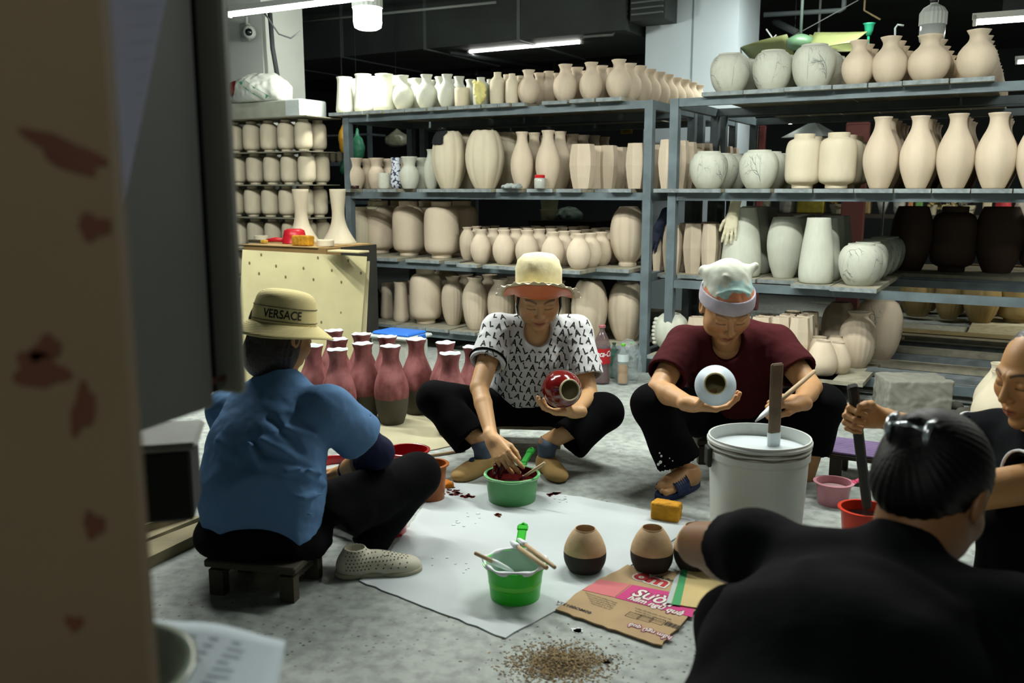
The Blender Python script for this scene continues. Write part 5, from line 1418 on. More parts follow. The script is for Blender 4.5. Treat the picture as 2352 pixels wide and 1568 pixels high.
# grey hood and small lamp further behind, seen between the shelves
ch = onv(1868, 300, 3.2)
tag(mk('hood', MB().tube([ch+EZ*.06, (ch[0], ch[1], CZ)], .01, 6).lathe([(.28, -.06), (.27, -.055), (.16, .0), (.05, .06), (0, .065)], ch, n=4), M('hood_grey', '#7f8682', rough=.6)), 'dusty grey sloping hood seen behind the second shelf', 'hood')
cl_ = onv(1815, 281, 3.1); t = thing('ceiling_lamp', 'small bright round lamp seen between the top and second shelves', 'lamp', cl_)
mk('disc', MB().ell(cl_, (.035, .035, .014)), M('lamp_small', (1, 1, .95), emit=12), t, smooth=True); mk('cord', MB().tube([cl_+EZ*.012, (cl_[0], cl_[1], CZ)], .003, 5), M('socket_black', '#15181a'), t)
for px0, px1, py0, py1, v, cl, lb, ct in ((1942, 2000, 280, 320, 3.0, '#5a2f2a', 'dark red board behind the tall vases of the second shelf', 'board'), (1702, 1737, 285, 330, 3.35, '#6b6455', 'brown cupboard far behind the incised jars', 'cupboard'), (1742, 1760, 288, 335, 3.2, '#7a4340', 'reddish post behind the second shelf', 'post')):
    a, b = onv(px0, py1, v), onv(px1, py0, v); c = (a+b)/2
    tag(mk(ct, MB().box((c[0], c[1], (b[2]+.001)/2), (abs(np.dot(b-a, E1)), .05, b[2]), RR, bev=.01).box((c[0], c[1], b[2]-.01), (abs(np.dot(b-a, E1))*.9, .06, .012), RR), M('far_'+cl[1:], cl, rough=.8, var=.2)), lb, ct)
a = onv(1439, 299, 1.78)
t = thing('sign', 'small yellow notice hanging behind the second shelf near the shared posts', 'sign', a)
mk('plate', MB().box(a, (.10, .004, .055), RR), M('sign_yellow', '#b79b3a'), t)
mk('print', MB().box(a-E2*.003+EZ*.010, (.07, .001, .006), RR).box(a-E2*.003-EZ*.004, (.06, .001, .005), RR).box(a-E2*.003-EZ*.016, (.065, .001, .004), RR), M('print_black', '#111214'), t)
mk('hanger', MB().tube([a+EZ*.027, a+EZ*.34], .002, 4), M('socket_black', '#15181a'), t)
# white buckets, bag and box on the racks deep behind (third shelf opening)
vb = 2.5
for i, (py0, py1) in enumerate(((400, 452), (452, 480), (480, 505))):
    a = onv(1262, py1, vb); b = onv(1262, py0, vb); r = 21*mpp(a)
    tag(mk('bucket', MB().lathe([(r*.88, 0), (r, (b[2]-a[2])*.86), (r*1.06, (b[2]-a[2])*.87), (r*1.06, (b[2]-a[2])*.97), (r*.9, (b[2]-a[2])*.975), (0, (b[2]-a[2])*.975)], a, n=28), M('bucket_cream', '#c9c6a4', rough=.5), smooth=False), 'cream plastic bucket stacked behind the rack, %s of the stack' % ('topmost', 'middle', 'bottom')[i], 'bucket', 'stacked cream buckets')
a = onv(1262, 505, vb); bl = MB(); uvbox(bl, ucol(1235, vb, .9), ucol(1390, vb, .9), vb-.18, vb+.3, 0, a[2]-.001)
tag(mk('crate', bl, M('crate_dark', '#171411')), 'dark crate under the cream buckets behind the rack', 'crate')
c = onv(1308, 506, vb); c[2] = a[2]+.04
sdf_thing('bag', lambda P: np.maximum(ells((P-c)@RR.T, (0, 0, 0), (.13, .10, .085))-.012*wob(P, 30, 2)-.005*wob(P, 70), -(P[:, 2]-a[2])), c-.22, c+.22, .009, M('bag_mint', '#9fb5ab', rough=.4, col2='#2c4a3c', vs=9, thr=(.36, .44)), 'mint-striped plastic bag beside the cream buckets behind the rack', 'bag')
# ---- small things on the shelves
def onshelf(side, l, i): return CL[(side, l, i)]
def potdrape(o, c, r, h, kind, a, zc, rad, mat, label, nm, cat, seed):
    """cloth clinging to the upper outside of a pot; a = direction round the pot, zc = height fraction of its middle"""
    outer = full_prof(kind)[1]
    dr = math.cos(a)*E1+math.sin(a)*E2; m = c+dr*r*float(np.interp(zc, outer[:, 1], outer[:, 0]))+EZ*h*zc
    def f(P):
        q = P-c; rho = np.hypot(q[:, 0], q[:, 1]); z = q[:, 2]/h
        R_ = np.interp(z, outer[:, 1], outer[:, 0])*r
        side = np.abs(rho-R_-.009-.006*wob(P, 75, seed))-.0045
        top = np.maximum(np.abs(z-1.0-.012/h-.004*wob(P, 60)/h)*h-.0045, rho-R_-.012)
        d = np.where(z > 1.0, top, side); ang = P[:, 2]*60+q[:, 0]*45+seed
        return np.maximum(d, np.sqrt(((P-m)**2).sum(1))-rad*(1+.18*np.sin(ang)))*.7
    sdf_thing(nm, f, m-rad*1.4, m+rad*1.4, .004, mat, label, cat)
o, c, r, h = onshelf('near plywood', 2, 5)
potdrape(o, c, r, h, 'melon', -2.0, .90, .070, m_cpb, 'black crumpled cloth hanging over the rim of a ribbed vase', 'cloth', 'cloth', 1.0)
o, c, r, h = onshelf('near plywood', 3, 1)
potdrape(o, c, r, h, 'lantern', -1.5, .93, .062, m_glv, 'cream crumpled glove lying over a lantern jar mouth', 'glove', 'glove', 2.2)
p = R3(ucol(1103, -.02, LV[1]), -.02, LV[1])
tag(mk('glove', surface(lambda P: np.maximum(smin(ells(P-(p+EZ*.075), (0, 0, 0), (.042, .022, .070)), rc(P, p+EZ*.1-E1*.02, p+EZ*.145-E1*.045, .016, .012), .02)-.009*wob(P, 60, 1)-.004*wob(P, 120, 2), -(P[:, 2]-LV[1]-.001)), p-.1, p+.18, .0045), M('glove_yellow', '#cfc67e', rough=.6, bump=.3, bs=60), smooth=True), 'crumpled yellowish rubber glove among the flasks on the top shelf', 'glove')
# dark blue glove and cream glove on the third shelf past the posts
o, c, r, h = onshelf('past twin posts', 3, 1)
glove(c+EZ*(h*.97)-E1*.075-E2*.03, -EZ*1-E1*.45-E2*.1, E2, E1, m_glb, 'dark blue knitted glove hanging on the six-sided vase by the posts')
o, c, r, h = onshelf('past twin posts', 3, 4)
glove(c+EZ*(h*.93)-E1*.03-E2*(r*.80), -EZ-E1*.1-E2*.18, E2+EZ*.1, -E1, m_glv, 'cream rubber glove draped over a tall tapered vase', [(.1, .12, .1)]*4)
# jar with red lid
p = R3(ucol(1240, -.045, LV[2]), -.045, LV[2]); r = 13*mpp(p); t = thing('glass_jar', 'small glass jar with red screw lid on the second shelf', 'jar', p)
mk('glass', MB().lathe([(0, 0), (r*.9, 0), (r, .005), (r, .06), (r*.8, .068), (r*.7, .068), (r*.85, .058), (r*.85, .008), (0, .006)], p, n=24), M('jar_glass', '#c9cdc4', rough=.15, alpha=.55), t, smooth=True)
mk('contents', MB().lathe([(0, .008), (r*.8, .008), (r*.8, .035), (0, .04)], p, n=16), M('jar_clay', '#a89682'), t)
mk('lid', MB().lathe([(r*.85, .066), (r*.9, .066), (r*.9, .082), (r*.8, .085), (0, .085)], p, n=24), M('lid_red', '#b3161c', rough=.35), t)
p = R3(ucol(1175, -.06, LV[2]), -.06, LV[2]+.012)
tag(mk('rag', surface(lambda P: np.maximum(ells((P-p)@RR.T, (0, 0, 0), (.075, .04, .02))-.010*wob(P, 70, 3)-.004*wob(P, 140), -(P[:, 2]-LV[2]-.001)), p-.12, p+.12, .004), M('rag_grey', '#8b9390', rough=.9), smooth=True), 'grey crumpled rag lying on the second shelf edge', 'rag')
# patterned vase on second shelf
p = R3(ucol(911, .06, LV[2]), .06, LV[2]); r = 14*mpp(p); h = 70*mpp(p)
mf = M('floral_blue', '#c6ccd6', rough=.4, col2='#1b2138', vs=6, thr=(.42, .47))
nt = mf.node_tree; vo = nt.nodes.new('ShaderNodeTexVoronoi'); vo.inputs['Scale'].default_value = 55; tc = nt.nodes.new('ShaderNodeTexCoord'); nt.links.new(tc.outputs['Object'], vo.inputs['Vector'])
rp = [n for n in nt.nodes if n.type == 'VALTORGB'][0]; nt.links.new(vo.outputs['Distance'], rp.inputs['Fac']); rp.color_ramp.elements[0].position = .55; rp.color_ramp.elements[1].position = .62
rp.color_ramp.elements[0].color = (*C('#c6ccd6'), 1); rp.color_ramp.elements[1].color = (*C('#232a45'), 1)
tag(mk('floral_vase', MB().lathe([(0, 0), (r*.7, 0), (r*1.05, h*.15), (r, h*.4), (r*.75, h*.8), (r*.85, h), (r*.75, h), (r*.5, h*.6), (0, h*.4)], p, n=28), mf, smooth=True), 'slim blue-and-white flower-patterned vase on the second shelf', 'vase')
# glass of dark liquid at the foot of the first wide-mouthed vase
p = R3(ucol(815, -.05, LV[2]), -.05, LV[2]); r = .03
tag(mk('glass_dish', MB().lathe([(0, 0), (r, 0), (r*1.05, .022), (r*.95, .022), (r*.9, .004), (0, .004)], p, n=20), M('dish_brown', '#2c1512', rough=.15), smooth=True), 'low glass dish of dark liquid on the second shelf', 'dish')
# dark square bottle on the lowest shelf
for i, px in enumerate((848, 862)):
    p = R3(ucol(px, .08+.14*i, LV[4]), .08+.14*i, LV[4]); r = .05; hh = .29
    t = thing('glass_bottle', ('dark green glass bottle with small label on the lowest shelf', 'dark glass bottle just behind the labelled one')[i], 'bottle', p)
    mk('glass', MB().lathe([(0, 0), (r, 0), (r*1.02, .01), (r, hh*.6), (r*.5, hh*.75), (r*.35, hh*.8), (r*.35, hh), (r*.25, hh), (0, hh*.95)], p, n=20), M('glass_dark', '#0f1712', rough=.08, spec=.8), t, smooth=True)
    if i == 0: mk('label', MB().box(p+EZ*.05-E2*(r+.002)-E1*.0, (.028, .002, .018), RR), M('label_white', '#b7b9b4'), t)
# shell decoration on the white jar of the lowest shelf past the posts
o, c, r, h = onshelf('past twin posts', 4, 0)
for i in range(7):
    a = -1.9-.0*i; zz = .25+.1*i
    q = c+(math.cos(3.6)*E1+math.sin(3.6)*E2)*r*1.0*math.sin(min(1, zz+.1)*2.6)**.3*.96+EZ*h*zz
    m_ = mk('petal', MB().ell(q, (.018, .022, .014), n=10, k=6), m_clayw, None, smooth=True); tag(m_, 'small clay petal stuck on the white jar by the posts, %s from its foot' % ORD[i+1], 'petal', 'petals on the white jar')
# ------------------------------------------------------------------ the corner behind the person in blue
m_thin = M('thin_board', '#7b7a6a', rough=.8)
vs = -.10
rowsZ = []
for i, py in enumerate((350, 424, 498, 572, 640, 706)):
    rowsZ.append(onv(620, py, vs)[2])
ui0, ui1 = ucol(462, vs, 1.2), ucol(722, vs, 1.2)
hs_ = rowsZ[0]-rowsZ[1]
kk = 0
for i, z in enumerate(rowsZ):
    if z < .02: break
    tag(mk('stacking_board', uvbox(MB(), ui0, ui1+.03, vs-.10, vs+.24, z-.006, z-.0005).box(R3((ui0+ui1)/2, vs-.102, z-.004), (ui1-ui0+.04, .004, .009), RR), m_thin), 'thin board under the %s layer of stacked lantern jars' % ORD[i+1], 'board', 'boards of the jar stack')
    for j in range(6):
        for k in range(2):
            px = 501+j*39.5+(6 if i % 2 else 0)+i*1.5
            u = ucol(px, vs, z); rr = 20.3*mpp(R3(u, vs, z))
            pot('lantern', R3(u, vs+k*.15, z), rr, hs_-.008, m_clay, 'cream lantern jar in the stack by the white column, %s layer, %s across, %s row' % (ORD[i+1], ORD[j+1], ('front', 'back')[k]), 'jar', 'stacked lantern jars by the column')
topz = rowsZ[0]+hs_
tag(mk('stacking_board', uvbox(MB(), ui0, ui1+.06, vs-.12, vs+.24, topz, topz+.006), m_thin), 'thin lid board on top of the jar stack', 'board')
z = rowsZ[-1]-hs_
tag(mk('pallet', uvbox(MB(), ui0, ui1, vs-.1, vs+.23, 0, rowsZ[-1]-.0065), M('pallet_brown', '#4d4436')), 'low wooden base under the jar stack', 'pallet')
# carton and sack above
uc0, uc1 = ucol(500, vs, 1.6), ucol(688, vs, 1.6)
c = R3((uc0+uc1)/2, vs+.08, topz+.007)
t = thing('carton', 'pale flattened carton with a bubble-wrap end on top of the jar stack', 'box', c)
mk('side', MB().box(c+EZ*.06, (uc1-uc0, .26, .12), RR, bev=.006), M('carton_pale', '#a3a899', rough=.8, var=.2, vs=8), t)
mk('bubble_wrap', MB().box(c+EZ*.06+E1*(uc1-uc0)*.5-E2*.01, (.15, .28, .125), RR, bev=.01), M('bubble_grey', '#b9c2c0', rough=.25, bump=1, bs=120), t)
cs = onv(605, 218, vs+.05)
m_sack = M('sack_white', '#c3c8c0', rough=.6, bump=.3, bs=30, var=.12, vs=8)
t = thing('sack', 'white woven sack with green and red print lying open on the carton', 'bag', cs)
def sackf(P):
    q = (P-cs)@RR.T
    d = ells(q, (-.04, .0, .02), (.30, .15, .135)); d = smin(d, rc(q, A3(.08, 0, .0), A3(.27, -.02, -.10), .08, .03), .06)
    d = smax(d, -ells(q, (-.235, -.06, .055), (.075, .09, .06)), .012)
    return np.maximum(d-.013*wob(P, 20, 1)-.006*wob(P, 55), -(P[:, 2]-topz-.128))
V, Q = surface(sackf, cs-.46, cs+.46, .008); sk = mk('sack_body', (V, Q), m_sack, t, smooth=True)
mk('red_lining', surface(lambda P: np.maximum(ells((P-cs)@RR.T, (-.215, -.045, .045), (.085, .075, .06))-.006*wob(P, 60, 2), -(P[:, 2]-topz-.13)), cs-.4, cs+.3, .006), M('lining_red', '#6e1f16', rough=.25), t, smooth=True)
it = []
tv, tf = text_tris('SEN VIET', .045, .002)
bx = [(-.12, -.014), (.14, -.014), (.14, .02), (-.12, .02)]
rot = nv(E1*.85-EZ*.5); rup = nv(np.cross(rot, E2))*1.0
rup = rup if rup[2] > 0 else -rup
for k in range(14):
    it.append((cs+E1*.04+rot*(k-7)*.022-E2*.5+EZ*.02, E2, rot, rup, np.array([(-.0118, -.024), (.0118, -.024), (.0118, .024), (-.0118, .024)]), [(0, 1, 2, 3)]))
mk('green_print', project_decals(V, Q, it, .001), M('print_green', '#3c8f62', rough=.6), t, kind='stuff')
# trumpet vases upside down, carton box, red bowl, sponge
cb_ = onv(675, 566, -.60)
u0, u1 = ucol(560, -.72, .75), ucol(748, -.72, .75); zb = onv(675, 566, -.72)[2]
t = thing('carton', 'large brown cardboard box standing behind the plywood', 'box', R3((u0+u1)/2, -.5, 0))
mk('body', uvbox(MB(), u0, u1, -.72, -.24, 0.001, zb-.003), M('cardboard_brown', '#8a6d43', rough=.85, var=.15, vs=6), t)
mk('flap', uvbox(MB(), u0, u1-.06, -.73, -.45, zb-.0025, zb+.0025), M('cardboard_light', '#a98c5c', rough=.85), t)
mk('flap', uvbox(MB(), u0+.12, u1-.02, -.43, -.24, zb-.0025, zb+.0035), M('cardboard_light', '#a98c5c'), t)
uvk = u1+.006; tag(mk('crate', uvbox(MB(), uvk, -2.345, -.58, -.22, 0, zb-.004), M('crate_grey', '#35352f', rough=.85, var=.3)), 'dark crate between the brown carton and the rack post', 'crate')
for px, v, lb in ((694, -.34, 'upturned trumpet-shaped vase on the carton, in front of the jar stack'), (779, -.34, 'upturned trumpet-shaped vase on the carton, next to the rack post')):
    u = ucol(px, v, zb); p = R3(u, v, zb+.004); r = 46*mpp(p)
    pot('trumpet', p, r*.86, .36, m_clay, lb, 'vase', 'upturned trumpet vases')
p = R3(ucol(677, -.50, zb), -.50, zb+.005); r = 27*mpp(p)
t = thing('plastic_bowl', 'red plastic scoop bowl turned over on the brown carton', 'bowl', p)
mk('shell', MB().lathe([(r*1.05, 0), (r, .004), (r*.95, .05), (r*.85, .085), (r*.6, .096), (0, .098)], p, n=32), M('plastic_red', '#c0202c', rough=.35, var=.25, vs=12), t, smooth=True)
mk('handle', MB().tube([p-E1*r*.95-E2*.02+EZ*.018, p-E1*(r+.05)-E2*.04+EZ*.022, p-E1*(r+.12)-E2*.06+EZ*.014], [.014, .017, .012], 10), MATS['plastic_red'], t, smooth=True)
p = R3(ucol(696, -.66, zb), -.66, zb+.004)
def spongef(c, sx, sy, sz, R, s):
    def f(P):
        q = np.abs((P-c-EZ*sz/2)@R.T)-A3(sx, sy, sz)/2+.008
        return np.sqrt((np.maximum(q, 0)**2).sum(1))+np.minimum(q.max(1), 0)-.008-.0025*wob(P, 110, s)-.0012*wob(P, 260, s)
    return f
m_sp = M('sponge_yellow', '#c98f1f', rough=.95, bump=1, bs=160, var=.35, vs=18)
sdf_thing('sponge', spongef(p, .15, .06, .065, RR, 1), p-.12, p+.12, .0045, m_sp, 'yellow sponge block beside the red bowl on the carton', 'sponge')
p = R3(ucol(600, -.62, zb), -.62, zb+.005)
t = thing('brush', 'dark flat brush with yellow ferrule lying on the carton', 'brush', p)
mk('bristles', MB().box(p+EZ*.012-E1*.05, (.12, .035, .02), RR, bev=.005), M('bristle_dark', '#3a3425'), t); mk('ferrule', MB().box(p+EZ*.012+E1*.03, (.04, .037, .022), RR, bev=.004), M('ferrule_yellow', '#b3922e'), t)
p = R3(ucol(760, -.35, zb), -.66+.1, zb+.005)
tag(mk('clay_ring', MB().lathe([(.03, 0), (.055, 0), (.055, .035), (.05, .04), (.03, .04)], R3(ucol(748, -.60, zb), -.60, zb+.004), n=24, closed=True), m_clay, smooth=False), 'small clay ring on the carton beside the post', 'ring')
tag(mk('clay_ring', MB().lathe([(.03, 0), (.05, 0), (.05, .035), (.03, .035)], R3(ucol(600, -.38, zb), -.38, zb+.004), n=24, closed=True), m_clay), 'small clay ring on the carton behind the brush', 'ring')
# leaning plywood
TL, TR, BR, BL = at(557, 573, 5.25), at(843, 589, 5.05), at(824, 792, 4.98), at(548, 800, 5.15)
BR = onz(822, 858, .0); BL = onz(540, 880, 0.0)
def quadprism(mb, q, n, th_):
    q = [np.array(x) for x in q]; return mb.add(q+[x+n*th_ for x in q], [(0, 1, 2, 3), (7, 6, 5, 4), (0, 4, 5, 1), (1, 5, 6, 2), (2, 6, 7, 3), (3, 7, 4, 0)])
def fixtop(b, px, py, lean=.17):
    # top corner above the foot b, leaning away from the camera
    return at(px, py, b[1]+lean)
TL, TR = fixtop(BL, 557, 573), fixtop(BR, 843, 589)
nn = nv(np.cross(TR-TL, BL-TL)); nn = nn if nn[1] > 0 else -nn
m_ply = M('plywood_pale', '#b3ab82', rough=.8, var=.14, vs=5, bump=.15, bs=30)
t = thing('plywood_sheet', 'big pale plywood sheet with rows of nail holes, leaning on the carton', 'board', (BL+BR)/2)
mk('panel', quadprism(MB(), [BL, BR, TR, TL], nn, .012), m_ply, t)
for (px, py) in ((573, 604), (634, 611), (697, 616), (762, 621), (829, 627), (595, 628), (656, 636), (720, 642), (784, 648), (600, 585), (730, 592), (800, 598), (590, 700), (655, 706), (718, 712), (783, 718), (609, 727), (672, 733), (738, 740), (800, 746), (583, 770)):
    rr_ = ray(px, py); tt = np.dot(BL-np.array((0, 0, CAMZ)), nn)/np.dot(rr_, nn); q = np.array((0, 0, CAMZ))+rr_*tt-nn*.0012
    x_ = nv(BR-BL); y_ = np.cross(nn, x_)
    mk('knot', MB().add([q+x_*math.cos(a_)*.006+y_*math.sin(a_)*.010 for a_ in np.linspace(0, 2*math.pi, 9)[:-1]]+[q-nn*.001], [(i, (i+1) % 8, 8) for i in range(8)]), M('knot_brown', '#5d5230'), t)
quad2 = [BR+A3(.005, .02, 0), BR+A3(.035, .03, 0), TR+A3(.012, .03, -.03), TR+A3(-.02, .02, -.03)]
tag(mk('board_strip', quadprism(MB(), quad2, nn, .01), M('strip_grey', '#9a9370', rough=.8)), 'narrow board edge showing beside the plywood sheet', 'board')
tag(mk('wood_lath', MB().box(at(800, 577, 5.32), (.24, .10, .012), RR, bev=.003), M('lath_pale', '#b5a77f')), 'thin pale lath lying across the carton corner above the plywood', 'lath')
# plastic bags hanging in the dark behind the first rack bay
cg1 = onv(822, 345, 1.0)
def hangbag(c, rx, rz, mat, label, s):
    c = np.array(c)
    f = lambda P: smin(ells((P-c)@RR.T, (0, 0, 0), (rx, .05, rz)), rc(P, c+EZ*rz*.7, c+EZ*rz*1.7, rx*.5, .008), .04)-.007*wob(P, 35, s)-.003*wob(P, 80, s)
    V, Q = surface(f, c-rz*1.5-.03, c+rz*2+.03, .008)
    t = thing('plastic_bag', label, 'bag', c); mk('bag_film', (V, Q), mat, t, smooth=True); mk('string', MB().tube([c+EZ*rz*1.6, (c[0], c[1], CZ)], .0015, 4), M('socket_black', '#15181a'), t)
hangbag(cg1, .07, .10, M('bag_green', '#3f8a6c', rough=.35), 'sea-green plastic bag hanging behind the first wide-mouthed vases', 1)
hangbag(onv(790, 325, .85), .045, .10, M('bag_orange', '#b3862a', rough=.35), 'orange plastic bag hanging behind the rack end post', 2)
hangbag(onv(790, 388, 1.2), .03, .05, M('bag_green', '#3f8a6c'), 'small green plastic bag hanging low behind the rack post', 3)
hangbag(onv(912, 322, 1.76), .16, .06, M('bag_clear', '#6e7060', rough=.3), 'wide dusty clear plastic bag hanging in the dark bay', 4)
# dim far rack with jars
vf_ = 2.9
t = thing('storage_rack', 'dim far rack with small jars behind the stack of lantern jars', 'rack', R3(ucol(750, vf_, 1), vf_, 0))
zf = onv(750, 374, vf_)[2]
ua_, ub2 = ucol(700, vf_, 1), ucol(870, vf_, 1)
mk('beam', uvbox(MB(), ua_, ub2, vf_-.15, vf_+.15, zf-.04, zf), m_steel, t)
for uu in (ua_, ub2): mk('post', uvbox(MB(), uu-.02, uu+.02, vf_-.15, vf_-.11, 0, zf+.5), m_steel, t)
mk('beam', uvbox(MB(), ua_, ub2, vf_-.15, vf_+.15, zf+.28, zf+.30), m_steel, t); mk('beam', uvbox(MB(), ua_, ub2, vf_-.15, vf_+.15, zf-.46, zf-.42), m_steel, t)
for i in range(8):
    u = ucol(712+i*15, vf_, zf); pot('lantern', R3(u, vf_-.05, zf), 7.3*mpp(R3(u, vf_, zf)), .12, M('clay_dim', '#8d8672', rough=.9), 'tiny dim lantern jar on the far rack, %s from the jar stack' % ORD[i+1], 'jar', 'tiny jars on the far rack')
# ------------------------------------------------------------------ sheets on the floor
def poly_px(pts, z=0.0): return [onz(x, y, z)[:2] for x, y in pts]
def ragged(poly, amp=.004, step=.03, seed=1):
    rg = random.Random(seed); out = []
    for i, p in enumerate(poly):
        q = poly[(i+1) % len(poly)]; L_ = math.hypot(q[0]-p[0], q[1]-p[1]); n = max(1, int(L_/step))
        for k in range(n):
            t = k/n; out.append((p[0]+(q[0]-p[0])*t+rg.uniform(-amp, amp), p[1]+(q[1]-p[1])*t+rg.uniform(-amp, amp)))
    return out
m_foam = M('foam_sheet', '#b3bbbd', rough=.55, var=.10, vs=3.0, bump=.15, bs=12)
tag(mk('foam_sheet', MB().prism(ragged(poly_px([(825, 1336), (1160, 1467), (1300, 1392), (1545, 1242), (1600, 1196), (1480, 1172), (1335, 1143), (1130, 1118), (1010, 1104), (962, 1180), (880, 1290)])[::-1], .003), .0008, .004), m_foam), 'white foam sheet spread on the floor in the middle of the circle', 'sheet')
tag(mk('card_sheet', MB().prism(ragged(poly_px([(705, 905), (1085, 905), (1062, 985), (1034, 1026), (940, 1046), (830, 1012), (700, 1000)])[::-1], .003), .0008, .005), M('card_beige', '#a7a184', rough=.85, var=.15, vs=4)), 'beige cardboard sheet under the dark red vases', 'sheet')
# ------------------------------------------------------------------ the dark red vases
m_red = M('glaze_raw_red', '#8f4a4a', rough=.75, bump=.1)
def two_tone(m, top, top2, low_, zc, amp, inner, s=6):
    nt = m.node_tree; N = nt.nodes; L = nt.links; b = N['Principled BSDF']
    tc = N.new('ShaderNodeTexCoord'); sx = N.new('ShaderNodeSeparateXYZ'); L.new(tc.outputs['Object'], sx.inputs[0])
    n = N.new('ShaderNodeTexNoise'); n.inputs['Scale'].default_value = s; n.inputs['Detail'].default_value = 3; mp = N.new('ShaderNodeMapping'); mp.inputs['Scale'].default_value = (1, 1, 3.2); L.new(tc.outputs['Object'], mp.inputs['Vector']); L.new(mp.outputs['Vector'], n.inputs['Vector'])
    r = N.new('ShaderNodeValToRGB'); r.color_ramp.elements[0].position = .35; r.color_ramp.elements[1].position = .62
    r.color_ramp.elements[0].color = (*C(top2), 1); r.color_ramp.elements[1].color = (*C(top), 1); L.new(n.outputs['Fac'], r.inputs['Fac'])
    ma = N.new('ShaderNodeMath'); ma.operation = 'MULTIPLY_ADD'; ma.inputs[1].default_value = amp; L.new(n.outputs['Fac'], ma.inputs[0]); L.new(sx.outputs['Z'], ma.inputs[2])
    gt = N.new('ShaderNodeMath'); gt.operation = 'GREATER_THAN'; gt.inputs[1].default_value = zc+amp*.5; L.new(ma.outputs[0], gt.inputs[0])
    mx = N.new('ShaderNodeMix'); mx.data_type = 'RGBA'; L.new(gt.outputs[0], mx.inputs[0]); mx.inputs[6].default_value = (*C(low_), 1); L.new(r.outputs['Color'], mx.inputs[7])
    L.new(mx.outputs[2], b.inputs['Base Color'])
two_tone(m_red, '#885352', '#683534', '#4a463a', .34, .05, None, 1.6)
m_inw = M('glaze_white_inside', '#cdd6d6', rough=.4)
def red_mesh():
    pr, outer = full_prof('redv'); k = len(outer)
    zm = lambda q, z: (.004*math.cos(6*q+1)+.003*math.cos(3*q)) if z > .985 else 0
    rm = lambda q, z: 1+(.04*math.cos(6*q+.5) if z > .95 else .012*math.cos(6*q))
    mb = MB().lathe(pr, n=60, rmod=rm, zmod=zm); me = bpy.data.meshes.new('red_vase_pot'); me.from_pydata(mb.v, [], mb.f)
    me.materials.append(m_red); me.materials.append(m_inw)
    mi = [1 if (i//60) >= k-1 else 0 for i in range(len(mb.f))]; me.polygons.foreach_set('material_index', np.array(mi, np.int32)); smooth_mesh(me); return me
RM = red_mesh()
P0 = onz(905, 973); RH = ztop(P0, 797); Rr = 39.5*mpp(P0)
rv = [(897, 797, 'front one dipped deepest, nearest the ruffled-hat woman'), (775, 805, 'front, right beside the blue T-shirt'), (719, 796, 'half hidden beside the straw hat'), (833, 791, 'between the two front ones'), (776, 781, 'middle row beside the straw hat brim'),
      (767, 761, 'back corner against the plywood'), (830, 769, 'back row next to the plywood edge'), (889, 775, 'back row in front of the blue-lidded box'), (956, 781, 'darkest red, right of the blue-lidded box'), (1023, 789, 'back row behind the black knee'), (1034, 814, 'front row rising behind the black knee'), (1087, 799, 'beside the lettered T-shirt sleeve')]
for i, (px, py, lb) in enumerate(rv):
    p = onz(px, py, RH); p[2] = .0055
    o = bpy.data.objects.new('red_vase', RM); COL.objects.link(o); o.location = tuple(p); o.scale = (Rr, Rr, RH); o.rotation_euler = (0, 0, rnd.uniform(0, 6.28))
    tag(o, 'tall dark red vase with grey foot, '+lb, 'vase', 'dark red vases on the beige sheet')
# blue-lidded box
c = onz(918, 862, 0); c = at(918, 800, 4.95); c[2] = 0
zt_ = at(918, 772, 4.84)[2]
t = thing('storage_box', 'translucent white storage box with blue lid behind the dark red vases', 'box', c)
mk('body', MB().box(c+EZ*(zt_*.5-.008), (.27, .20, zt_-.017), RR, bev=.02), M('box_translucent', '#b3b9b0', rough=.35, spec=.5), t, smooth=False)
mk('rim', MB().box(c+EZ*(zt_-.012), (.30, .23, .02), RR, bev=.008), M('box_rim', '#aab2b0', rough=.35), t)
mk('lid', MB().box(c+EZ*(zt_+.004), (.25, .18, .018), RR, bev=.007), M('lid_blue', '#1f66c2', rough=.35), t)
for s_ in (-1, 1): mk('latch', MB().box(c+EZ*(zt_-.02)+E1*s_*.155, (.015, .06, .05), RR, bev=.004), MATS['lid_blue'], t)
# ------------------------------------------------------------------ bottles by the posts
def bottle(c, r, h, label, mg, capm, lab=None, fill=None, name='plastic_bottle', bumps=True):
    t = thing(name, label, 'bottle', c)
    pr = [(0, .004), (r*.6, 0), (r*.95, .008), (r, .03), (r*.94, h*.30), (r, h*.36), (r, h*.62), (r*.93, h*.70), (r*.55, h*.84), (r*.33, h*.90), (r*.31, h*.955), (r*.36, h*.957), (r*.36, h*.965), (r*.30, h*.967)]
    mk('bottle_wall', MB().lathe(catm(pr, 3), c, n=28, rmod=lambda q, z: 1+(.03*math.cos(5*q) if z < .03 else 0)), mg, t, smooth=True)
    mk('cap', MB().lathe([(0, h*.962), (r*.40, h*.962), (r*.41, h), (r*.36, h*1.01), (0, h*1.01)], c, n=18), capm, t)
    if fill: mk('liquid', MB().lathe([(0, .01), (r*.88, .012), (r*.9, .03), (r*.85, h*.30), (r*.9, h*fill[1]), (0, h*fill[1])], c, n=20), fill[0], t, smooth=False)
    if lab: mk('label', MB().lathe([(r*1.015, h*lab[1]), (r*1.02, h*lab[2])], c, n=28)if False else lab_strip(c, r*1.03, h*lab[1], h*lab[2]), lab[0], t, smooth=True)
    return t
def lab_strip(c, r, z0, z1, a0=-3.1, a1=.9):
    P = np.zeros((2, 25, 3))
    for j in range(25):
        a = a0+(a1-a0)*j/24
        for i, z in enumerate((z0, z1)): P[i, j] = c+A(math.cos(a)*r, math.sin(a)*r, z)
    return MB().grid(P)
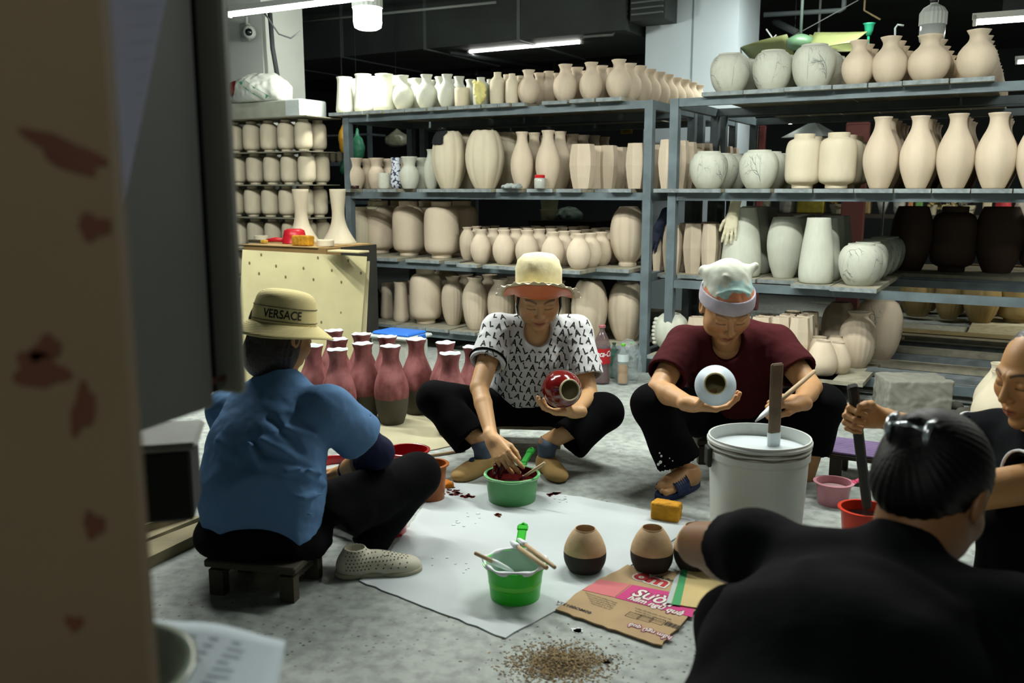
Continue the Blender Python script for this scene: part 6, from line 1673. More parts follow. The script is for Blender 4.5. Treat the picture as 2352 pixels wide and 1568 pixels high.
def curved_text(mb, txt, size, c, r, z, th0, bold=0, shear=0, squash=1):
    tv, tf = text_tris(txt, size, bold, shear)
    mb.add([c+A(math.cos(th0+v[0]*squash/r)*r, math.sin(th0+v[0]*squash/r)*r, z+v[1]) for v in tv], tf)
c = onz(1381, 880); r = 19.5*mpp(c); h = ztop(c, 747)
m_cola = M('cola_plastic', '#6d5a5c', rough=.12, alpha=.62, spec=.7)
t = bottle(c, r, h, 'tall cola bottle with red label and pink cap beside the rack post', m_cola, M('cap_pink', '#9c5a5e', rough=.4), (M('label_red', '#a01820', rough=.4), .36, .62), (M('cola_tea', '#54423f', rough=.1, spec=.6), .5))
mb = MB(); curved_text(mb, 'Coca-Cola', r*.95, c, r*1.05, h*.53, -1.35, .0008, .35, .72); mk('lettering', mb, M('paint_white', '#d8dde0'), t)
mb = MB(); curved_text(mb, 'A', r*.5, c, r*1.05, h*.41, -1.75, .0005); curved_text(mb, '8', r*.5, c, r*1.05, h*.41, -2.1, .0005); mk('small_marks', mb, MATS['paint_white'], t)
c2 = onz(1430, 883); r2 = 12.5*mpp(c2); h2 = ztop(c2, 790)
m_clear = M('clear_plastic', '#a3adad', rough=.12, alpha=.35, spec=.7)
bottle(c2, r2, h2, 'small clear bottle of amber liquid with green cap inside the clear bag', m_clear, M('cap_green', '#4fae1e', rough=.4), (M('label_pale', '#b9c6c8', rough=.5), .58, .76), (M('amber_liquid', '#b07a1c', rough=.2), .5))
c3 = onz(1449, 872); bottle(c3, r2*.95, h2*.95, 'clear bottle with green cap behind the amber one in the bag', m_clear, MATS['cap_green'])
c4 = onz(1409, 868); bottle(c4, r2*.9, h2*.9, 'dark green-capped bottle between the cola bottle and the bag', M('green_plastic', '#3a5a4c', rough=.15, alpha=.6), M('cap_dgreen', '#27412f'))
c5 = onz(1350, 876); bottle(c5, r2*1.1, h2*.8, 'empty green-tinted bottle half hidden behind the lettered sleeve', M('green_plastic', '#3a5a4c'), M('cap_dgreen', '#27412f'))
cb = (c2+c3)/2
mbag = M('bag_film', '#b5c2c4', rough=.12, alpha=.16, spec=.9)
V, Q = surface(lambda P: np.abs(smin(ells(P-cb-EZ*.09, FL0, (.083, .065, .115)), rc(P, cb+EZ*.14, cb+EZ*.2+A(.01, 0, 0), .05, .055), .03)-.006*wob(P, 45, 2)-.004*wob(P, 90, 1))-.0022, cb-A(.14, .12, -.002), cb+A(.14, .12, .30), .005)
tag(mk('plastic_bag', (V, Q), mbag, smooth=True), 'thin clear plastic bag around two green-capped bottles', 'bag')
# ------------------------------------------------------------------ pots and bowls of glaze on the floor
def pan(c, r, h, mat, label, hdir=None, liquid=None, lvl=.6, taper=.88, inner=None, hup=.03, cat='bowl', name='plastic_pot', rimw=.008, hlen=.11, hmat=None):
    t = thing(name, label, cat, c); w_ = .003
    mk('shell', MB().lathe([(0, 0), (r*taper*.97, 0), (r*taper, .004), (r*(taper+.06), h*.5), (r*.98, h*.93), (r+rimw, h*.95), (r+rimw, h*.985), (r+.001, h), (r-w_, h*.99), (r*(taper+.06)-w_, h*.5), (r*taper-w_, .006), (0, .006)], c, n=48), [mat, inner or mat], t, smooth=True, autos=40)
    sh_ = t.children[0].data if len(t.children) else None
    if inner:
        sh_ = [o for o in COL.objects if o.parent == t][0].data; sh_.polygons.foreach_set('material_index', np.array([1 if 8*48 <= i < 11*48 else 0 for i in range(len(sh_.polygons))], np.int32))
    if liquid: mk('glaze', MB().lathe([(0, .008), (r*taper*.96-.001, .008), (r*(taper+.06*min(1, 2*lvl)+.08*max(0, lvl*2-1)*.5)-.006, h*lvl), (0, h*lvl)], c, n=40), liquid, t)
    if hdir is not None:
        hd = nv(A(hdir[0], hdir[1], 0)); s_ = np.cross(EZ, hd); tl = math.atan2(hup, hlen); d_ = nv(hd*math.cos(tl)+EZ*math.sin(tl)); n_ = np.cross(d_, s_)
        n_ = n_ if n_[2] > 0 else -n_
        b0 = c+hd*(r-.002)+EZ*h*.93
        P = []
        mb = MB()
        for (a, b, w0) in ((0, .25, .017), (.25, .8, .013), (.8, 1.0, .016)):
            mb.box(b0+d_*hlen*(a+b)/2, (hlen*(b-a)+.002, w0*2, .009), np.array((d_, s_, n_)), bev=.004)
        mb.tube([b0+d_*hlen*.99-s_*.010, b0+d_*hlen*1.06, b0+d_*hlen*.99+s_*.010], .0055, 8)
        mk('handle', mb, hmat or mat, t)
    return t, c
m_pg = M('plastic_green', '#4f9457', rough=.35, var=.12, vs=10); m_bg = M('plastic_bright_green', '#2fc428', rough=.3, sss=.0)
m_glz = M('glaze_dark_red', '#4d1212', rough=.12, coat=.6); m_gw = M('glaze_white', '#b8c1bd', rough=.2, coat=.3)
pc = onz(1176, 1148); pr_ = 60*mpp(pc+EZ*.1)
zr = ztop(pc, 1086)
pan(pc, pr_, zr, m_pg, 'green plastic pot of dark red glaze under the woman\'s painting hand', (onz(1270, 1060)-pc)[:2], m_glz, .72, .90, m_glz, hup=.035, hlen=.13, hmat=M('handle_green', '#2fae3e', rough=.3))
rim_ = tag(mk('rim_drips', MB().tube([pc+A(math.cos(a)*(pr_+.004), math.sin(a)*(pr_+.004), zr-.002-.004*abs(math.sin(a*3))) for a in np.linspace(0, 2*math.pi, 50)], .0045, 6, caps=False), M('rim_pale_green', '#8dbb8f', rough=.35), [o for o in COL.objects if o.name == 'plastic_pot'][0]), None)
pc2 = onz(1183, 1370); r2_ = 68*mpp(pc2+EZ*.08); zr2 = ztop(pc2, 1288)
m_bgi = M('paint_inside', '#a9c8b4', rough=.3)
t2, _ = pan(pc2, r2_, zr2, m_bg, 'bright green plastic pot with white glaze and brushes laid across', (onz(1228, 1225)-pc2)[:2], m_gw, .45, .84, m_bgi, hup=.05, hlen=.10)
mk('level_band', MB().lathe([(r2_*.888, zr2*.40), (r2_*.906, zr2*.44), (r2_*.914, zr2*.54), (r2_*.900, zr2*.58), (r2_*.88, zr2*.44)], pc2, n=48, closed=True), M('plastic_pale_green', '#5fd23e', rough=.3), t2, smooth=True)  # lighter green band where the liquid level shows through the plastic
mk('paint_rim', MB().tube([pc2+A(math.cos(a)*(r2_+.003+.002*math.sin(5*a)), math.sin(a)*(r2_+.003+.002*math.sin(5*a)), zr2-.001+.002*math.sin(7*a)) for a in np.linspace(0, 2*math.pi, 70)], [.0055+.002*math.sin(9*a) for a in np.linspace(0, 2*math.pi, 70)], 7, caps=False), M('paint_white', '#d8dde0'), t2, smooth=True)
def brush(a, b, label, tip=None, r=.0062, tipm=None, tipfrac=.25):
    t = thing('paint_brush', label, 'brush', (np.array(a)+np.array(b))/2)
    a = np.array(a); b = np.array(b); d = b-a
    mk('handle', MB().tube([a+d*tipfrac, a+d*.6, b-d*.01, b], [r*.9, r, r*.85, r*.5], 10), M('brush_wood', '#b39a78', rough=.6, var=.15, vs=30), t, smooth=True)
    if tip: mk('bristles', MB().tube([a, a+d*tipfrac*.3, a+d*tipfrac*.8, a+d*(tipfrac+.02)], [r*.25, r*.95, r*1.35, r*1.15], 10), tip, t, smooth=True)
    return t
brush(at(1172, 1243, 2.42), at(1256, 1304, 2.20), 'left one of two brushes lying across the bright green pot', MATS['paint_white'], .0075, tipfrac=.22)
brush(at(1188, 1236, 2.42), at(1275, 1303, 2.18), 'brush lying across the bright green pot rim, nearer the biscuit pots', MATS['paint_white'], .0065, tipfrac=.22)
brush(at(1180, 1312, 2.30), at(1090, 1269, 2.26), 'white-coated brush leaning in the bright green pot, pointing to the blue T-shirt', MATS['paint_white'], .006, tipfrac=.55)
pw = np.array(W2['wrR']); hd_ = nv(W2['hR']['d'])
brush(at(1145, 1105, 3.06), at(1168, 1018, 3.10), 'brush held in the painting hand, dripping dark red', m_glz, .009, tipfrac=.45)
brush(at(1133, 1100, 3.05), at(1150, 1025, 3.12), 'second red-dipped brush in the painting hand', m_glz, .008, tipfrac=.45)
brush(at(1192, 1102, 3.03), at(1252, 1062, 3.00), 'brush leaning on the green pot rim by its handle', m_glz, .006, tipfrac=.2)
# red bowls between blue T-shirt and the vases
m_rp = M('plastic_red_gloss', '#a3141b', rough=.2, coat=.4)
cA = onz(779, 1160); pan(cA, .086, .16, m_rp, 'deep red plastic pot with white glaze inside, behind the navy sleeve', None, m_gw, .8, .86, None)
mb = MB()
for k in range(9): 
    a = -2.6+k*.27; mb.tube([cA+A(math.cos(a)*.089, math.sin(a)*.089, .155), cA+A(math.cos(a)*.086, math.sin(a)*.086, .10-.02*(k % 3))], [.005, .003], 6)
cB_ = onz(937, 1098, 0); cB_ = at(937, 1070, 3.32); cB_[2] = 0
pan(cB_, .079, .115, m_rp, 'red plastic pot standing near the beige sheet corner', None, M('red_water', '#7a1418', rough=.15), .5, .86)
cC = at(990, 1110, 3.08); cC[2] = 0
pan(cC, .058, .135, M('plastic_orange_brown', '#8a4a1c', rough=.35), 'small orange-brown pot beside the black knee', None, M('tan_glaze', '#7d5a35'), .7, .82)
cD = onz(888, 1222); pan(cD, .075, .10, m_rp, 'red pot standing under the bent black knee, over the white shoe', None, m_gw, .5, .86)
cE = at(842, 1110, 2.86); cE[2] = .0
pan(cE, .085, .125, M('bowl_steel', '#8d9396', rough=.25, metal=.6), 'steel bowl of white glaze beside the deep red pot', None, m_gw, .85, .7, cat='bowl', name='steel_bowl')
c = onz(1027, 1118); sdf_thing('sponge', spongef(c, .035, .055, .022, yawR(.6), 4), c-.06, c+.06, .0035, M('sponge_orange', '#d07a1c', rough=.9, bump=.8, bs=160), 'small orange sponge pad on the floor beside the splashes', 'sponge')
brush(onz(985, 1050)+EZ*.007, onz(1002, 1045)+EZ*.007+A(.12, .05, 0), 'wooden brush lying on the floor by the red pot', None, .006, tipfrac=.0)
# splashes and drips on the floor
def splats(label, pts, mat, z, seed, n, rr, cat='splash', nm='glaze_splash'):
    rg = random.Random(seed); mb = MB()
    for (px, py, s_) in pts:
        for k in range(n):
            c = onz(px+rg.gauss(0, s_), py+rg.gauss(0, s_*.35), z); r = rr*rg.uniform(.3, 1)
            m_ = rg.randint(7, 11); ph = rg.uniform(0, 6); pl_ = [(c[0]+r*(1+.35*math.sin(3*a+ph)+.2*rg.uniform(-1, 1))*math.cos(a), c[1]+r*(1+.3*math.cos(2*a+ph))*math.sin(a)) for a in np.linspace(0, 6.283, m_+1)[:-1]]
            mb.prism(pl_, z+.0002, z+.0014)
    return tag(mk(nm, mb, mat), label, cat, kind='stuff')
splats('dark red glaze drips left of the green pot', [(1048, 1130, 14), (1070, 1136, 14)], m_glz, .004, 3, 14, .011)
splats('dark red glaze spots right of the green pot', [(1262, 1137, 9), (1278, 1133, 4)], m_glz, .004, 4, 7, .010)
splats('dark red drips in front of the green pot', [(1145, 1184, 5)], m_glz, .0042, 6, 5, .010)
splats('white glaze spots on the floor in front of the cardboard', [(1330, 1448, 6)], MATS['paint_white'], .0, 7, 3, .018)
splats('pale dried drips on the foam sheet', [(1050, 1280, 40), (1080, 1190, 30), (1290, 1145, 14)], M('drip_pale', '#c3caca', rough=.3), .0042, 8, 9, .007)
splats('dried white drips at the blue slipper', [(1570, 1215, 22)], M('drip_grey', '#a9b2b1', rough=.4), .0, 9, 8, .012)
# ------------------------------------------------------------------ two-tone pots, cardboard
def two_pot(px, by, ty, w, label):
    p = onz(px, by-w*.16, .0045); r = w/2*mpp(p+EZ*.05); hh = ztop(p, ty+6)-.0045
    m = M('biscuit_black', '#c0a57f', rough=.85, bump=.15, bs=60)
    if 'two' not in m: two_tone(m, '#c2a683', '#b99d79', '#2c2724', .46, .015, None, 3); m['two'] = 1
    me = POTM.get('tp')
    if me is None:
        PROF['tp'] = [(0, 0), (.66, 0), (.76, .015), (.95, .2), (1, .40), (.95, .58), (.76, .80), (.54, .96), (.48, .985), (.49, 1)]
        me = pot_mesh('tp', m); POTM['tp'] = me
    o = bpy.data.objects.new('biscuit_pot', me); COL.objects.link(o); o.location = tuple(p); o.scale = (r, r, hh)
    tag(o, label, 'pot', 'biscuit pots dipped in black'); return o
two_pot(1343, 1322, 1207, 98, 'biscuit pot with black lower half standing on the foam sheet')
two_pot(1496, 1322, 1205, 98, 'biscuit pot with black lower half on the cardboard corner')
two_pot(1594, 1318, 1200, 96, 'biscuit pot with black lower half, mostly hidden by a bare elbow')
# held pots
def held(name, c, axis, r, mat, label, ring, ringr=.50):
    ax = nv(axis); t = thing(name, label, 'pot', c)
    h = r*2.05; pr = [(0, -h*.5), (r*.62, -h*.5), (r*.72, -h*.47), (r*.95, -h*.22), (r, -.02*h), (r*.96, h*.15), (r*.82, h*.33), (r*ringr*1.15, h*.47)]
    mk('body', MB().lathe([pr[0]]+list(map(tuple, catm(pr[1:], 3))), c, ax, n=48, cap=False), mat, t, smooth=True)
    mk('lip', MB().lathe([(r*ringr*1.16, h*.465), (r*ringr*1.12, h*.50), (r*ringr, h*.505), (r*ringr*.97, h*.46), (r*.75, h*.25), (r*.9, -.02*h), (r*.6, -h*.4), (0, -h*.42)], c, ax, n=40, cap=False), ring, t, smooth=True)
    return t
m_bisc = M('biscuit_inside', '#b3a97e', rough=.9)
cW3 = at(1643, 885, 2.87); camp = A(0, 0, CAMZ)
held('painted_pot', cW3, nv(camp-cW3)+A(-.01, 0, .10), 47*mpp(cW3), M('white_engobe', '#b9c6d0', rough=.45), 'white-coated round pot held with its mouth towards us by the woman in maroon', m_bisc, .47)
cW2 = at(1291, 893, 3.20)
held('painted_pot', cW2, nv(camp-cW2)+A(.42, 0, -.06), 44*mpp(cW2), M('glaze_red_gloss', '#6d1414', rough=.15, coat=.7, var=.3, vs=14), 'glossy dark red pot held by the woman in the ruffled hat', M('biscuit_ring', '#b3a98a', rough=.85), .50)
brush(at(1735, 968, 2.85), at(1872, 851, 3.02), 'brush held by the woman in maroon, tip white', MATS['paint_white'], .0085, tipfrac=.35)
# sponge block
c = onz(1530, 1192); sdf_thing('sponge', spongef(c, .095, .06, .062, yawR(-.42), 7), c-A(.1, .1, .001), c+.1, .0036, m_sp, 'yellow-brown sponge block on the floor beside the blue slipper', 'sponge')
# printed cardboard
Zc = .0045
o_ = onz(1275, 1402, Zc); xx = onz(1518, 1485, Zc)-o_; W_ = np.linalg.norm(xx); xx = nv(xx); yy = np.cross(EZ, xx)
yd = onz(1440, 1300, Zc)-o_
def cb(px, py): q = onz(px, py, Zc)-o_; return (q@xx, q@yy)
def cw(x, y, z=0): return o_+xx*x+yy*y+EZ*z
t = thing('cardboard_sheet', 'flattened printed carton with pink band and lettering lying on the floor', 'cardboard', o_)
pl_ = poly_px([(1275, 1402), (1518, 1485), (1600, 1400), (1650, 1330), (1530, 1312), (1440, 1300), (1350, 1348)], Zc)
mk('sheet', MB().prism(ragged(pl_, .0035, .02, 5)[::1], Zc, Zc+.004), M('kraft', '#a08763', rough=.85, var=.15, vs=10), t)
zp = .0046
def flat(name, pxs, mat): 
    q = [cw(*cb(*p), zp) for p in pxs]; return mk(name, MB().add(q+[x+EZ*.0004 for x in q], [tuple(range(len(q)-1, -1, -1)), tuple(range(len(q), 2*len(q)))]+[(i, (i+1) % len(q), len(q)+(i+1) % len(q), len(q)+i) for i in range(len(q))]), mat, t)
flat('pink_band', [(1338, 1358), (1411, 1375), (1449, 1345), (1377, 1334)], M('print_salmon', '#b96468', rough=.8))
flat('magenta_band', [(1413, 1376), (1590, 1421), (1600, 1375), (1452, 1346)], M('print_magenta', '#b02a6c', rough=.8))
def ctext(txt, px, py, size, mat, bold=.0, sq=.9, rot=0, name='lettering', lift=.0009, dx=0, shear=0):
    x, y = cb(px, py); mb = MB(); X_, Y_ = (xx, yy) if not rot else (-xx, -yy)
    put_text(mb, txt, size, cw(x+dx, y, zp+lift), X_, Y_, 0, bold, sq, shear); return mk(name, mb, mat, t)
m_pw = M('print_white', '#c9c2bb', rough=.8); m_pm = M('print_magenta', '#b02a6c'); m_pr = M('print_red', '#9c1a20', rough=.8); m_pk = MATS['print_black']; m_po = M('print_darkpink', '#7c1c48', rough=.8)
ctext('Sườn', 1502, 1377, .066, m_po, .006, .85, lift=.0006, shear=.15); ctext('Sườn', 1502, 1377, .066, m_pw, .0015, .85, shear=.15)
ctext('hầm ngũ quả', 1505, 1394, .036, m_po, .004, .82, lift=.0006, shear=.15); ctext('hầm ngũ quả', 1505, 1394, .036, m_pw, .001, .82, shear=.15)
ctext('ôm', 1497, 1334, .075, m_pw, .008, 1.05, lift=.0006); ctext('ôm', 1497, 1334, .075, m_pr, .003, 1.05, lift=.0011)
ctext('hầm ngũ quả', 1492, 1453, .026, m_po, .003, .85, rot=1, lift=.0006); ctext('hầm ngũ quả', 1492, 1453, .026, m_pw, .0004, .85, rot=1)
ctext('02MO00133A', 1318, 1398, .017, m_pk, .0004, 1.1, rot=1)
ctext('mẫu đính', 1527, 1332, .016, m_pk, .0004)
for i in range(5): ctext('Thành phần dinh dưỡng trong gói'[: 30-3*i], 1380, 1376+i*5, .0085, m_pk, 0, .9, name='fine_print')
for i in range(3): ctext('hướng dẫn bảo quản nơi khô mát', 1500, 1413+i*6, .0085, m_pk, 0, .9, name='fine_print')
for (px, py) in ((1455, 1417), (1482, 1424), (1510, 1430)):
    x, y = cb(px, py); mb = MB()
    for (a, b, w1, h1) in ((-.018, 0, .0012, .026), (.018, 0, .0012, .026), (0, .013, .037, .0012), (0, -.013, .037, .0012), (0, .004, .03, .0008), (0, -.004, .03, .0008)): mb.box(cw(x+a, y+b, zp+.0006), (w1, h1, .0003), np.array((xx, yy, EZ)))
    mk('box_drawing', mb, M('print_brown', '#4c3a22', rough=.8), t)
x, y = cb(1548, 1441); mb = MB()
for i in range(13): mb.box(cw(x-.022+i*.0037, y, zp+.0006), (.0012+.001*(i % 3 == 0), .022, .0003), np.array((xx, yy, EZ)))
mk('barcode', mb, m_pk, t)
# small card with green tape
t2 = thing('card_piece', 'torn beige cardboard piece with a green tape strip, over the printed carton', 'cardboard', onz(1600, 1350, .010))
mk('sheet', MB().prism(ragged(poly_px([(1535, 1386), (1600, 1396), (1680, 1396), (1690, 1300), (1572, 1303)], .011), .003, .02, 8), .0102, .0132), M('card_cream', '#b8a470', rough=.85, var=.1, vs=6), t2)
mk('tape', MB().prism(poly_px([(1542, 1387), (1562, 1390), (1580, 1308), (1566, 1307)], .0135), .0134, .0139), M('tape_green', '#2f8a53', rough=.4), t2)
mk('tape', MB().prism(poly_px([(1530, 1384), (1541, 1386), (1565, 1308), (1548, 1330)], .0133), .01335, .0137), M('tape_clear', '#a9b5b5', rough=.2), t2)
# sawdust
rg = random.Random(4); mb = MB()
for k in range(2600):
    px = rg.gauss(1286, 58); py = rg.gauss(1524, 21) if rg.random() < .85 else rg.gauss(1520, 34); c = onz(px, py, .0006)
    dd = ((px-1290)/60)**2+((py-1520)/24)**2; c[2] += .012*math.exp(-dd)*rg.random()
    a = rg.uniform(0, 6.28); l = rg.uniform(.0015, .0055); w1 = rg.uniform(.0006, .0018); x_ = A(math.cos(a), math.sin(a), rg.uniform(-.4, .4))*l; y_ = A(-math.sin(a), math.cos(a), rg.uniform(-.4, .4))*w1
    mb.mi = rg.choice((0, 0, 1)); mb.add([c-x_-y_, c+x_-y_, c+x_+y_, c-x_+y_, c+EZ*.0012], [(0, 1, 4), (1, 2, 4), (2, 3, 4), (3, 0, 4)])
tag(mk('sawdust', mb, [M('sawdust_tan', '#94805c', rough=.95), M('sawdust_dark', '#5c4c36', rough=.95)]), 'scatter of tan sawdust on the floor at the front', 'sawdust', kind='stuff')
P = [(onz(1290, 1522)+A(math.cos(a)*.085*(1+.2*math.sin(4*a)), math.sin(a)*.05*(1+.2*math.cos(3*a)), 0))[:2] for a in np.linspace(0, 6.283, 25)[:-1]]
splats('black flake of dried glaze at the edge of the sawdust', [(1392, 1516, 6)], M('flake_black', '#16130f', rough=.5), .0, 13, 5, .012, 'flake', 'dried_flake')
# ------------------------------------------------------------------ white bucket
c = onz(1735, 1272); c = at(1735, 1200, 2.60); c[2] = 0; br = .152
m_bk = M('bucket_white', '#c6cbc6', rough=.45, var=.12, vs=6); m_drip = M('bucket_grime', '#6a624c', rough=.7)
H = ztop(A(c[0], c[1], 0), 1000); r0 = 118*mpp(A(c[0], c[1], H))
t = thing('bucket', 'big white bucket of white glaze with grimy rim rings', 'bucket', c)
mk('shell', MB().lathe([(0, 0), (r0*.84, 0), (r0*.85, .006), (r0*.90, H*.80), (r0*.905, H*.83), (r0*.97, H*.835), (r0*.975, H*.89), (r0*.955, H*.895), (r0*.955, H*.915), (r0*.985, H*.918), (r0*.985, H*.93), (r0*.96, H*.935), (r0*.96, H*.95), (r0*1.0, H*.955), (r0*1.0, H*.975), (r0*.975, H*.985), (r0*.975, H), (r0*.945, H), (r0*.93, H*.7), (r0*.85, .02), (0, .02)], c, n=64), m_bk, t, smooth=True, autos=35)
mk('grime_ring', MB().lathe([(r0*.965, H*.905), (r0*.972, H*.900), (r0*.978, H*.905), (r0*.972, H*.912)], c, n=64, closed=True, zmod=lambda q, z: .002*math.sin(9*q)).lathe([(r0*.965, H*.943), (r0*.972, H*.938), (r0*.978, H*.943), (r0*.972, H*.950)], c, n=64, closed=True, zmod=lambda q, z: .002*math.sin(7*q)), m_drip, t, smooth=True)
mk('glaze', MB().lathe([(0, .03), (r0*.86, .03), (r0*.935, H*.90), (0, H*.90)], c, n=48), M('glaze_bucket_white', '#c3ccd0', rough=.25), t)
mk('handle_clip', MB().box(c+A(-r0*1.0, -.01, H*.84), (.014, .05, .06), bev=.004), M('clip_dark', '#22241f'), t)
for (px, py, l) in ((1708, 1075, 12), (1677, 1098, 14), (1710, 1105, 12), (1700, 1100, 10), (1785, 1112, 12), (1759, 1130, 5), (1725, 1140, 5)):
    d_ = ray(px, py); a_ = A(0, 0, CAMZ)
    # meet the bucket wall
    o2 = a_[:2]-c[:2]; dx = d_[:2]; R_ = r0*.885; AA = dx@dx; BB = 2*o2@dx; CC = o2@o2-R_*R_; s_ = (-BB-math.sqrt(max(0, BB*BB-4*AA*CC)))/(2*AA); q = a_+d_*s_; k_ = mpp(q); n_ = nv(A(q[0]-c[0], q[1]-c[1], 0))
    mk('drip_mark', MB().tube([q+EZ*l*.5*k_+n_*.001, q+n_*.001, q-EZ*l*.6*k_+n_*.0005+A(-.002, 0, 0)], [.0022, .0032, .0008], 6), M('mark_dark', '#1b1d18', rough=.5), t, smooth=True)
b_ = at(1777, 1018, 2.62); tp = at(1785, 834, 2.60); dd_ = nv(tp-b_); xs = nv(A(1, .25, 0)-np.dot(A(1, .25, 0), dd_)*dd_)
t = thing('stirring_stick', 'worn wooden stirring bar standing in the white bucket', 'stick', b_)
mk('bar', MB().box((b_+tp)/2+dd_*.0, (.040, .014, np.linalg.norm(tp-b_)), np.array((xs, np.cross(dd_, xs), dd_)), bev=.005), M('stick_brown_dusty', '#6f5d4a', rough=.85, var=.4, vs=14, bump=.4, bs=60), t)
mk('white_end', MB().box(b_+dd_*.005, (.042, .016, .07), np.array((xs, np.cross(dd_, xs), dd_)), bev=.005), M('glaze_bucket_white', '#c3ccd0'), t)
# ------------------------------------------------------------------ stools
def stool(c, w_, d_, h, yaw, label, mat, seat=None, legs=True):
    R = yawR(yaw); t = thing('stool', label, 'stool', c)
    if seat: 
        for i in range(seat[0]): mk('slat', MB().box(c+R[1]*(-d_/2+(i+.5)*d_/seat[0])+EZ*(h-.006), (w_, d_/seat[0]-.003, .010), R, bev=.003), seat[1], t)
        mk('seat', MB().box(c+EZ*(h-.021), (w_, d_, .018), R, bev=.003), mat, t)
    else: mk('seat', MB().box(c+EZ*(h-.011), (w_, d_, .021), R, bev=.004), mat, t)
    for sx in (-1, 1):
        for sy in (-1, 1): mk('leg', MB().box(c+R[0]*sx*(w_/2-.03)+R[1]*sy*(d_/2-.025)+EZ*(h-.031)/2, (.042, .032, h-.031), R, taper=1.0), mat, t)
        mk('stretcher', MB().box(c+R[0]*sx*(w_/2-.03)+EZ*(h-.045), (.02, d_-.085, .02), R), mat, t)
    return t
m_sw = M('stool_wood', '#3d382c', rough=.85, var=.35, vs=12, bump=.3)
c = A(*onz(608, 1372)); c = A(-.69, 2.37, 0)
stool(c, .27, .20, .104, -.22, 'low dark wooden stool under the person in blue', m_sw)
stool(A(*at(1205, 1000, 3.80)[:2], 0), .34, .18, .105, -.1, 'low pale wooden stool under the woman in the ruffled hat', M('stool_pale', '#8f876c', rough=.8, var=.2))
stool(A(*W3['pel'][:2], 0)+A(0, .06, 0), .32, .2, .105, .0, 'low stool under the woman in maroon', m_sw)
stool(A(1.52, 2.14, 0), .3, .22, .06, .0, 'very low stool under the person in the black polo', m_sw)
stool(A(.41, .92, 0), .34, .24, .075, -.5, 'low stool under the dark foreground figure', m_sw)
cq = (onz(1918, 1006, .12)+onz(2042, 1056, .12)+onz(2008, 998, .12)+onz(1955, 1060, .12))/4; cq[2] = 0
stool(cq, .22, .22, .125, -.50, 'small stool with a purple slatted seat near the pink pot', m_sw, (9, M('seat_purple', '#6d5a80', rough=.8, var=.2, vs=20)))
# ------------------------------------------------------------------ right side
c = onz(1912, 1155); pan(c, .062, .082, M('plastic_pink_clear', '#c58a95', rough=.3, alpha=.85), 'translucent pink pot of pale glaze next to the white bucket', (1, -.15), M('glaze_pinkish', '#b79a9c', rough=.25), .7, .84, hlen=.06, hmat=M('plastic_pink', '#c2486a', rough=.3))
c = onz(1990, 1176); c = at(1988, 1150, 2.72); c[2] = 0; pan(c, .075, .10, M('plastic_orange_red', '#b8301a', rough=.3), 'orange-red pot holding the stick, half hidden by dark hair', None, M('black_glaze', '#100b0a', rough=.2), .7, .86)
a, b = at(1958, 885, 2.365), at(1992, 1165, 2.66); b[2] = max(b[2], .02); d_ = nv(a-b); xs = nv(A(1, 0, 0)-d_[0]*d_)
tag(mk('wooden_stick', MB().box((a+b)/2, (.028, .024, np.linalg.norm(a-b)), np.array((xs, np.cross(d_, xs), d_)), bev=.006), M('stick_dark', '#1d1712', rough=.7, var=.4, vs=20)), 'dark wooden stick held upright in the orange-red pot', 'stick')
# wrapped block
c = onz(2112, 952); c[1] += .10
def blk(P):
    q = np.abs((P-c-EZ*.085)@yawR(-.06).T)-A(.148, .105, .078); d = np.sqrt((np.maximum(q, 0)**2).sum(1))+np.minimum(q.max(1), 0)-.008
    return d-.006*wob(P, 32, 1)-.003*wob(P, 75, 2)
sdf_thing('wrapped_block', blk, c-A(.2, .16, .0), c+A(.2, .16, .2), .0055, M('wrap_grey_green', '#84847a', rough=.8, var=.15, vs=9, bump=.2), 'dusty wrapped block with crumpled folded top on the floor', 'block')
for i, (px, py, r_) in enumerate(((2195, 938, .03), (2215, 955, .035), (2192, 968, .03), (2218, 975, .028), (2236, 945, .025))):
    cc_ = onz(px, py); s_ = i*2.1
    sdf_thing('clay_lump', lambda P: np.maximum(ells(P-cc_-EZ*r_*.5, FL0, (r_*1.3, r_, r_*.8))-.006*wob(P, 60, s_), -P[:, 2]), cc_-A(.06, .06, 0), cc_+.07, .004, M('lump_grey', '#4b4a42', rough=.9), 'grey clay lump beside the wrapped block, %s of five' % ORD[i+1], 'lump', 'clay lumps by the block')
PROF['tallw'] = [(0, 0), (.6, 0), (.66, .01), (.88, .16), (.99, .33), (1, .42), (.92, .55), (.66, .72), (.42, .86), (.36, .93), (.42, 1)]
for (px, by, ty, w_, lb) in ((2290, 1015, 852, 118, 'tall white-lipped clay vase beside the face of the person in black polo'), (2286, 980, 834, 100, 'second tall vase just behind, its rim showing above'), (2350, 1005, 890, 112, 'pale vase at the frame edge behind the dark-haired profile')):
    p = onz(px, by-8); r = w_/2*mpp(p)
    o = pot('tallw', p, r, ztop(p, ty), m_clay, lb, 'vase', name='tall_vase')
for (px, ty, by) in ((2290, 852, 1015), (2286, 834, 980)):
    p = onz(px, by-8); r = (118 if ty == 852 else 100)/2*mpp(p)*.42; zt3 = ztop(p, ty)
    tag(mk('glaze_lip', MB().lathe([(r*.98, -.028), (r*1.03, -.026), (r*1.07, .002), (r*.9, .002)], p+EZ*zt3, n=32), m_inw, smooth=True), 'white glazed lip band of a tall vase', 'lip') if False else None
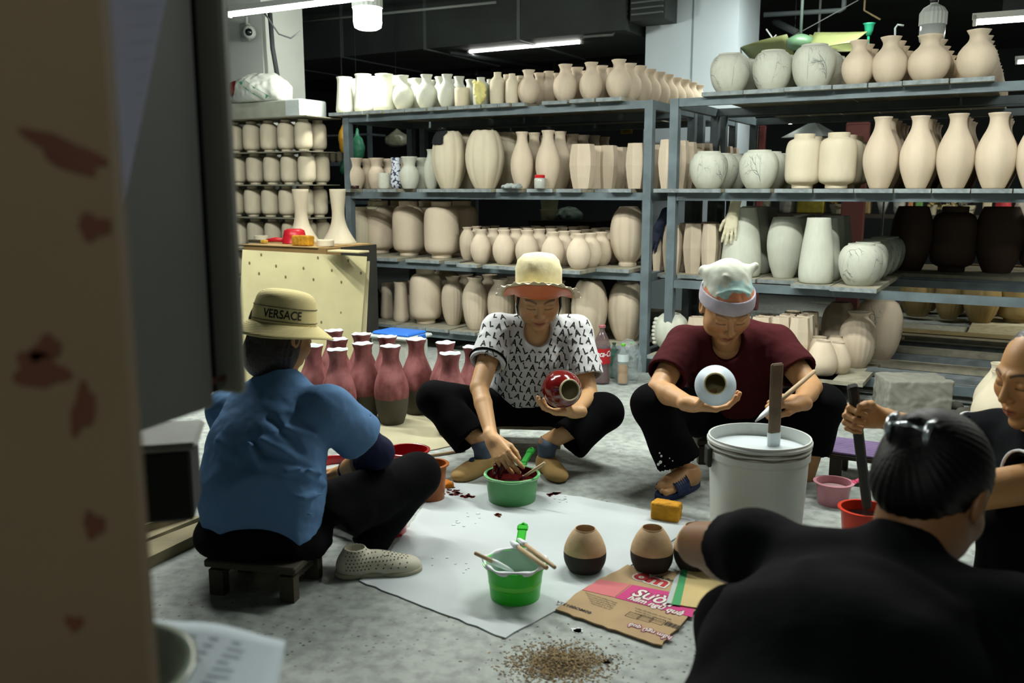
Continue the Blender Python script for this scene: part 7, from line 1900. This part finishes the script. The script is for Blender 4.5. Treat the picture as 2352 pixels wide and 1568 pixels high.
# ------------------------------------------------------------------ foreground on the left
xe = -.265
m_pan = M('panel_brown', '#6d5c44', rough=.85, var=.12, vs=3, bump=.15, bs=30)
t = thing('partition_board', 'near brown board partition with rust-red stains', 'board', A(-.7, .62, 0))
mk('panel', MB().box(A(xe-.35, .61, .9), (.70, .016, 1.8)), m_pan, t)
m_st = M('stain_rust', '#5a3220', rough=.8, var=.3, vs=9)
rg = random.Random(9)
for (px, py, w_, h_, an) in ((150, 350, 95, 32, .45), (215, 520, 38, 28, 0), (90, 850, 60, 42, .1), (190, 940, 26, 60, .3), (215, 1205, 25, 30, 0), (105, 800, 40, 25, -.5), (170, 1430, 22, 18, 0)):
    q = at(px, py, .6015); k_ = mpp(q); pts = []
    for a_ in np.linspace(0, 6.283, 29)[:-1]:
        rr_ = 1+.18*math.sin(3*a_+px)+.12*math.sin(5*a_+py); x_, z_ = math.cos(a_)*w_*rr_*k_, math.sin(a_)*h_*rr_*k_
        pts.append(q+A(x_*math.cos(an)+z_*math.sin(an), 0, -x_*math.sin(an)+z_*math.cos(an)))
    mk('stain', MB().add(pts+[p_-A(0, .0004, 0) for p_ in pts], [tuple(range(28)), tuple(range(55, 27, -1))]), m_st, t)
# grey cabinet
A0, A1 = A(-.409, .885), A(-.345, 1.06)
fd2 = nv(A(A1[0]-A0[0], A1[1]-A0[1], 0)); nd2 = np.cross(fd2, EZ)      # faces right / the camera
nd2 = nd2 if nd2[0] > 0 else -nd2
RC = np.array((fd2, -nd2, EZ)); m_cab = M('cabinet_grey', '#6a6e69', rough=.55, var=.10, vs=5, bump=.08)
zb_ = .845; zt2 = 1.62; mid = A((A0[0]+A1[0])/2, (A0[1]+A1[1])/2, 0)
t = thing('metal_cabinet', 'grey metal cabinet hanging close behind the brown partition', 'cabinet', A(mid[0]-.2, mid[1], zb_))
mk('body', MB().box(mid-nd2*.15+EZ*(zb_+zt2)/2-fd2*.033, (.20, .30, zt2-zb_), RC, bev=.003), m_cab, t)
e1_ = A(A1[0], A1[1], 0)
mk('door_gap', MB().box(e1_-nd2*.158-fd2*.010+EZ*(zb_+zt2)/2, (.045, .28, zt2-zb_-.02), RC), M('gap_black', '#050505'), t)
dd = MB().box(e1_-nd2*.149+fd2*.010+EZ*(zb_+zt2+.01)/2, (.016, .33, zt2-zb_-.01), RC, bev=.004)
mk('door', dd, M('cabinet_door_edge', '#787a70', rough=.5), t)
mk('rust_mark', MB().box(at(492, 872, 1.045)+A(.004, 0, 0), (.03, .0006, .008), RC), m_st, t)
# sheet of paper taped on its side
def onface(px, py):
    r_ = ray(px, py); tt = np.dot(mid+nd2*.0012-A(0, 0, 0)-camp, nd2)/np.dot(r_, nd2); return camp+r_*tt
q = [onface(285, 470), onface(388, -30), onface(240, -60), onface(200, 300)]
pp = thing('paper_sheet', 'pale sheet of writing paper hanging between partition and cabinet', 'paper', q[0])
mk('sheet', MB().add(q+[x-nd2*.0006 for x in q], [(3, 2, 1, 0), (4, 5, 6, 7)]), M('paper_lilac', '#a9adc4', rough=.8, var=.04, vs=9), pp)
mb = MB()
for i in range(9):
    a_ = onface(285+i*6, 20+i*40); b_2 = onface(368-i*8, 14+i*40)
    mb.tube([a_+nd2*.0002, b_2+nd2*.0002], .0003, 3)
mk('ruled_lines', mb, M('ink_grey', '#868aa6'), pp)
# dark box with pale lid below
c = at(408, 1005, 1.22)
t = thing('wall_box', 'black box with a pale worn metal lid below the grey cabinet', 'box', A(c[0], c[1], .63))
zl = at(400, 1030, 1.22)[2]
mk('body', MB().box(A(c[0]-.115, c[1]+.03, zl-.055), (.24, .12, .105), yawR(.25), bev=.004), M('box_black', '#0b0c0b', rough=.6), t)
mk('lid', MB().box(A(c[0]-.115, c[1]+.03, zl+.004), (.26, .14, .012), yawR(.25), bev=.005), M('lid_worn', '#7e8078', rough=.6, var=.3, vs=14), t)
mk('bracket', MB().box(A(c[0]-.10, c[1]+.03, (zb_+zl)/2+.004), (.05, .05, zb_-zl-.014)), M('box_black', '#0b0c0b'), t)
# pallet planks on the floor at left
for i, (pts, z0, z1) in enumerate((([(300, 1258), (462, 1196), (462, 1222), (300, 1300)], .0, .035), ([(300, 1222), (425, 1180), (462, 1186), (330, 1240)], .0, .02), ([(300, 1200), (420, 1168), (430, 1176), (300, 1215)], .0, .045))):
    tag(mk('plank', MB().prism(poly_px(pts, z1), z0, z1), M('pallet_plank', '#8a8063', rough=.85, var=.25, vs=9, bump=.3)), 'rough pale plank on the floor left of the stool, %s from the stool' % ORD[i+1], 'plank', 'planks on the floor left of the stool')
# paper on a low carton, plastic bowl
zz = .664
t = thing('side_table', 'low box table under the printed paper at the lower left', 'table', A(-.42, .86, 0))
pts = [onz(330, 1450, zz), onz(640, 1492, zz), A(-.205, .62, zz), A(-.55, .60, zz)]
mk('top', MB().prism([(p_[0], p_[1]) for p_ in pts][::-1], zz-.03, zz-.002), M('table_grey', '#555850'), t)
for p_ in pts: mk('leg', MB().box(A(p_[0]*.95-.02, p_[1]*.97+.02-.02, (zz-.031)/2), (.03, .03, zz-.032)), MATS['table_grey'], t)
n1 = 14; Pp = np.zeros((n1, n1, 3)); cor = [onz(350, 1424, zz), onz(656, 1474, zz), A(-.185, .60, zz), A(-.50, .58, zz)]
for i in range(n1):
    for j in range(n1):
        a_, b_2 = i/(n1-1), j/(n1-1); q = (cor[0]*(1-a_)+cor[1]*a_)*(1-b_2)+(cor[3]*(1-a_)+cor[2]*a_)*b_2; q[2] += .001+.006*math.sin(a_*3.1)**2*(1-b_2)
        Pp[i, j] = q
pp = tag(mk('paper_sheet', MB().grid(Pp), M('paper_white', '#b9c6cf', rough=.8), None, smooth=True, thick=.0008), 'white printed paper lying at the bottom left edge', 'paper')
mb = MB()
for k in range(17):
    b_2 = .10+.05*k; 
    for s_ in range(5):
        a0_, a1_ = .12+.14*s_, .12+.14*s_+(.10 if (k*s_) % 3 else .06); 
        q = lambda a_, b_: (cor[0]*(1-a_)+cor[1]*a_)*(1-b_)+(cor[3]*(1-a_)+cor[2]*a_)*b_+EZ*(.0021+.006*math.sin(a_*3.1)**2*(1-b_))
        mb.add([q(a0_, b_2), q(a1_, b_2), q(a1_, b_2+.012), q(a0_, b_2+.012)], [(0, 1, 2, 3)])
mk('printed_lines', mb, M('ink_pale', '#8f9db0', rough=.9), pp, kind='stuff')
bc = A(-.345, .665, zz+.004); m_cl = M('bowl_milky', '#9aa894', rough=.2, alpha=.82, spec=.6)
tag(mk('plastic_bowl', MB().lathe([(0, 0), (.04, 0), (.06, .012), (.078, .042), (.086, .045), (.087, .049), (.080, .050), (.075, .046), (.056, .016), (.03, .005), (0, .005)], bc, n=48), m_cl, smooth=True), 'milky translucent plastic bowl standing on the printed paper', 'bowl')
